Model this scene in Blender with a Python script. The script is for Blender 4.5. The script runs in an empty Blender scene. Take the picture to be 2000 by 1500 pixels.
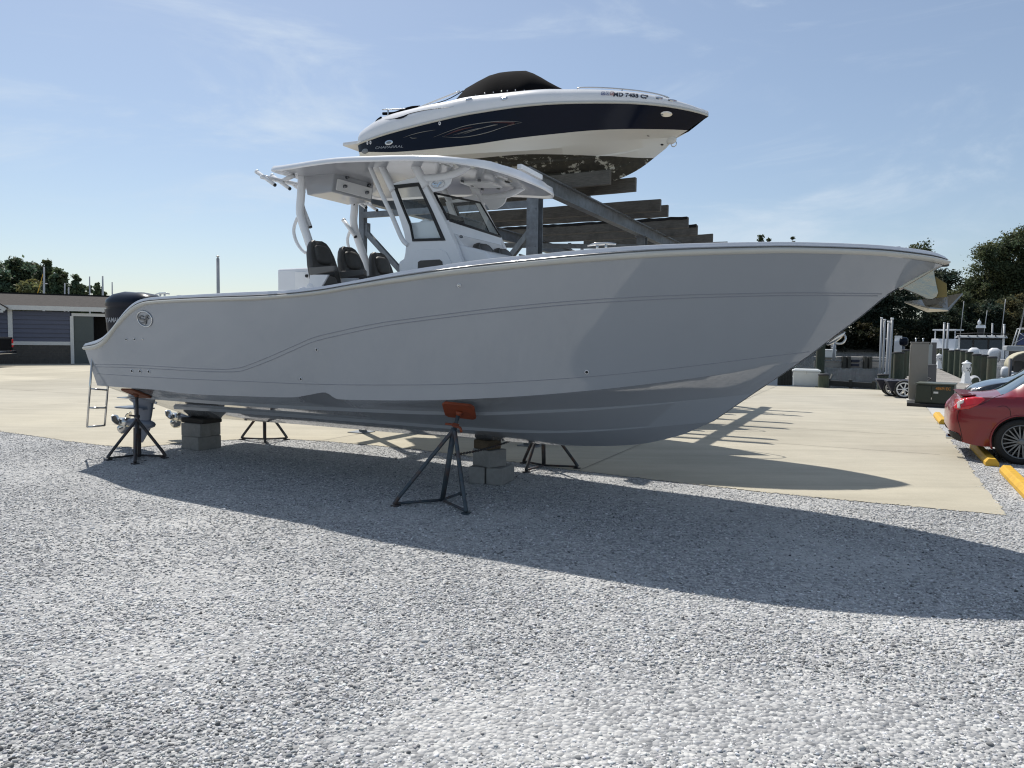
import bpy, math, random
import numpy as np
from mathutils import Vector, Matrix, geometry
from mathutils.bvhtree import BVHTree
rnd = random.Random(7)
npr = np.random.default_rng(7)
PI = math.pi
SC = bpy.context.scene
COL = SC.collection
D = bpy.data

# ---------------------------------------------------------------- camera
F_PX, CAM_H = 1450.0, 1.7
PITCH = math.atan((750 - 660) / F_PX)
ROLL = math.radians(0.75)
_fw = np.array([0, math.cos(PITCH), -math.sin(PITCH)])
_u0 = np.array([0, math.sin(PITCH), math.cos(PITCH)])
_r0 = np.array([1.0, 0, 0])
_rt = _r0 * math.cos(ROLL) + _u0 * math.sin(ROLL)
_up = _u0 * math.cos(ROLL) - _r0 * math.sin(ROLL)
CAMP = np.array([0, 0, CAM_H])
cam = D.objects.new('camera', D.cameras.new('camera'))
COL.objects.link(cam)
cam.data.sensor_width = 36
cam.data.lens = 36 * F_PX / 2000
cam.data.clip_start = 0.05
cam.data.clip_end = 3000
_M = Matrix((( _rt[0], _up[0], -_fw[0], 0), (_rt[1], _up[1], -_fw[1], 0), (_rt[2], _up[2], -_fw[2], CAM_H), (0, 0, 0, 1)))
cam.matrix_world = _M
SC.camera = cam


def ray(x, y):
    """direction of the sight line through a point of the photograph (measuring aid)"""
    return _fw + _rt * (x - 1000) / F_PX - _up * (y - 750) / F_PX


def G(x, y, z=0.0):
    d = ray(x, y)
    return CAMP + d * ((z - CAM_H) / d[2])


def AY(x, y, Y):
    d = ray(x, y)
    return CAMP + d * (Y / d[1])


def proj(P):
    v = np.array(P, float) - CAMP
    w = v @ _fw
    return 1000 + F_PX * (v @ _rt) / w, 750 - F_PX * (v @ _up) / w


class Frame:
    """a local frame standing on the ground: x along the heading, y to the left, z up"""
    def __init__(s, O, ang):
        s.O = np.array([O[0], O[1], O[2] if len(O) > 2 else 0.0])
        s.a = np.array([math.cos(ang), math.sin(ang), 0])
        s.l = np.array([-math.sin(ang), math.cos(ang), 0])
        s.M = Matrix.Translation(s.O) @ Matrix.Rotation(ang, 4, 'Z')
        s.Mi = s.M.inverted()
        s.ang = ang

    def loc(s, P):
        d = np.array(P) - s.O
        return np.array([d @ s.a, d @ s.l, d[2]])

    def W(s, p):
        return s.O + s.a * p[0] + s.l * p[1] + np.array([0, 0, p[2]])

    def V(s, x, y, v):
        """point where the sight line meets the plane lying v to the right (camera side)"""
        r = ray(x, y)
        t = ((s.O - CAMP) @ s.l - v) / (r @ s.l)
        return s.loc(CAMP + r * t)

    def S(s, x, y, sx):
        r = ray(x, y)
        t = ((s.O - CAMP) @ s.a + sx) / (r @ s.a)
        return s.loc(CAMP + r * t)


# ---------------------------------------------------------------- objects
def tag(o, label=None, cat=None, group=None, kind=None):
    if label: o['label'] = label
    if cat: o['category'] = cat
    if group: o['group'] = group
    if kind: o['kind'] = kind
    return o


def thing(name, label, cat, frame=None, loc=None, rz=0.0, group=None):
    o = D.objects.new(name, None)
    COL.objects.link(o)
    o.empty_display_size = 0.3
    if frame is not None:
        o.matrix_world = frame.M
    elif loc is not None:
        o.matrix_world = Matrix.Translation(loc) @ Matrix.Rotation(rz, 4, 'Z')
    return tag(o, label, cat, group)


class MB:
    def __init__(s):
        s.v = []; s.f = []; s.m = []; s.sm = []; s.mi = 0; s.smooth = False

    def add(s, vs, fs):
        b = len(s.v)
        s.v.extend([tuple(map(float, p)) for p in vs])
        for f in fs:
            s.f.append([b + i for i in f]); s.m.append(s.mi); s.sm.append(s.smooth)
        return s

    def box(s, c, size, R=None, taper=1.0):
        hx, hy, hz = size[0] / 2, size[1] / 2, size[2] / 2
        vs = []
        for z in (-hz, hz):
            k = taper if z > 0 else 1.0
            for x, y in ((-hx, -hy), (hx, -hy), (hx, hy), (-hx, hy)):
                p = Vector((x * k, y * k, z))
                if R is not None: p = R @ p
                vs.append((p.x + c[0], p.y + c[1], p.z + c[2]))
        return s.add(vs, [(3, 2, 1, 0), (4, 5, 6, 7), (0, 1, 5, 4), (1, 2, 6, 5), (2, 3, 7, 6), (3, 0, 4, 7)])

    def beam(s, p0, p1, w, h, up=(0, 0, 1)):
        """rectangular bar from p0 to p1 (w sideways, h along up)"""
        p0, p1 = Vector(p0), Vector(p1)
        d = (p1 - p0).normalized()
        u = Vector(up)
        sd = d.cross(u)
        if sd.length < 1e-4: sd = d.cross(Vector((1, 0, 0)))
        sd.normalize(); u = sd.cross(d).normalized()
        vs = []
        for p in (p0, p1):
            for a, b in ((-1, -1), (1, -1), (1, 1), (-1, 1)):
                vs.append(p + sd * (a * w / 2) + u * (b * h / 2))
        return s.add(vs, [(3, 2, 1, 0), (4, 5, 6, 7), (0, 1, 5, 4), (1, 2, 6, 5), (2, 3, 7, 6), (3, 0, 4, 7)])

    def ibeam(s, p0, p1, w, h, t=0.02, up=(0, 0, 1)):
        p0, p1 = Vector(p0), Vector(p1); u = Vector(up).normalized()
        d = (p1 - p0).normalized(); sd = d.cross(u).normalized(); u = sd.cross(d)
        o = u * (h / 2 - t / 2)
        s.beam(p0 + o, p1 + o, w, t, u); s.beam(p0 - o, p1 - o, w, t, u)
        return s.beam(p0, p1, t * 0.8, h - 2 * t, u)

    def tube(s, pts, r, n=10, caps=True, closed=False, flat=1.0, upv=None):
        pts = [Vector(p) for p in pts]
        N = len(pts)
        rs = r if isinstance(r, (list, tuple, np.ndarray)) else [r] * N
        rings = []
        prev = None
        for i, p in enumerate(pts):
            if closed:
                t = pts[(i + 1) % N] - pts[(i - 1) % N]
            else:
                t = pts[min(i + 1, N - 1)] - pts[max(i - 1, 0)]
            if t.length < 1e-9: t = Vector((0, 0, 1))
            t.normalize()
            if prev is None:
                u = Vector(upv) if upv is not None else (Vector((0, 0, 1)) if abs(t.z) < 0.9 else Vector((1, 0, 0)))
            else:
                u = prev
            u = (u - t * u.dot(t))
            if u.length < 1e-6: u = t.orthogonal()
            u.normalize(); prev = u
            w = t.cross(u)
            rings.append([p + (u * math.cos(2 * PI * k / n) * flat + w * math.sin(2 * PI * k / n)) * rs[i] for k in range(n)])
        vs = [q for R_ in rings for q in R_]
        fs = []
        for i in range(N if closed else N - 1):
            j = (i + 1) % N
            for k in range(n):
                fs.append((i * n + k, i * n + (k + 1) % n, j * n + (k + 1) % n, j * n + k))
        if caps and not closed:
            fs.append(tuple(reversed(range(n)))); fs.append(tuple((N - 1) * n + k for k in range(n)))
        old = s.smooth; s.smooth = True
        s.add(vs, fs); s.smooth = old
        return s

    def cyl(s, p0, p1, r0, r1=None, n=14):
        r1 = r0 if r1 is None else r1
        return s.tube([p0, p1], [r0, r1], n)

    def lathe(s, prof, c=(0, 0, 0), n=20, axis=None):
        """prof: (radius, height) pairs turned about an axis (default z) through c"""
        ax = Vector(axis).normalized() if axis is not None else Vector((0, 0, 1))
        u = ax.orthogonal().normalized(); w = ax.cross(u); c = Vector(c)
        vs = []; fs = []
        for r, h in prof:
            for k in range(n):
                a = 2 * PI * k / n
                vs.append(c + ax * h + (u * math.cos(a) + w * math.sin(a)) * max(r, 1e-4))
        for i in range(len(prof) - 1):
            for k in range(n):
                fs.append((i * n + k, i * n + (k + 1) % n, (i + 1) * n + (k + 1) % n, (i + 1) * n + k))
        old = s.smooth; s.smooth = True
        s.add(vs, fs); s.smooth = old
        return s

    def ell(s, c, r, R=None, nu=14, nv=8, e=1.0):
        """ellipsoid / rounded block (e<1 squarer)"""
        vs = []; fs = []
        sg = lambda t: math.copysign(abs(t) ** e, t)
        for i in range(nv + 1):
            ph = -PI / 2 + PI * i / nv
            for k in range(nu):
                th = 2 * PI * k / nu
                p = Vector((r[0] * sg(math.cos(ph)) * sg(math.cos(th)), r[1] * sg(math.cos(ph)) * sg(math.sin(th)), r[2] * sg(math.sin(ph))))
                if R is not None: p = R @ p
                vs.append((p.x + c[0], p.y + c[1], p.z + c[2]))
        for i in range(nv):
            for k in range(nu):
                fs.append((i * nu + k, i * nu + (k + 1) % nu, (i + 1) * nu + (k + 1) % nu, (i + 1) * nu + k))
        old = s.smooth; s.smooth = True
        s.add(vs, fs); s.smooth = old
        return s

    def grid(s, rows, closed=False, flip=False):
        """surface through rows of equal length"""
        n = len(rows[0]); vs = [p for r in rows for p in r]; fs = []
        for i in range(len(rows) - 1):
            for k in range(n if closed else n - 1):
                k2 = (k + 1) % n
                q = (i * n + k, i * n + k2, (i + 1) * n + k2, (i + 1) * n + k)
                fs.append(tuple(reversed(q)) if flip else q)
        return s.add(vs, fs)

    def prism(s, poly, off, hole=None):
        """polygon (3-D points in a plane) extruded by the vector off; optional hole"""
        poly = [Vector(p) for p in poly]; off = Vector(off)
        loops = [poly] + ([[Vector(p) for p in hole]] if hole else [])
        tri = geometry.tessellate_polygon(loops)
        allp = [p for L in loops for p in L]; n = len(allp)
        vs = allp + [p + off for p in allp]
        nrm = Vector((0, 0, 0))
        for i in range(len(poly)): nrm += poly[i].cross(poly[(i + 1) % len(poly)])
        fl = nrm.dot(off) < 0
        fs = []
        for t in tri:
            a, b, c = t
            tn = (allp[b] - allp[a]).cross(allp[c] - allp[a])
            if tn.dot(off) < 0: a, b, c = a, c, b
            fs.append((c, b, a)); fs.append((a + n, b + n, c + n))
        base = 0
        for li, L in enumerate(loops):
            m = len(L)
            ln = Vector((0, 0, 0))
            for i in range(m): ln += L[i].cross(L[(i + 1) % m])
            pos = ln.dot(off) > 0
            if li: pos = not pos
            for i in range(m):
                a, b = base + i, base + (i + 1) % m
                fs.append((a, b, b + n, a + n) if pos else (b, a, a + n, b + n))
            base += m
        return s.add(vs, fs)

    def xf(s, M, start=0):
        for i in range(start, len(s.v)):
            p = M @ Vector(s.v[i]); s.v[i] = (p.x, p.y, p.z)
        return s

    def build(s, name, mats, parent=None, inv=None, smooth=None, bevel=0.0, seg=2, auto=None, recalc=False, sub=0):
        me = D.meshes.new(name)
        vs = s.v if inv is None else [tuple(inv @ Vector(p)) for p in s.v]
        me.from_pydata(vs, [], s.f)
        if not isinstance(mats, (list, tuple)): mats = [mats]
        for m in mats: me.materials.append(m)
        me.polygons.foreach_set('material_index', s.m)
        sm = s.sm if smooth is None else [smooth] * len(s.f)
        me.polygons.foreach_set('use_smooth', sm)
        me.update()
        if recalc:
            import bmesh
            bm = bmesh.new(); bm.from_mesh(me)
            bmesh.ops.recalc_face_normals(bm, faces=bm.faces)
            bm.to_mesh(me); bm.free()
        o = D.objects.new(name, me); COL.objects.link(o)
        if parent is not None: o.parent = parent
        if bevel > 0:
            b = o.modifiers.new('bevel', 'BEVEL'); b.width = bevel; b.segments = seg; b.limit_method = 'ANGLE'
            b.angle_limit = math.radians(40)
        if sub:
            m_ = o.modifiers.new('sub', 'SUBSURF'); m_.levels = sub; m_.render_levels = sub
        if auto is not None:
            me.polygons.foreach_set('use_smooth', [True] * len(s.f))
            me.set_sharp_from_angle(angle=math.radians(auto))
        return o


def dup(o, parent=None):
    c = o.copy(); COL.objects.link(c)
    if parent is not None: c.parent = parent
    for ch in list(o.children): dup(ch, c)
    return c


_fcache = {}
def text_geo(txt, size, shear=0.0, bold=0.0, extrude=0.001):
    cu = D.curves.new('lettering', 'FONT'); cu.body = txt; cu.size = size; cu.shear = shear
    cu.align_x = 'CENTER'; cu.align_y = 'CENTER'; cu.extrude = extrude; cu.offset = bold; cu.resolution_u = 3
    o = D.objects.new('lettering', cu); COL.objects.link(o)
    dg = bpy.context.evaluated_depsgraph_get()
    me = D.meshes.new_from_object(o.evaluated_get(dg))
    vs = [tuple(v.co) for v in me.vertices]; fs = [tuple(p.vertices) for p in me.polygons]
    D.objects.remove(o); D.meshes.remove(me); D.curves.remove(cu)
    return vs, fs


def frame_m(P, right, up):
    r = Vector(right).normalized(); u = Vector(up); u = (u - r * u.dot(r)).normalized(); n = r.cross(u)
    return Matrix(((r.x, u.x, n.x, P[0]), (r.y, u.y, n.y, P[1]), (r.z, u.z, n.z, P[2]), (0, 0, 0, 1)))


def interp(x, xs, ys):
    """smooth (monotone cubic) interpolation"""
    xs = np.asarray(xs, float); ys = np.asarray(ys, float); x = np.clip(np.asarray(x, float), xs[0], xs[-1])
    h = np.diff(xs); dl = np.diff(ys) / h
    m = np.zeros_like(ys)
    m[1:-1] = np.where(dl[:-1] * dl[1:] > 0, 2 * dl[:-1] * dl[1:] / (dl[:-1] + dl[1:] + 1e-12), 0)
    m[0] = dl[0]; m[-1] = dl[-1]
    i = np.clip(np.searchsorted(xs, x, 'right') - 1, 0, len(xs) - 2)
    t = (x - xs[i]) / h[i]
    return ((2 * t**3 - 3 * t**2 + 1) * ys[i] + (t**3 - 2 * t**2 + t) * h[i] * m[i] + (-2 * t**3 + 3 * t**2) * ys[i + 1] + (t**3 - t**2) * h[i] * m[i + 1])


def catmull(pts, n=8):
    P = [np.array(p, float) for p in pts]; out = []
    for i in range(len(P) - 1):
        p0 = P[max(i - 1, 0)]; p1 = P[i]; p2 = P[i + 1]; p3 = P[min(i + 2, len(P) - 1)]
        for k in range(n):
            t = k / n
            out.append(0.5 * ((2 * p1) + (-p0 + p2) * t + (2 * p0 - 5 * p1 + 4 * p2 - p3) * t * t + (-p0 + 3 * p1 - 3 * p2 + p3) * t**3))
    out.append(P[-1])
    return out


# ---------------------------------------------------------------- materials
def N(nt, t, **kw):
    n = nt.nodes.new(t)
    for k, v in kw.items():
        if hasattr(n, k): setattr(n, k, v)
        else: n.inputs[k].default_value = v
    return n


def mat(name, col, rough=0.5, metal=0.0, spec=0.5, coat=0.0, var=0.0, vscale=3.0, bump=0.0, bscale=60.0, dirt=None, dscale=2.0, damt=0.3, trans=0.0, rvar=0.0, wood=None):
    m = D.materials.new(name); m.use_nodes = True
    nt = m.node_tree; b = nt.nodes['Principled BSDF']
    b.inputs['Base Color'].default_value = (*col, 1)
    b.inputs['Roughness'].default_value = rough; b.inputs['Metallic'].default_value = metal
    b.inputs['Specular IOR Level'].default_value = spec
    if coat: b.inputs['Coat Weight'].default_value = coat; b.inputs['Coat Roughness'].default_value = 0.03
    if trans: b.inputs['Transmission Weight'].default_value = trans
    L = nt.links.new
    tc = None
    if var or dirt or bump or rvar:
        tc = N(nt, 'ShaderNodeTexCoord')
    src = None
    if var:
        nz = N(nt, 'ShaderNodeTexNoise'); nz.inputs['Scale'].default_value = vscale; nz.inputs['Detail'].default_value = 6; nz.inputs['Roughness'].default_value = 0.6
        if wood:
            mp = N(nt, 'ShaderNodeMapping'); mp.inputs['Scale'].default_value = wood
            L(tc.outputs['Object'], mp.inputs['Vector']); L(mp.outputs[0], nz.inputs['Vector'])
        else:
            L(tc.outputs['Object'], nz.inputs['Vector'])
        rp = N(nt, 'ShaderNodeMapRange'); rp.inputs[1].default_value = 0.25; rp.inputs[2].default_value = 0.75
        rp.inputs[3].default_value = 1 - var; rp.inputs[4].default_value = 1 + var
        L(nz.outputs['Fac'], rp.inputs[0])
        mx = N(nt, 'ShaderNodeVectorMath', operation='SCALE'); mx.inputs[0].default_value = col
        L(rp.outputs[0], mx.inputs['Scale']); src = mx.outputs[0]
    if dirt:
        nz2 = N(nt, 'ShaderNodeTexNoise'); nz2.inputs['Scale'].default_value = dscale; nz2.inputs['Detail'].default_value = 8; nz2.inputs['Roughness'].default_value = 0.65
        L(tc.outputs['Object'], nz2.inputs['Vector'])
        r2 = N(nt, 'ShaderNodeMapRange'); r2.inputs[1].default_value = 0.48; r2.inputs[2].default_value = 0.68; r2.inputs[4].default_value = damt
        L(nz2.outputs['Fac'], r2.inputs[0])
        mix = N(nt, 'ShaderNodeMix', data_type='RGBA'); L(r2.outputs[0], mix.inputs['Factor'])
        mix.inputs['A'].default_value = (*col, 1)
        if src is not None: L(src, mix.inputs['A'])
        mix.inputs['B'].default_value = (*dirt, 1); src = mix.outputs['Result']
    if src is not None: L(src, b.inputs['Base Color'])
    if rvar:
        nz3 = N(nt, 'ShaderNodeTexNoise'); nz3.inputs['Scale'].default_value = 4; nz3.inputs['Detail'].default_value = 5
        L(tc.outputs['Object'], nz3.inputs['Vector'])
        r3 = N(nt, 'ShaderNodeMapRange'); r3.inputs[3].default_value = max(rough - rvar, 0.02); r3.inputs[4].default_value = rough + rvar
        L(nz3.outputs['Fac'], r3.inputs[0]); L(r3.outputs[0], b.inputs['Roughness'])
    if bump:
        nb = N(nt, 'ShaderNodeTexNoise'); nb.inputs['Scale'].default_value = bscale; nb.inputs['Detail'].default_value = 5
        if wood:
            mp2 = N(nt, 'ShaderNodeMapping'); mp2.inputs['Scale'].default_value = wood
            L(tc.outputs['Object'], mp2.inputs['Vector']); L(mp2.outputs[0], nb.inputs['Vector'])
        else:
            L(tc.outputs['Object'], nb.inputs['Vector'])
        bp = N(nt, 'ShaderNodeBump'); bp.inputs['Strength'].default_value = bump; bp.inputs['Distance'].default_value = 0.01
        L(nb.outputs['Fac'], bp.inputs['Height']); L(bp.outputs[0], b.inputs['Normal'])
    return m


M = {}
M['gel'] = mat('grey_gelcoat', (0.325, 0.345, 0.37), 0.07, spec=0.55, coat=0.3, var=0.02, vscale=1.5, rvar=0.02)
M['gelline'] = mat('grey_gelcoat_crease_shade', (0.25, 0.26, 0.29), 0.25)  # hull gelcoat darkened to stand in for shade in the creases
M['white'] = mat('white_gelcoat', (0.74, 0.75, 0.76), 0.18, spec=0.5, var=0.03, vscale=4, rvar=0.05)
M['cap'] = mat('gunwale_white', (0.66, 0.67, 0.70), 0.25, var=0.04, vscale=5)
M['rub'] = mat('rub_rail_vinyl', (0.52, 0.51, 0.46), 0.4, var=0.04)
M['steel'] = mat('polished_steel', (0.62, 0.61, 0.58), 0.10, metal=1.0, rvar=0.04)
M['plate'] = mat('rippled_steel_plate', (0.36, 0.35, 0.31), 0.18, metal=1.0, rvar=0.08, bump=.8, bscale=7)
M['dullsteel'] = mat('brushed_steel', (0.55, 0.55, 0.55), 0.3, metal=1.0)
M['rubber'] = mat('black_rubber', (0.012, 0.012, 0.013), 0.6)
M['blackgloss'] = mat('black_gloss', (0.008, 0.009, 0.012), 0.12)
M['seat'] = mat('taupe_seat_vinyl', (0.060, 0.057, 0.052), 0.55, var=0.15, vscale=20, bump=0.15, bscale=150)
M['seatlight'] = mat('taupe_seat_trim', (0.13, 0.125, 0.115), 0.5)
M['outboard'] = mat('outboard_navy', (0.005, 0.008, 0.017), 0.28, spec=.12)
M['outgrey'] = mat('outboard_grey', (0.10, 0.12, 0.16), 0.3)
M['letters'] = mat('silver_lettering', (0.30, 0.31, 0.33), 0.4, metal=0.3)
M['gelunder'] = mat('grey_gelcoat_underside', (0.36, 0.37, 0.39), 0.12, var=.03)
M['darkletters'] = mat('dark_lettering', (0.012, 0.015, 0.03), 0.4)
# ---------------------------------------------------------------- light
SUNK = np.array([0.311, -0.645, -1.0])          # how a shadow falls per metre of height
elev = math.atan2(1.0, math.hypot(SUNK[0], SUNK[1]))
to_sun = -SUNK / np.linalg.norm(SUNK)
sd = D.lights.new('sun', 'SUN'); sd.energy = 5.0; sd.angle = math.radians(0.55); sd.color = (1.0, 0.955, 0.89)
sun = D.objects.new('sun', sd); COL.objects.link(sun)
sun.rotation_euler = Vector(to_sun).to_track_quat('Z', 'Y').to_euler(); sun.location = (0, 0, 30)
wd = D.worlds.new('World'); SC.world = wd; wd.use_nodes = True
nt = wd.node_tree; bg = nt.nodes['Background']
sky = nt.nodes.new('ShaderNodeTexSky'); sky.sky_type = 'NISHITA'; sky.sun_disc = False
sky.sun_elevation = elev; sky.sun_rotation = math.atan2(to_sun[0], to_sun[1])
sky.air_density = 1.0; sky.dust_density = 0.7; sky.ozone_density = 2.2
L = nt.links.new
tc = nt.nodes.new('ShaderNodeTexCoord')
mp = nt.nodes.new('ShaderNodeMapping'); mp.inputs['Scale'].default_value = (1.5, 2.4, 6.0); mp.inputs['Rotation'].default_value = (0.0, 0.16, 0.30); mp.inputs['Location'].default_value = (0.35, 0.1, 0.2)
L(tc.outputs['Generated'], mp.inputs['Vector'])
cn = nt.nodes.new('ShaderNodeTexNoise'); cn.inputs['Scale'].default_value = 1.5; cn.inputs['Detail'].default_value = 9; cn.inputs['Roughness'].default_value = 0.62; cn.inputs['Distortion'].default_value = 0.9
L(mp.outputs[0], cn.inputs['Vector'])
cr = nt.nodes.new('ShaderNodeMapRange'); cr.inputs[1].default_value = 0.46; cr.inputs[2].default_value = 0.74; cr.inputs[3].default_value = 0.17; cr.inputs[4].default_value = 0.72; cr.interpolation_type = 'SMOOTHSTEP'
L(cn.outputs['Fac'], cr.inputs[0])
mixc = nt.nodes.new('ShaderNodeMix'); mixc.data_type = 'RGBA'
L(cr.outputs[0], mixc.inputs['Factor']); L(sky.outputs[0], mixc.inputs['A']); mixc.inputs['B'].default_value = (6.4, 7.3, 8.3, 1)
L(mixc.outputs['Result'], bg.inputs['Color']); bg.inputs['Strength'].default_value = 0.106
SC.view_settings.view_transform = 'Standard'; SC.view_settings.look = 'None'; SC.view_settings.gamma = 1.0
SC.view_settings.exposure = 0.0
SC.cycles.filter_width = 1.15
SC.cycles.max_bounces = 8; SC.cycles.transparent_max_bounces = 12
try:
    SC.cycles.use_denoising = True
except Exception: pass
# ---------------------------------------------------------------- ground
def gravel_material():
    m = D.materials.new('gravel_bed'); m.use_nodes = True; nt = m.node_tree; L = nt.links.new
    b = nt.nodes['Principled BSDF']; b.inputs['Roughness'].default_value = 0.9; b.inputs['Specular IOR Level'].default_value = 0.15
    tc = N(nt, 'ShaderNodeTexCoord')
    v = N(nt, 'ShaderNodeTexVoronoi'); v.inputs['Scale'].default_value = 42
    L(tc.outputs['Object'], v.inputs['Vector'])
    big = N(nt, 'ShaderNodeTexNoise'); big.inputs['Scale'].default_value = 0.55; big.inputs['Detail'].default_value = 7; big.inputs['Roughness'].default_value = 0.65
    L(tc.outputs['Object'], big.inputs['Vector'])
    cr = N(nt, 'ShaderNodeValToRGB'); e = cr.color_ramp.elements
    e[0].position = 0.0; e[0].color = (0.22, 0.225, 0.23, 1); e[1].position = 1.0; e[1].color = (0.54, 0.54, 0.525, 1)
    x = cr.color_ramp.elements.new(0.5); x.color = (0.37, 0.372, 0.372, 1)
    sep = N(nt, 'ShaderNodeSeparateColor'); L(v.outputs['Color'], sep.inputs[0]); L(sep.outputs[0], cr.inputs[0])
    rp = N(nt, 'ShaderNodeMapRange'); rp.inputs[1].default_value = 0.46; rp.inputs[2].default_value = 0.70; rp.inputs[4].default_value = 0.75
    L(big.outputs['Fac'], rp.inputs[0])
    mx = N(nt, 'ShaderNodeMix', data_type='RGBA'); L(rp.outputs[0], mx.inputs['Factor']); L(cr.outputs[0], mx.inputs['A'])
    mx.inputs['B'].default_value = (0.58, 0.575, 0.555, 1); L(mx.outputs['Result'], b.inputs['Base Color'])
    bp = N(nt, 'ShaderNodeBump'); bp.inputs['Strength'].default_value = 0.9; bp.inputs['Distance'].default_value = 0.02
    inv = N(nt, 'ShaderNodeMath', operation='MULTIPLY'); inv.inputs[1].default_value = -1
    L(v.outputs['Distance'], inv.inputs[0]); L(inv.outputs[0], bp.inputs['Height']); L(bp.outputs[0], b.inputs['Normal'])
    return m


def concrete_material(name, col, joints=None):
    m = D.materials.new(name); m.use_nodes = True; nt = m.node_tree; L = nt.links.new
    b = nt.nodes['Principled BSDF']; b.inputs['Roughness'].default_value = 0.85; b.inputs['Specular IOR Level'].default_value = 0.2
    tc = N(nt, 'ShaderNodeTexCoord')
    n1 = N(nt, 'ShaderNodeTexNoise'); n1.inputs['Scale'].default_value = 0.35; n1.inputs['Detail'].default_value = 9; n1.inputs['Roughness'].default_value = 0.68
    mp = N(nt, 'ShaderNodeMapping'); mp.inputs['Scale'].default_value = (0.35, 2.2, 1); mp.inputs['Rotation'].default_value = (0, 0, 0.12)
    n2 = N(nt, 'ShaderNodeTexNoise'); n2.inputs['Scale'].default_value = 1.0; n2.inputs['Detail'].default_value = 10; n2.inputs['Roughness'].default_value = 0.7
    n3 = N(nt, 'ShaderNodeTexNoise'); n3.inputs['Scale'].default_value = 60; n3.inputs['Detail'].default_value = 4
    L(tc.outputs['Object'], n1.inputs['Vector']); L(tc.outputs['Object'], mp.inputs['Vector']); L(mp.outputs[0], n2.inputs['Vector']); L(tc.outputs['Object'], n3.inputs['Vector'])
    a1 = N(nt, 'ShaderNodeMapRange'); a1.inputs[1].default_value = .3; a1.inputs[2].default_value = .7; a1.inputs[3].default_value = 0.86; a1.inputs[4].default_value = 1.1; L(n1.outputs['Fac'], a1.inputs[0])
    a2 = N(nt, 'ShaderNodeMapRange'); a2.inputs[1].default_value = .3; a2.inputs[2].default_value = .7; a2.inputs[3].default_value = 0.88; a2.inputs[4].default_value = 1.1; L(n2.outputs['Fac'], a2.inputs[0])
    a3 = N(nt, 'ShaderNodeMapRange'); a3.inputs[1].default_value = .3; a3.inputs[2].default_value = .7; a3.inputs[3].default_value = 0.95; a3.inputs[4].default_value = 1.05; L(n3.outputs['Fac'], a3.inputs[0])
    p1 = N(nt, 'ShaderNodeMath', operation='MULTIPLY'); p2 = N(nt, 'ShaderNodeMath', operation='MULTIPLY')
    L(a1.outputs[0], p1.inputs[0]); L(a2.outputs[0], p1.inputs[1]); L(p1.outputs[0], p2.inputs[0]); L(a3.outputs[0], p2.inputs[1])
    sc = N(nt, 'ShaderNodeVectorMath', operation='SCALE'); sc.inputs[0].default_value = col; L(p2.outputs[0], sc.inputs['Scale'])
    out = sc.outputs[0]
    if joints:
        # each pour came out a little different
        mp4 = N(nt, 'ShaderNodeMapping'); mp4.inputs['Location'].default_value = joints[0]; mp4.inputs['Rotation'].default_value = (0, 0, joints[1]); mp4.vector_type = 'TEXTURE'
        sn = N(nt, 'ShaderNodeVectorMath', operation='SNAP'); sn.inputs[1].default_value = (4.6, 4.1, 1000.0)
        wn = N(nt, 'ShaderNodeTexWhiteNoise'); L(tc.outputs['Object'], mp4.inputs['Vector']); L(mp4.outputs[0], sn.inputs[0]); L(sn.outputs[0], wn.inputs['Vector'])
        r4 = N(nt, 'ShaderNodeMapRange'); r4.inputs[3].default_value = .90; r4.inputs[4].default_value = 1.06; L(wn.outputs['Value'], r4.inputs[0])
        s4 = N(nt, 'ShaderNodeVectorMath', operation='SCALE'); L(out, s4.inputs[0]); L(r4.outputs[0], s4.inputs['Scale'])
        # greyer, older concrete in patches; tyre scuffs
        n5 = N(nt, 'ShaderNodeTexNoise'); n5.inputs['Scale'].default_value = 0.05; n5.inputs['Detail'].default_value = 3; L(tc.outputs['Object'], n5.inputs['Vector'])
        r5 = N(nt, 'ShaderNodeMapRange'); r5.inputs[1].default_value = .42; r5.inputs[2].default_value = .60; r5.inputs[4].default_value = .85; L(n5.outputs['Fac'], r5.inputs[0])
        m5 = N(nt, 'ShaderNodeMix', data_type='RGBA', blend_type='MULTIPLY'); L(r5.outputs[0], m5.inputs['Factor']); L(s4.outputs[0], m5.inputs['A']); m5.inputs['B'].default_value = (.86, .885, .96, 1)
        mp6 = N(nt, 'ShaderNodeMapping'); mp6.inputs['Rotation'].default_value = (0, 0, joints[1] + .3); mp6.inputs['Scale'].default_value = (.10, 2.6, 1)
        n6 = N(nt, 'ShaderNodeTexNoise'); n6.inputs['Scale'].default_value = 1.0; n6.inputs['Detail'].default_value = 8; n6.inputs['Roughness'].default_value = .7; L(tc.outputs['Object'], mp6.inputs['Vector']); L(mp6.outputs[0], n6.inputs['Vector'])
        r6 = N(nt, 'ShaderNodeMapRange'); r6.inputs[1].default_value = .56; r6.inputs[2].default_value = .74; r6.inputs[4].default_value = .34; L(n6.outputs['Fac'], r6.inputs[0])
        m6 = N(nt, 'ShaderNodeMix', data_type='RGBA'); L(r6.outputs[0], m6.inputs['Factor']); L(m5.outputs['Result'], m6.inputs['A']); m6.inputs['B'].default_value = (.24, .225, .19, 1); out = m6.outputs['Result']
    L(out, b.inputs['Base Color'])
    bp = N(nt, 'ShaderNodeBump'); bp.inputs['Strength'].default_value = 0.15; bp.inputs['Distance'].default_value = 0.01
    L(n3.outputs['Fac'], bp.inputs['Height']); L(bp.outputs[0], b.inputs['Normal'])
    return m


M['gravel'] = gravel_material()
M['apron'] = None
M['pad'] = concrete_material('pad_concrete', (0.50, 0.49, 0.46))
M['joint'] = mat('joint_filler', (0.26, 0.24, 0.2), 0.9)

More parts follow.
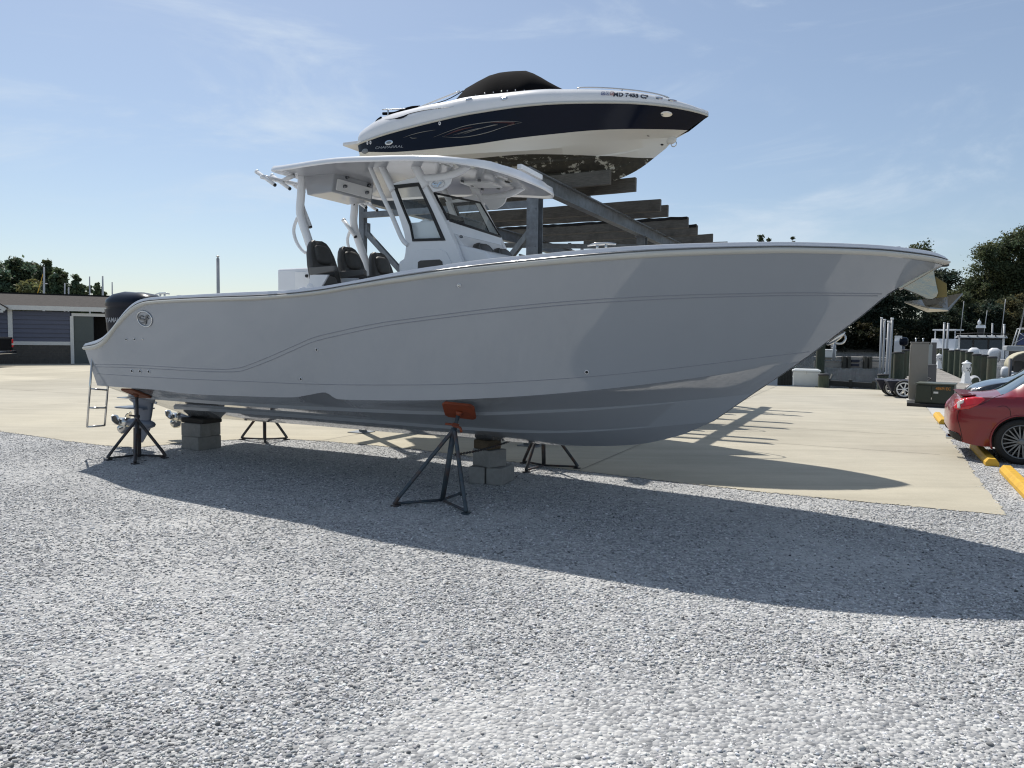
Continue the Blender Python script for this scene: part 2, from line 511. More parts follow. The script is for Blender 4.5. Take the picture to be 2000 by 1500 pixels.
AP_ANG = math.radians(-26.2)                       # run of the apron's front edge
AP = Frame(G(1965, 1007), AP_ANG)                  # its near right corner
# quay line: through the bases of the two short mooring posts
QP = AP.loc(G(1660, 760))
QY = QP[1] + 0.15
print('QY', QY, AP.O)
apron_top = 0.006
M['apron'] = concrete_material('apron_concrete', (0.455, 0.415, 0.32), ((AP.O[0], AP.O[1], 0), AP_ANG))
# the land: one gravel sheet ending at the quay wall
mb = MB()
def W(x, y, z=0): return tuple(AP.W((x, y, z)))
mb.add([W(-1500, -400), W(900, -400), W(900, QY + .02), W(-26, QY + .02), W(-26, 1500), W(-1500, 1500)], [(0, 1, 2, 3, 4, 5)])
g = mb.build('ground', M['gravel']); tag(g, kind='structure')
# apron slab, ragged where the gravel laps over it
mb = MB()
_ed = np.array([AP.loc(G(*p))[:2] for p in ((0, 843), (67, 852), (133, 862), (200, 870), (260, 875), (333, 868), (400, 862), (432, 857), (520, 856), (632, 862), (806, 877), (987, 901), (1130, 920), (1300, 940), (1500, 963), (1750, 987), (1965, 1007))])
_o = np.argsort(_ed[:, 0]); _ed = _ed[_o]
def apron_edge(u): return np.interp(u, np.concatenate([[-140, _ed[0, 0] - 4], _ed[:, 0]]), np.concatenate([[.3, .3], _ed[:, 1]]))
xs = np.concatenate([np.linspace(-140, -20, 100), np.linspace(-19.9, 0, 900)]); jag = npr.normal(0, 0.018, 1000); wav = apron_edge(xs); lo = [W(x, j + w_, apron_top) for x, j, w_ in zip(xs, jag, wav)]
ys = np.linspace(0, QY, 200)[1:]
right = [W(npr.normal(0, 0.015), y, apron_top) for y in ys]
poly = lo + right + [W(-140, QY, apron_top)]
mb.add(poly, [tuple(range(len(poly)))])
ap = mb.build('concrete_apron', M['apron']); tag(ap, kind='structure')
# saw-cut joints
mb = MB()
for px, py in ((1740, 882), (1700, 846), (1680, 806), (1600, 782)):
    y0 = AP.loc(G(px, py))[1]
    mb.add([W(-139, y0 - .007, apron_top + .004), W(-.3, y0 - .007, apron_top + .004), W(-.3, y0 + .007, apron_top + .004), W(-139, y0 + .007, apron_top + .004)], [(0, 1, 2, 3)])
for x0 in (-4.6, -9.2, -13.8, -18.4, -23, -27.6):
    mb.add([W(x0 - .007, .25, apron_top + .006), W(x0 + .007, .25, apron_top + .006), W(x0 + .007, QY - .2, apron_top + .006), W(x0 - .007, QY - .2, apron_top + .006)], [(0, 1, 2, 3)])
j = mb.build('apron_joints', M['joint']); tag(j, kind='structure')


# loose stones near the viewer: one countless heap
def vnoise(x, y, sc, seed):
    r = np.random.default_rng(seed).random((64, 64)); u = (x * sc) % 64; v = (y * sc) % 64
    i = u.astype(int); j = v.astype(int); fu = u - i; fv = v - j; fu = fu * fu * (3 - 2 * fu); fv = fv * fv * (3 - 2 * fv)
    i1 = (i + 1) % 64; j1 = (j + 1) % 64
    return (r[i, j] * (1 - fu) + r[i1, j] * fu) * (1 - fv) + (r[i, j1] * (1 - fu) + r[i1, j1] * fu) * fv
SPOTS = [(G(px, py), sx, sy, w_) for px, py, sx, sy, w_ in ((1350, 1400, .75, .35, .55), (1750, 1420, .6, .3, .5), (900, 1440, .6, .28, .45), (250, 1300, .6, .35, .5), (700, 1240, .9, .3, .3), (480, 1150, .9, .3, .3), (1250, 1210, .8, .2, .2), (150, 1470, .5, .18, -.7), (1750, 1270, .8, .25, -.35), (950, 1250, .4, .3, -.2), (600, 1120, .6, .2, -.2))]
def fines(x, y):
    """0 where loose stone lies thick, 1 where the fines are trodden bare"""
    f = -.04 + .72 * (.5 * vnoise(x, y, .9, 1) + .3 * vnoise(x, y, 2.3, 2) + .2 * vnoise(x, y, 5.5, 3))
    for P, sx, sy, w_ in SPOTS: f = f + w_ * np.exp(-((x - P[0]) / sx)**2 - ((y - P[1]) / sy)**2)
    return np.clip(f, 0, 1.1)
def make_stones():
    ico = []
    t = (1 + 5 ** .5) / 2
    V12 = np.array([(-1, t, 0), (1, t, 0), (-1, -t, 0), (1, -t, 0), (0, -1, t), (0, 1, t), (0, -1, -t), (0, 1, -t), (t, 0, -1), (t, 0, 1), (-t, 0, -1), (-t, 0, 1)]) / math.sqrt(1 + t * t)
    F20 = np.array([(0, 11, 5), (0, 5, 1), (0, 1, 7), (0, 7, 10), (0, 10, 11), (1, 5, 9), (5, 11, 4), (11, 10, 2), (10, 7, 6), (7, 1, 8), (3, 9, 4), (3, 4, 2), (3, 2, 6), (3, 6, 8), (3, 8, 9), (4, 9, 5), (2, 4, 11), (6, 2, 10), (8, 6, 7), (9, 8, 1)])
    O6 = np.array([(1, 0, 0), (-1, 0, 0), (0, 1, 0), (0, -1, 0), (0, 0, 1), (0, 0, -1)], float)
    F8 = np.array([(0, 2, 4), (2, 1, 4), (1, 3, 4), (3, 0, 4), (2, 0, 5), (1, 2, 5), (3, 1, 5), (0, 3, 5)])
    def field(y0, y1, dens):
        A = 0; pts = []
        hw = lambda y: 0.72 * y + 3.2
        n = int(dens * (y1 - y0) * (hw(y0) + hw(y1)))
        y = npr.uniform(y0, y1, n); x = npr.uniform(-1, 1, n) * hw(y1)
        k = np.abs(x) < hw(y) - 1.9 * npr.random(n)**2
        x, y = x[k], y[k]
        # off the apron
        dx = x - AP.O[0]; dy = y - AP.O[1]
        u = dx * AP.a[0] + dy * AP.a[1]; v = dx * AP.l[0] + dy * AP.l[1]
        edge = np.abs(npr.normal(0, 0.055, len(x)))
        k = ~((u < -edge) & (v - apron_edge(u) > edge))
        x, y = x[k], y[k]
        keep = npr.random(len(x)) < np.clip(1.25 - 1.1 * fines(x, y), .25, 1)
        return x[keep], y[keep]
    vs_all = []; fs_all = []; col_all = []; base = 0
    for y0, y1, dens, smin, smax, hi in ((1.2, 2.3, 1500, .0045, .0135, False), (2.3, 3.4, 5600, .003, .0115, True), (3.4, 5.0, 4300, .0036, .0115, True), (5.0, 7.5, 2200, .0045, .0135, False), (7.5, 13.5, 1250, .006, .0125, False)):
        x, y = field(y0, y1, dens)
        n = len(x)
        V, F = (V12, F20) if hi else (O6, F8)
        nv = len(V)
        patch = fines(x, y) + npr.normal(0, .2, n)
        sz = (smin + (smax - smin) * npr.random(n)**1.6) * np.where(npr.random(n) < 0.04, 1.5, 1.0)
        asp = np.stack([npr.uniform(.8, 1.45, n), npr.uniform(.7, 1.1, n), npr.uniform(.42, .75, n)], 1) * sz[:, None]
        P = V[None] * (1 + npr.uniform(-.34, .34, (n, nv, 1))) * asp[:, None, :]
        a = npr.uniform(0, 2 * PI, n); ca, sa = np.cos(a), np.sin(a)
        tl = npr.normal(0, .3, n); ct, st = np.cos(tl), np.sin(tl)
        X = P[..., 0] * ct[:, None] - P[..., 2] * st[:, None]; Z = P[..., 0] * st[:, None] + P[..., 2] * ct[:, None]; Y = P[..., 1]
        PX = X * ca[:, None] - Y * sa[:, None] + x[:, None]; PY = X * sa[:, None] + Y * ca[:, None] + y[:, None]
        sink = np.where(patch > 0.62, -.30, .16)
        PZ = Z + (sz * sink)[:, None]
        vs_all.append(np.stack([PX, PY, PZ], -1).reshape(-1, 3))
        fs_all.append((F[None] + (np.arange(n) * nv)[:, None, None] + base).reshape(-1, 3)); base += n * nv
        g_ = np.clip(npr.normal(.40, .12, n) + 0.22 * patch, .12, .76)
        dark = npr.random(n) < 0.08; g_[dark] *= npr.uniform(.35, .6, dark.sum())
        c = np.stack([g_ * npr.normal(1.0, .015, n), g_ * npr.normal(1.0, .008, n), g_ * npr.normal(.99, .02, n), np.ones(n)], 1)
        col_all.append(np.repeat(c, len(F), 0))
    Vv = np.concatenate(vs_all).astype(np.float32); Ff = np.concatenate(fs_all).astype(np.int32); Cc = np.concatenate(col_all).astype(np.float32)
    me = D.meshes.new('loose_gravel')
    me.vertices.add(len(Vv)); me.vertices.foreach_set('co', Vv.ravel())
    nf = len(Ff); me.loops.add(nf * 3); me.loops.foreach_set('vertex_index', Ff.ravel())
    me.polygons.add(nf); me.polygons.foreach_set('loop_start', np.arange(0, nf * 3, 3, dtype=np.int32))
    try: me.polygons.foreach_set('loop_total', np.full(nf, 3, dtype=np.int32))
    except Exception: pass
    at = me.attributes.new('stone', 'FLOAT_COLOR', 'FACE'); at.data.foreach_set('color', Cc.ravel())
    me.update(calc_edges=True); me.validate()
    m = D.materials.new('gravel_stone'); m.use_nodes = True; nt = m.node_tree
    b = nt.nodes['Principled BSDF']; b.inputs['Roughness'].default_value = 0.8; b.inputs['Specular IOR Level'].default_value = 0.25
    an = nt.nodes.new('ShaderNodeAttribute'); an.attribute_name = 'stone'; nt.links.new(an.outputs['Color'], b.inputs['Base Color'])
    me.materials.append(m)
    o = D.objects.new('loose_gravel', me); COL.objects.link(o)
    tag(o, 'pale grey crushed stone spread loose over the yard', 'gravel', kind='stuff')
    print('stones faces', nf)
make_stones()
# ================================================================ the big grey centre-console boat
_p1 = (G(862, 985) + G(1065, 917)) / 2; _p2 = (G(265, 899) + G(517, 860)) / 2
B_ANG = math.atan2(_p1[1] - _p2[1], _p1[0] - _p2[0])
BF = Frame((_p1[0], _p1[1], 0), B_ANG)
boat = thing('fishing_boat', 'large light grey centre console fishing boat with white hardtop, propped on jack stands', 'boat', BF)
def bv(x, y, v): return BF.V(x, y, v)            # v: metres to the camera side of the centreline


def trace(fr, pts, vfun, n, smooth=3, end0=True):
    """follow an outline of the photograph over a surface whose half-breadth is vfun(s): returns s, z samples"""
    S_, Z_ = [], []
    for i, (x, y) in enumerate(pts):
        v = 0.6
        for _ in range(60):
            p = fr.V(x, y, v); v = 0.6 * v + 0.4 * float(vfun(p[0]))
        S_.append(p[0]); Z_.append(p[2])
    S_, Z_ = np.array(S_), np.array(Z_)
    o = np.argsort(S_); S_, Z_ = S_[o], Z_[o]
    keep = np.concatenate([[True], np.diff(S_) > 1e-3]); S_, Z_ = S_[keep], Z_[keep]
    t = np.linspace(0, 1, n)
    s = S_[0] + (S_[-1] - S_[0]) * t
    z = interp(s, S_, Z_)
    for _ in range(smooth):
        z[1:-1] = (z[:-2] + 2 * z[1:-1] + z[2:]) / 4
    return s, z


def tab(ss, vs):
    return lambda s: np.maximum(interp(s, ss, vs), 0.0)

Vs = tab([-5.75, -5.0, -4, -2, 0, 1, 2, 2.8, 3.45, 4.0, 4.25, 4.42], [1.36, 1.44, 1.52, 1.58, 1.58, 1.55, 1.44, 1.20, .88, .50, .26, .0])
Vc = tab([-5.75, -3, -1, 0, .8, 1.6, 2.4, 3.0, 3.36], [1.22, 1.27, 1.27, 1.23, 1.13, .94, .60, .25, 0])
V2 = tab([-5.75, -1, .3, 1.2, 2.0, 2.6, 2.95], [.84, .84, .78, .62, .38, .14, 0])
V1 = tab([-5.75, -1, .5, 1.5, 2.2, 2.62], [.42, .42, .38, .26, .11, 0])
NC = 170
sheer = [(166, 683), (187, 682), (207, 670), (227, 643), (247, 621), (267, 604), (290, 595), (333, 591.5), (400, 589), (480, 587.5), (560, 582), (620, 576), (700, 563), (800, 549), (880, 538), (960, 530), (1040, 521), (1120, 514), (1200, 508), (1350, 499), (1450, 496), (1550, 494), (1700, 498), (1800, 508), (1846, 517)]
chine = [(190, 753), (300, 761), (366, 769), (480, 774), (572, 776), (610, 770), (638, 766), (655, 779.5), (760, 782), (866, 781), (1000, 775), (1160, 762), (1300, 746), (1430, 728), (1500, 716), (1562, 707)]
str2 = [(285, 779), (400, 788), (523, 796), (670, 803), (817, 809), (934, 811), (1050, 807), (1160, 801), (1300, 789), (1400, 778), (1470, 769)]
str1 = [(340, 799), (420, 804), (493, 809), (670, 822), (841, 835), (964, 843), (1060, 846), (1160, 843), (1300, 832), (1390, 824)]
keel = [(374, 814), (500, 823), (621, 832), (768, 845), (915, 856), (1000, 863), (1062, 868), (1120, 871), (1180, 872), (1250, 868), (1300, 858), (1340, 847)]
tK = trace(BF, keel, lambda s: 0 * s + .012, NC, 10)
tA = trace(BF, str1, V1, NC); tB = trace(BF, str2, V2, NC); tC = trace(BF, chine, Vc, NC, 1); tS = trace(BF, sheer, Vs, NC, 1)
stem = [bv(x, y, 0) for x, y in ((1846, 517), (1822, 525), (1735, 574), (1690, 612), (1630, 657), (1574, 700), (1562, 707))]
stz = np.array([p[2] for p in stem])[::-1]; sts = np.array([p[0] for p in stem])[::-1]
top = [(165, 671), (185, 665), (200, 658), (214, 645), (226, 630), (240, 611), (258, 593), (275, 584), (295, 580.5), (400, 574), (480, 570), (550, 567.5), (620, 560), (700, 546), (800, 526.5), (880, 515), (960, 504.5), (1040, 497), (1120, 489), (1200, 482.5), (1350, 475), (1450, 472.5), (1550, 472), (1700, 477), (1800, 487.5), (1843, 497), (1850, 503)]
tT = trace(BF, top, lambda s: Vs(s), NC, 1)
tT = (tS[0], interp(tS[0], tT[0], tT[1]))
P01 = np.linspace(0, 1, NC)
rows = []            # each: (s, v, z) arrays
def row(s, v, z): rows.append((np.array(s), np.array(v), np.array(z)))
row(tK[0], 0 * P01, tK[1]); row(tK[0], 0 * P01 + .03 * (1 - P01**6), tK[1] + .004)
w = (1 - P01**4)
row(tA[0], V1(tA[0]), tA[1]); row(tA[0], V1(tA[0]) + .012 * w, tA[1] + .042 * w)
row(tB[0], V2(tB[0]), tB[1]); row(tB[0], V2(tB[0]) + .012 * w, tB[1] + .042 * w)
row(tC[0], np.maximum(Vc(tC[0]) - .10 * w, 0), tC[1] - .012 * w)
NQ = 14
for k in range(NQ + 1):
    q = k / NQ
    e = 1 + 0.9 * np.clip((P01 - .35) / .6, 0, 1)**1.3
    s = tC[0] + (tS[0] - tC[0]) * q; z = tC[1] + (tS[1] - tC[1]) * q
    v = Vc(tC[0]) + (Vs(tS[0]) - Vc(tC[0])) * q**e
    zt = z[-1]; ds = float(np.interp(zt, stz, sts)) - s[-1]
    s = s + ds * P01**7
    row(s, v, z)
i_sheer = len(rows) - 1
mb = MB(); mb.smooth = True
near = [[(s, -v, z) for s, v, z in zip(*r)] for r in rows]
far = [[(s, v, z) for s, v, z in zip(*r)] for r in rows]
mb.grid(near, flip=True); mb.grid(far)
# transom
sec = [r[0] for r in near]; secf = [r[0] for r in far]
mb.smooth = False
loop = list(reversed(sec)) + secf[1:]
c = len(loop)
mb.add(loop, [tuple(range(c))])
hull = mb.build('hull', M['gel'], boat, auto=28)
# the hull surface for fixing things onto it
_nv = [p for r in near for p in r]
_nf = []
for i in range(len(near) - 1):
    for k in range(NC - 1):
        _nf.append((i * NC + k, (i + 1) * NC + k, (i + 1) * NC + k + 1, i * NC + k + 1))
HB = BVHTree.FromPolygons([Vector(p) for p in _nv], _nf)
_camL = BF.Mi @ Vector(CAMP)
def onhull(px, py, bvh=None, fr=None):
    fr = fr or BF; bvh = bvh or HB
    o = fr.Mi @ Vector(CAMP); d = (fr.Mi.to_3x3() @ Vector(ray(px, py))).normalized()
    h = bvh.ray_cast(o, d)
    if h[0] is None: return None, None
    n = h[1]
    if n.dot(d) > 0: n = -n
    return h[0], n


# rub rail and gunwale cap, swept along the sheer on both sides and round the bow
def ramp_rows(prof):
    out = []
    for dv, f, dz in prof:
        k = np.clip(Vs(tS[0]) / .25, 0, 1)
        v = np.maximum(Vs(tS[0]) + dv * (k if dv < 0 else 1), 0); z = tS[1] + (tT[1] - tS[1]) * f + dz * (np.clip((Vs(tS[0]) - .6) / .8, .05, 1) if dz < -.01 else 1)
        s = tS[0] + (max(dv, 0)) * P01**20
        out.append([(a, -b if b > 1e-6 else 0, c) for a, b, c in zip(s, v, z)])
    return out
def both(rws, name, m, parent, flip=True, auto=40):
    mb = MB(); mb.smooth = True
    mb.grid(rws, flip=flip)
    fr_ = [[(a, -b, c) for a, b, c in r] for r in rws]
    mb.grid(fr_, flip=not flip)
    return mb.build(name, m, parent, auto=auto)
rub = both(ramp_rows([(-.004, -.02, 0), (.022, .02, 0), (.036, .14, 0), (.040, .26, 0), (.036, .38, 0), (.024, .46, 0), (.006, .50, 0)]), 'rub_rail', M['rub'], boat)
strip = both(ramp_rows([(.006, .50, 0), (.004, .545, 0), (.020, .55, 0), (.024, .585, 0), (.020, .62, 0), (.006, .63, 0)]), 'steel_strip', M['dullsteel'], rub)
cap = both(ramp_rows([(.006, .63, 0), (.016, .64, 0), (.012, .80, 0), (.004, .81, 0), (.000, .97, 0), (-.012, 1.0, 0), (-.12, 1.02, .004), (-.27, 1.0, 0), (-.28, .9, -.05), (-.285, .9, -.321)]), 'gunwale_cap', M['cap'], boat)
# inner liner, sole, bow deck, aft platform
mb = MB()
aft = [(-5.5, 1.2), (-4.6, 1.2), (-3.5, 1.22), (0, 1.15), (1.2, .98), (2.0, .76), (2.6, .45)]
mb.add([(s, -v, 1.62) for s, v in aft] + [(s, v, 1.62) for s, v in reversed(aft)], [tuple(range(2 * len(aft)))])
mb.build('deck_sole', M['white'], boat)
mb = MB()
fw = [(1.3, 1.26), (2.0, 1.12), (2.8, .88), (3.45, .56), (4.0, .2), (4.25, .02)]
zf = lambda s: float(np.interp(s, tS[0], tT[1])) - .06
vs_ = [(s, -v, zf(s)) for s, v in fw] + [(s, v, zf(s)) for s, v in reversed(fw)]
mb.add(vs_ , [tuple(range(len(vs_)))])
mb.build('bow_deck', M['white'], boat)
mb = MB()
mb.box((-5.2, 0, 1.47), (.95, 2.62, .08))
mb.box((-4.66, 0, 1.72), (.12, 2.5, .5))
mb.build('swim_platform', M['white'], boat, bevel=.02)

# moulded lines in the topside: thin tubes, crease shade put into their colour
def groove(pts, name, r=.0042, m=None, parent=None, n=6, fr=None, bvh=None, inv=None):
    P = []
    for x, y in catmull(pts, n):
        h, nn = onhull(x, y, bvh, fr)
        if h is not None: P.append(h + nn * r * .2)
    mb = MB(); mb.tube(P, r, 5, caps=True)
    return mb.build(name, m or M['gelline'], parent or boat, inv=inv)
up1 = [(186, 711.5), (267, 713.5), (367, 719), (433, 721.5), (460, 719.5), (480, 715), (528, 696), (576, 675), (614, 659), (672, 645), (736, 632), (800, 623), (960, 603), (1120, 588), (1300, 577.5), (1450, 573.5), (1570, 572), (1722, 574)]
dn1 = [(187, 716.5), (267, 718.5), (367, 724), (433, 726.5), (465, 725.5), (482, 721.5), (528, 704), (576, 683), (614, 667), (672, 653), (736, 639.5), (800, 629.5), (960, 610), (1120, 594.5), (1300, 584), (1450, 579), (1570, 577), (1714, 578)]
groove(up1, 'styling_line'); groove(dn1, 'styling_line')
groove([(190, 730), (300, 737), (400, 742), (480, 745), (570, 749), (670, 751.5), (768, 752), (866, 751), (1000, 746), (1160, 735), (1300, 721), (1369, 713), (1496, 697), (1591, 686)], 'boot_line', .0035)

def disc_on(px, py, rx, name, m, parent=None, dep=.012, n=16, ring=None, rr=None):
    h, nn = onhull(px, py); mb = MB()
    d0 = (np.linalg.norm(BF.W(h) - CAMP)) / F_PX
    R_ = rx * d0
    mb.lathe([(0, dep), (R_ * .7, dep), (R_, dep * .4), (R_, -.01)], h, n, nn)
    o = mb.build(name, m, parent or boat)
    if ring:
        m2 = MB(); m2.lathe([(R_ * .98, -.01), (R_ * 1.45, 0.001), (R_ * 1.4, dep * .7), (R_ * .98, dep * .5)], h, n, nn)
        m2.build('trim_ring', ring, o)
    return o
for p in ((247, 662.5), (263.5, 662.5)): disc_on(*p, 1.7, 'drain_fitting', M['rubber'], ring=M['white'])
disc_on(279, 662, 1.7, 'drain_fitting', M['steel'])
for p in ((258, 724.5), (274, 725), (291, 725.5)): disc_on(*p, 2.3, 'drain_fitting', M['rubber'], ring=M['white'])
for p in ((619, 683), (588, 740)): disc_on(*p, 2.2, 'drain_fitting', M['rubber'], ring=M['white'])
disc_on(1146, 726.5, 3.0, 'drain_fitting', M['rubber'], ring=M['white'])
disc_on(897, 557, 2.7, 'through_hull', M['steel'], ring=M['white'], dep=.02)
for x in range(1260, 1760, 42):
    pass
# oval maker's badge: ring, and the two swept strokes inside
def badge(P, nrm, upv, w, h, parent, mring, mstroke, inv=None, plate=None):
    n = Vector(nrm).normalized(); u = Vector(upv); u = (u - n * u.dot(n)).normalized(); r = u.cross(n)
    Q = Matrix(((r.x, u.x, n.x, P[0]), (r.y, u.y, n.y, P[1]), (r.z, u.z, n.z, P[2]), (0, 0, 0, 1)))
    mb = MB()
    mb.tube([Q @ Vector((w / 2 * math.cos(t), h / 2 * math.sin(t), .004)) for t in np.linspace(0, 2 * PI, 33)[:-1]], h * .045, 6, closed=True)
    o = mb.build('badge', mring, parent, inv=inv)
    mb = MB()
    def stroke(pts, wd):
        pts = catmull(pts, 6); L_ = []; R_ = []
        for i, p in enumerate(pts):
            q = pts[min(i + 1, len(pts) - 1)] - pts[max(i - 1, 0)]; q = q / (np.linalg.norm(q) + 1e-9)
            k = wd * (0.35 + 0.65 * math.sin(PI * (i + .5) / len(pts)))
            L_.append((p[0] - q[1] * k, p[1] + q[0] * k)); R_.append((p[0] + q[1] * k, p[1] - q[0] * k))
        ring = L_ + R_[::-1]
        mb.prism([Q @ Vector((x * w, y * h, .001)) for x, y in ring], n * .008)
    stroke([(-.02, .12), (-.2, .2), (-.36, .1), (-.3, -.02), (-.12, -.05), (.0, -.14), (-.1, -.26), (-.32, -.24)], .055)
    stroke([(-.02, -.36), (.05, -.16), (.12, .05), (.2, .2), (.38, .18)], .055)
    stroke([(.06, -.03), (.18, .0), (.30, .03)], .045)
    mb.build('badge_strokes', mstroke, o, inv=inv)
    if plate:
        mb = MB(); mb.prism([Q @ Vector((w * .5 * math.cos(t), h * .5 * math.sin(t), -.001)) for t in np.linspace(0, 2 * PI, 33)[:-1]], n * .002)
        mb.build('badge_plate', plate, o, inv=inv)
    return o
h, nn = onhull(283.5, 622.5)
BW = 34 * np.linalg.norm(BF.W(h) - CAMP) / F_PX / abs(np.dot(np.cross([0, 0, 1], BF.M.to_3x3() @ nn), _rt))
M['chrome'] = mat('chrome', (0.6, 0.61, 0.62), 0.12, metal=1.0)
M['darkchrome'] = mat('smoked_chrome', (0.16, 0.17, 0.18), 0.2, metal=1.0)
badge(h + nn * .004, nn, (0, 0, 1), BW, 25 * 11.2 / F_PX, boat, M['chrome'], M['darkchrome'])

# ---------------- bow eye, anchor roller, anchor
P = bv(1632, 661, 0); mb = MB()
mb.ell(P, (.10, .035, .03), Matrix.Rotation(math.radians(-38), 3, 'Y'))
mb.build('bow_eye_plate', M['steel'], boat)
mb = MB(); c0 = bv(1637, 661, 0)
ringp = [c0 + np.array([.052 * math.cos(t) + .01, 0.012 * math.sin(t), .05 * math.sin(t)]) for t in np.linspace(0, 2 * PI, 25)[:-1]]
mb.tube(ringp, .010, 8, closed=True); mb.build('bow_eye', M['steel'], boat)
# stainless chute plates under the bow
Pl = [bv(x, y, 0) for x, y in ((1758, 561), (1822, 524), (1826, 545), (1832, 572), (1829, 580), (1820, 585), (1810, 584), (1803, 580))]
mb = MB()
for yv in (.055, -.060): mb.prism([p + np.array([0, yv, 0]) for p in Pl], (0, .006, 0))
mb.build('anchor_chute', M['plate'], boat, bevel=.002)
Pf = [bv(x, y, 0) for x, y in ((1752, 560), (1757, 567), (1765, 563), (1828, 526), (1842, 519), (1838, 514), (1815, 522))]
mb = MB(); mb.prism([p + np.array([0, -.085, 0]) for p in Pf], (0, .17, 0)); mb.build('bow_guard', M['plate'], boat, bevel=.01)
anchor = thing('anchor', 'steel plough anchor stowed under the bow of the grey boat', 'anchor', BF)
mb = MB()
Sh = [bv(x, y, 0) for x, y in ((1790, 560), (1826, 540), (1849, 554), (1850, 580), (1828, 582), (1805, 580))]
mb.prism([p + np.array([0, -.014, 0]) for p in Sh], (0, .028, 0))
M['tintedsteel'] = mat('yellow_tinted_shank', (0.20, 0.15, 0.05), 0.4, metal=0.5, var=.2)  # steel shank; yellow of its reflections is put into the base colour
mb.build('shank', M['tintedsteel'], anchor, bevel=.004)
tipA = bv(1767, 588.5, 0); tipF = bv(1879, 572.5, 0); N1 = bv(1816, 600, .12); N2 = bv(1850, 603, .13); F1 = bv(1800, 585, -.12); F2 = bv(1850, 577.5, -.13); C1 = bv(1812, 596, 0); C2 = bv(1852, 594, 0)
mb = MB()
C1[2] -= .05; C2[2] -= .05
mb.add([tipA, N1, N2, tipF, F2, F1, C1, C2], [(0, 1, 6), (1, 2, 7, 6), (2, 3, 7), (0, 6, 5), (6, 7, 4, 5), (7, 3, 4)])
o = mb.build('fluke', M['plate'], anchor); md = o.modifiers.new('thick', 'SOLIDIFY'); md.thickness = .012

# ---------------- cleats and deck fittings
def cleat(p):
    mb = MB(); p = np.array(p)
    mb.tube([p + (-.13, 0, .035), p + (-.06, 0, .045), p + (.06, 0, .045), p + (.13, 0, .035)], [.008, .013, .013, .008], 8)
    mb.cyl(p + (-.04, 0, -.01), p + (-.04, 0, .04), .011); mb.cyl(p + (.04, 0, -.01), p + (.04, 0, .04), .011)
    mb.build('cleat', M['steel'], boat)
def ztop(s): return float(np.interp(s, tS[0], tT[1]))
for s, v in ((-4.0, 1.40), (1.75, 1.38), (1.55, -1.35), (-3.6, -1.4)): cleat((s, -v, ztop(s) + .005))
mb = MB(); mb.box((3.75, -.05, ztop(3.75) + .0), (.55, .42, .035)); mb.build('anchor_hatch', M['outgrey'], boat, bevel=.012)

# ---------------- hardtop
HW = tab([-2.66, -2.63, -2.56, -2.4, -1.6, -.6, -.1, .07, .18, .25, .30, .335, .36, .372], [.80, .92, .99, 1.03, 1.09, 1.09, 1.06, 1.01, .93, .81, .66, .48, .27, .0])
rim = [(526, 338), (545, 334), (640, 319.5), (740, 315), (800, 314), (850, 315.5), (930, 326), (985, 339), (1008, 345.5)]
tH = trace(BF, rim, HW, 60, 3)
tH = (np.append(tH[0], tH[0][-1] + .1), np.append(tH[1], tH[1][-1] - .002))
hs = np.concatenate([np.linspace(-2.66, -2.4, 7), np.linspace(-2.2, 0, 14), np.linspace(.06, .335, 9), [.345, .355, .363, .369, .372]])
hz = interp(hs, tH[0], tH[1]); hw = HW(hs)
def ht_rows(dz, inset, crown):
    out = []
    for s, z, w_ in zip(hs, hz, hw):
        w2 = max(w_ - inset, 0)
        out.append([(s - (inset if s > .3 else (-inset if s < -2.6 else 0)), y, z + dz + crown * (1 - (y / 1.1)**2) * (1 if w_ > .01 else 1) - crown * (1 - (w_ / 1.1)**2) * .0) for y in np.linspace(-w2, w2, 15)])
    return out
mb = MB(); mb.smooth = True
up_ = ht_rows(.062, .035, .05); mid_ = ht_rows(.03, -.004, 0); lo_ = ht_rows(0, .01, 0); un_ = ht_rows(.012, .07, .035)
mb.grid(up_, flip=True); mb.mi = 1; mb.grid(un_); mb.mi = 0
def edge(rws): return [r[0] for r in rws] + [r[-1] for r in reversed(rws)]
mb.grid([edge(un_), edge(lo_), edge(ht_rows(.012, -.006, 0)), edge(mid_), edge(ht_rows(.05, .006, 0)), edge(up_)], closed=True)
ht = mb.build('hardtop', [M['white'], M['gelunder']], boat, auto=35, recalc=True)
zht = lambda s, v=0: float(interp(s, tH[0], tH[1])) + .012 + .035 * (1 - (v / 1.1)**2)
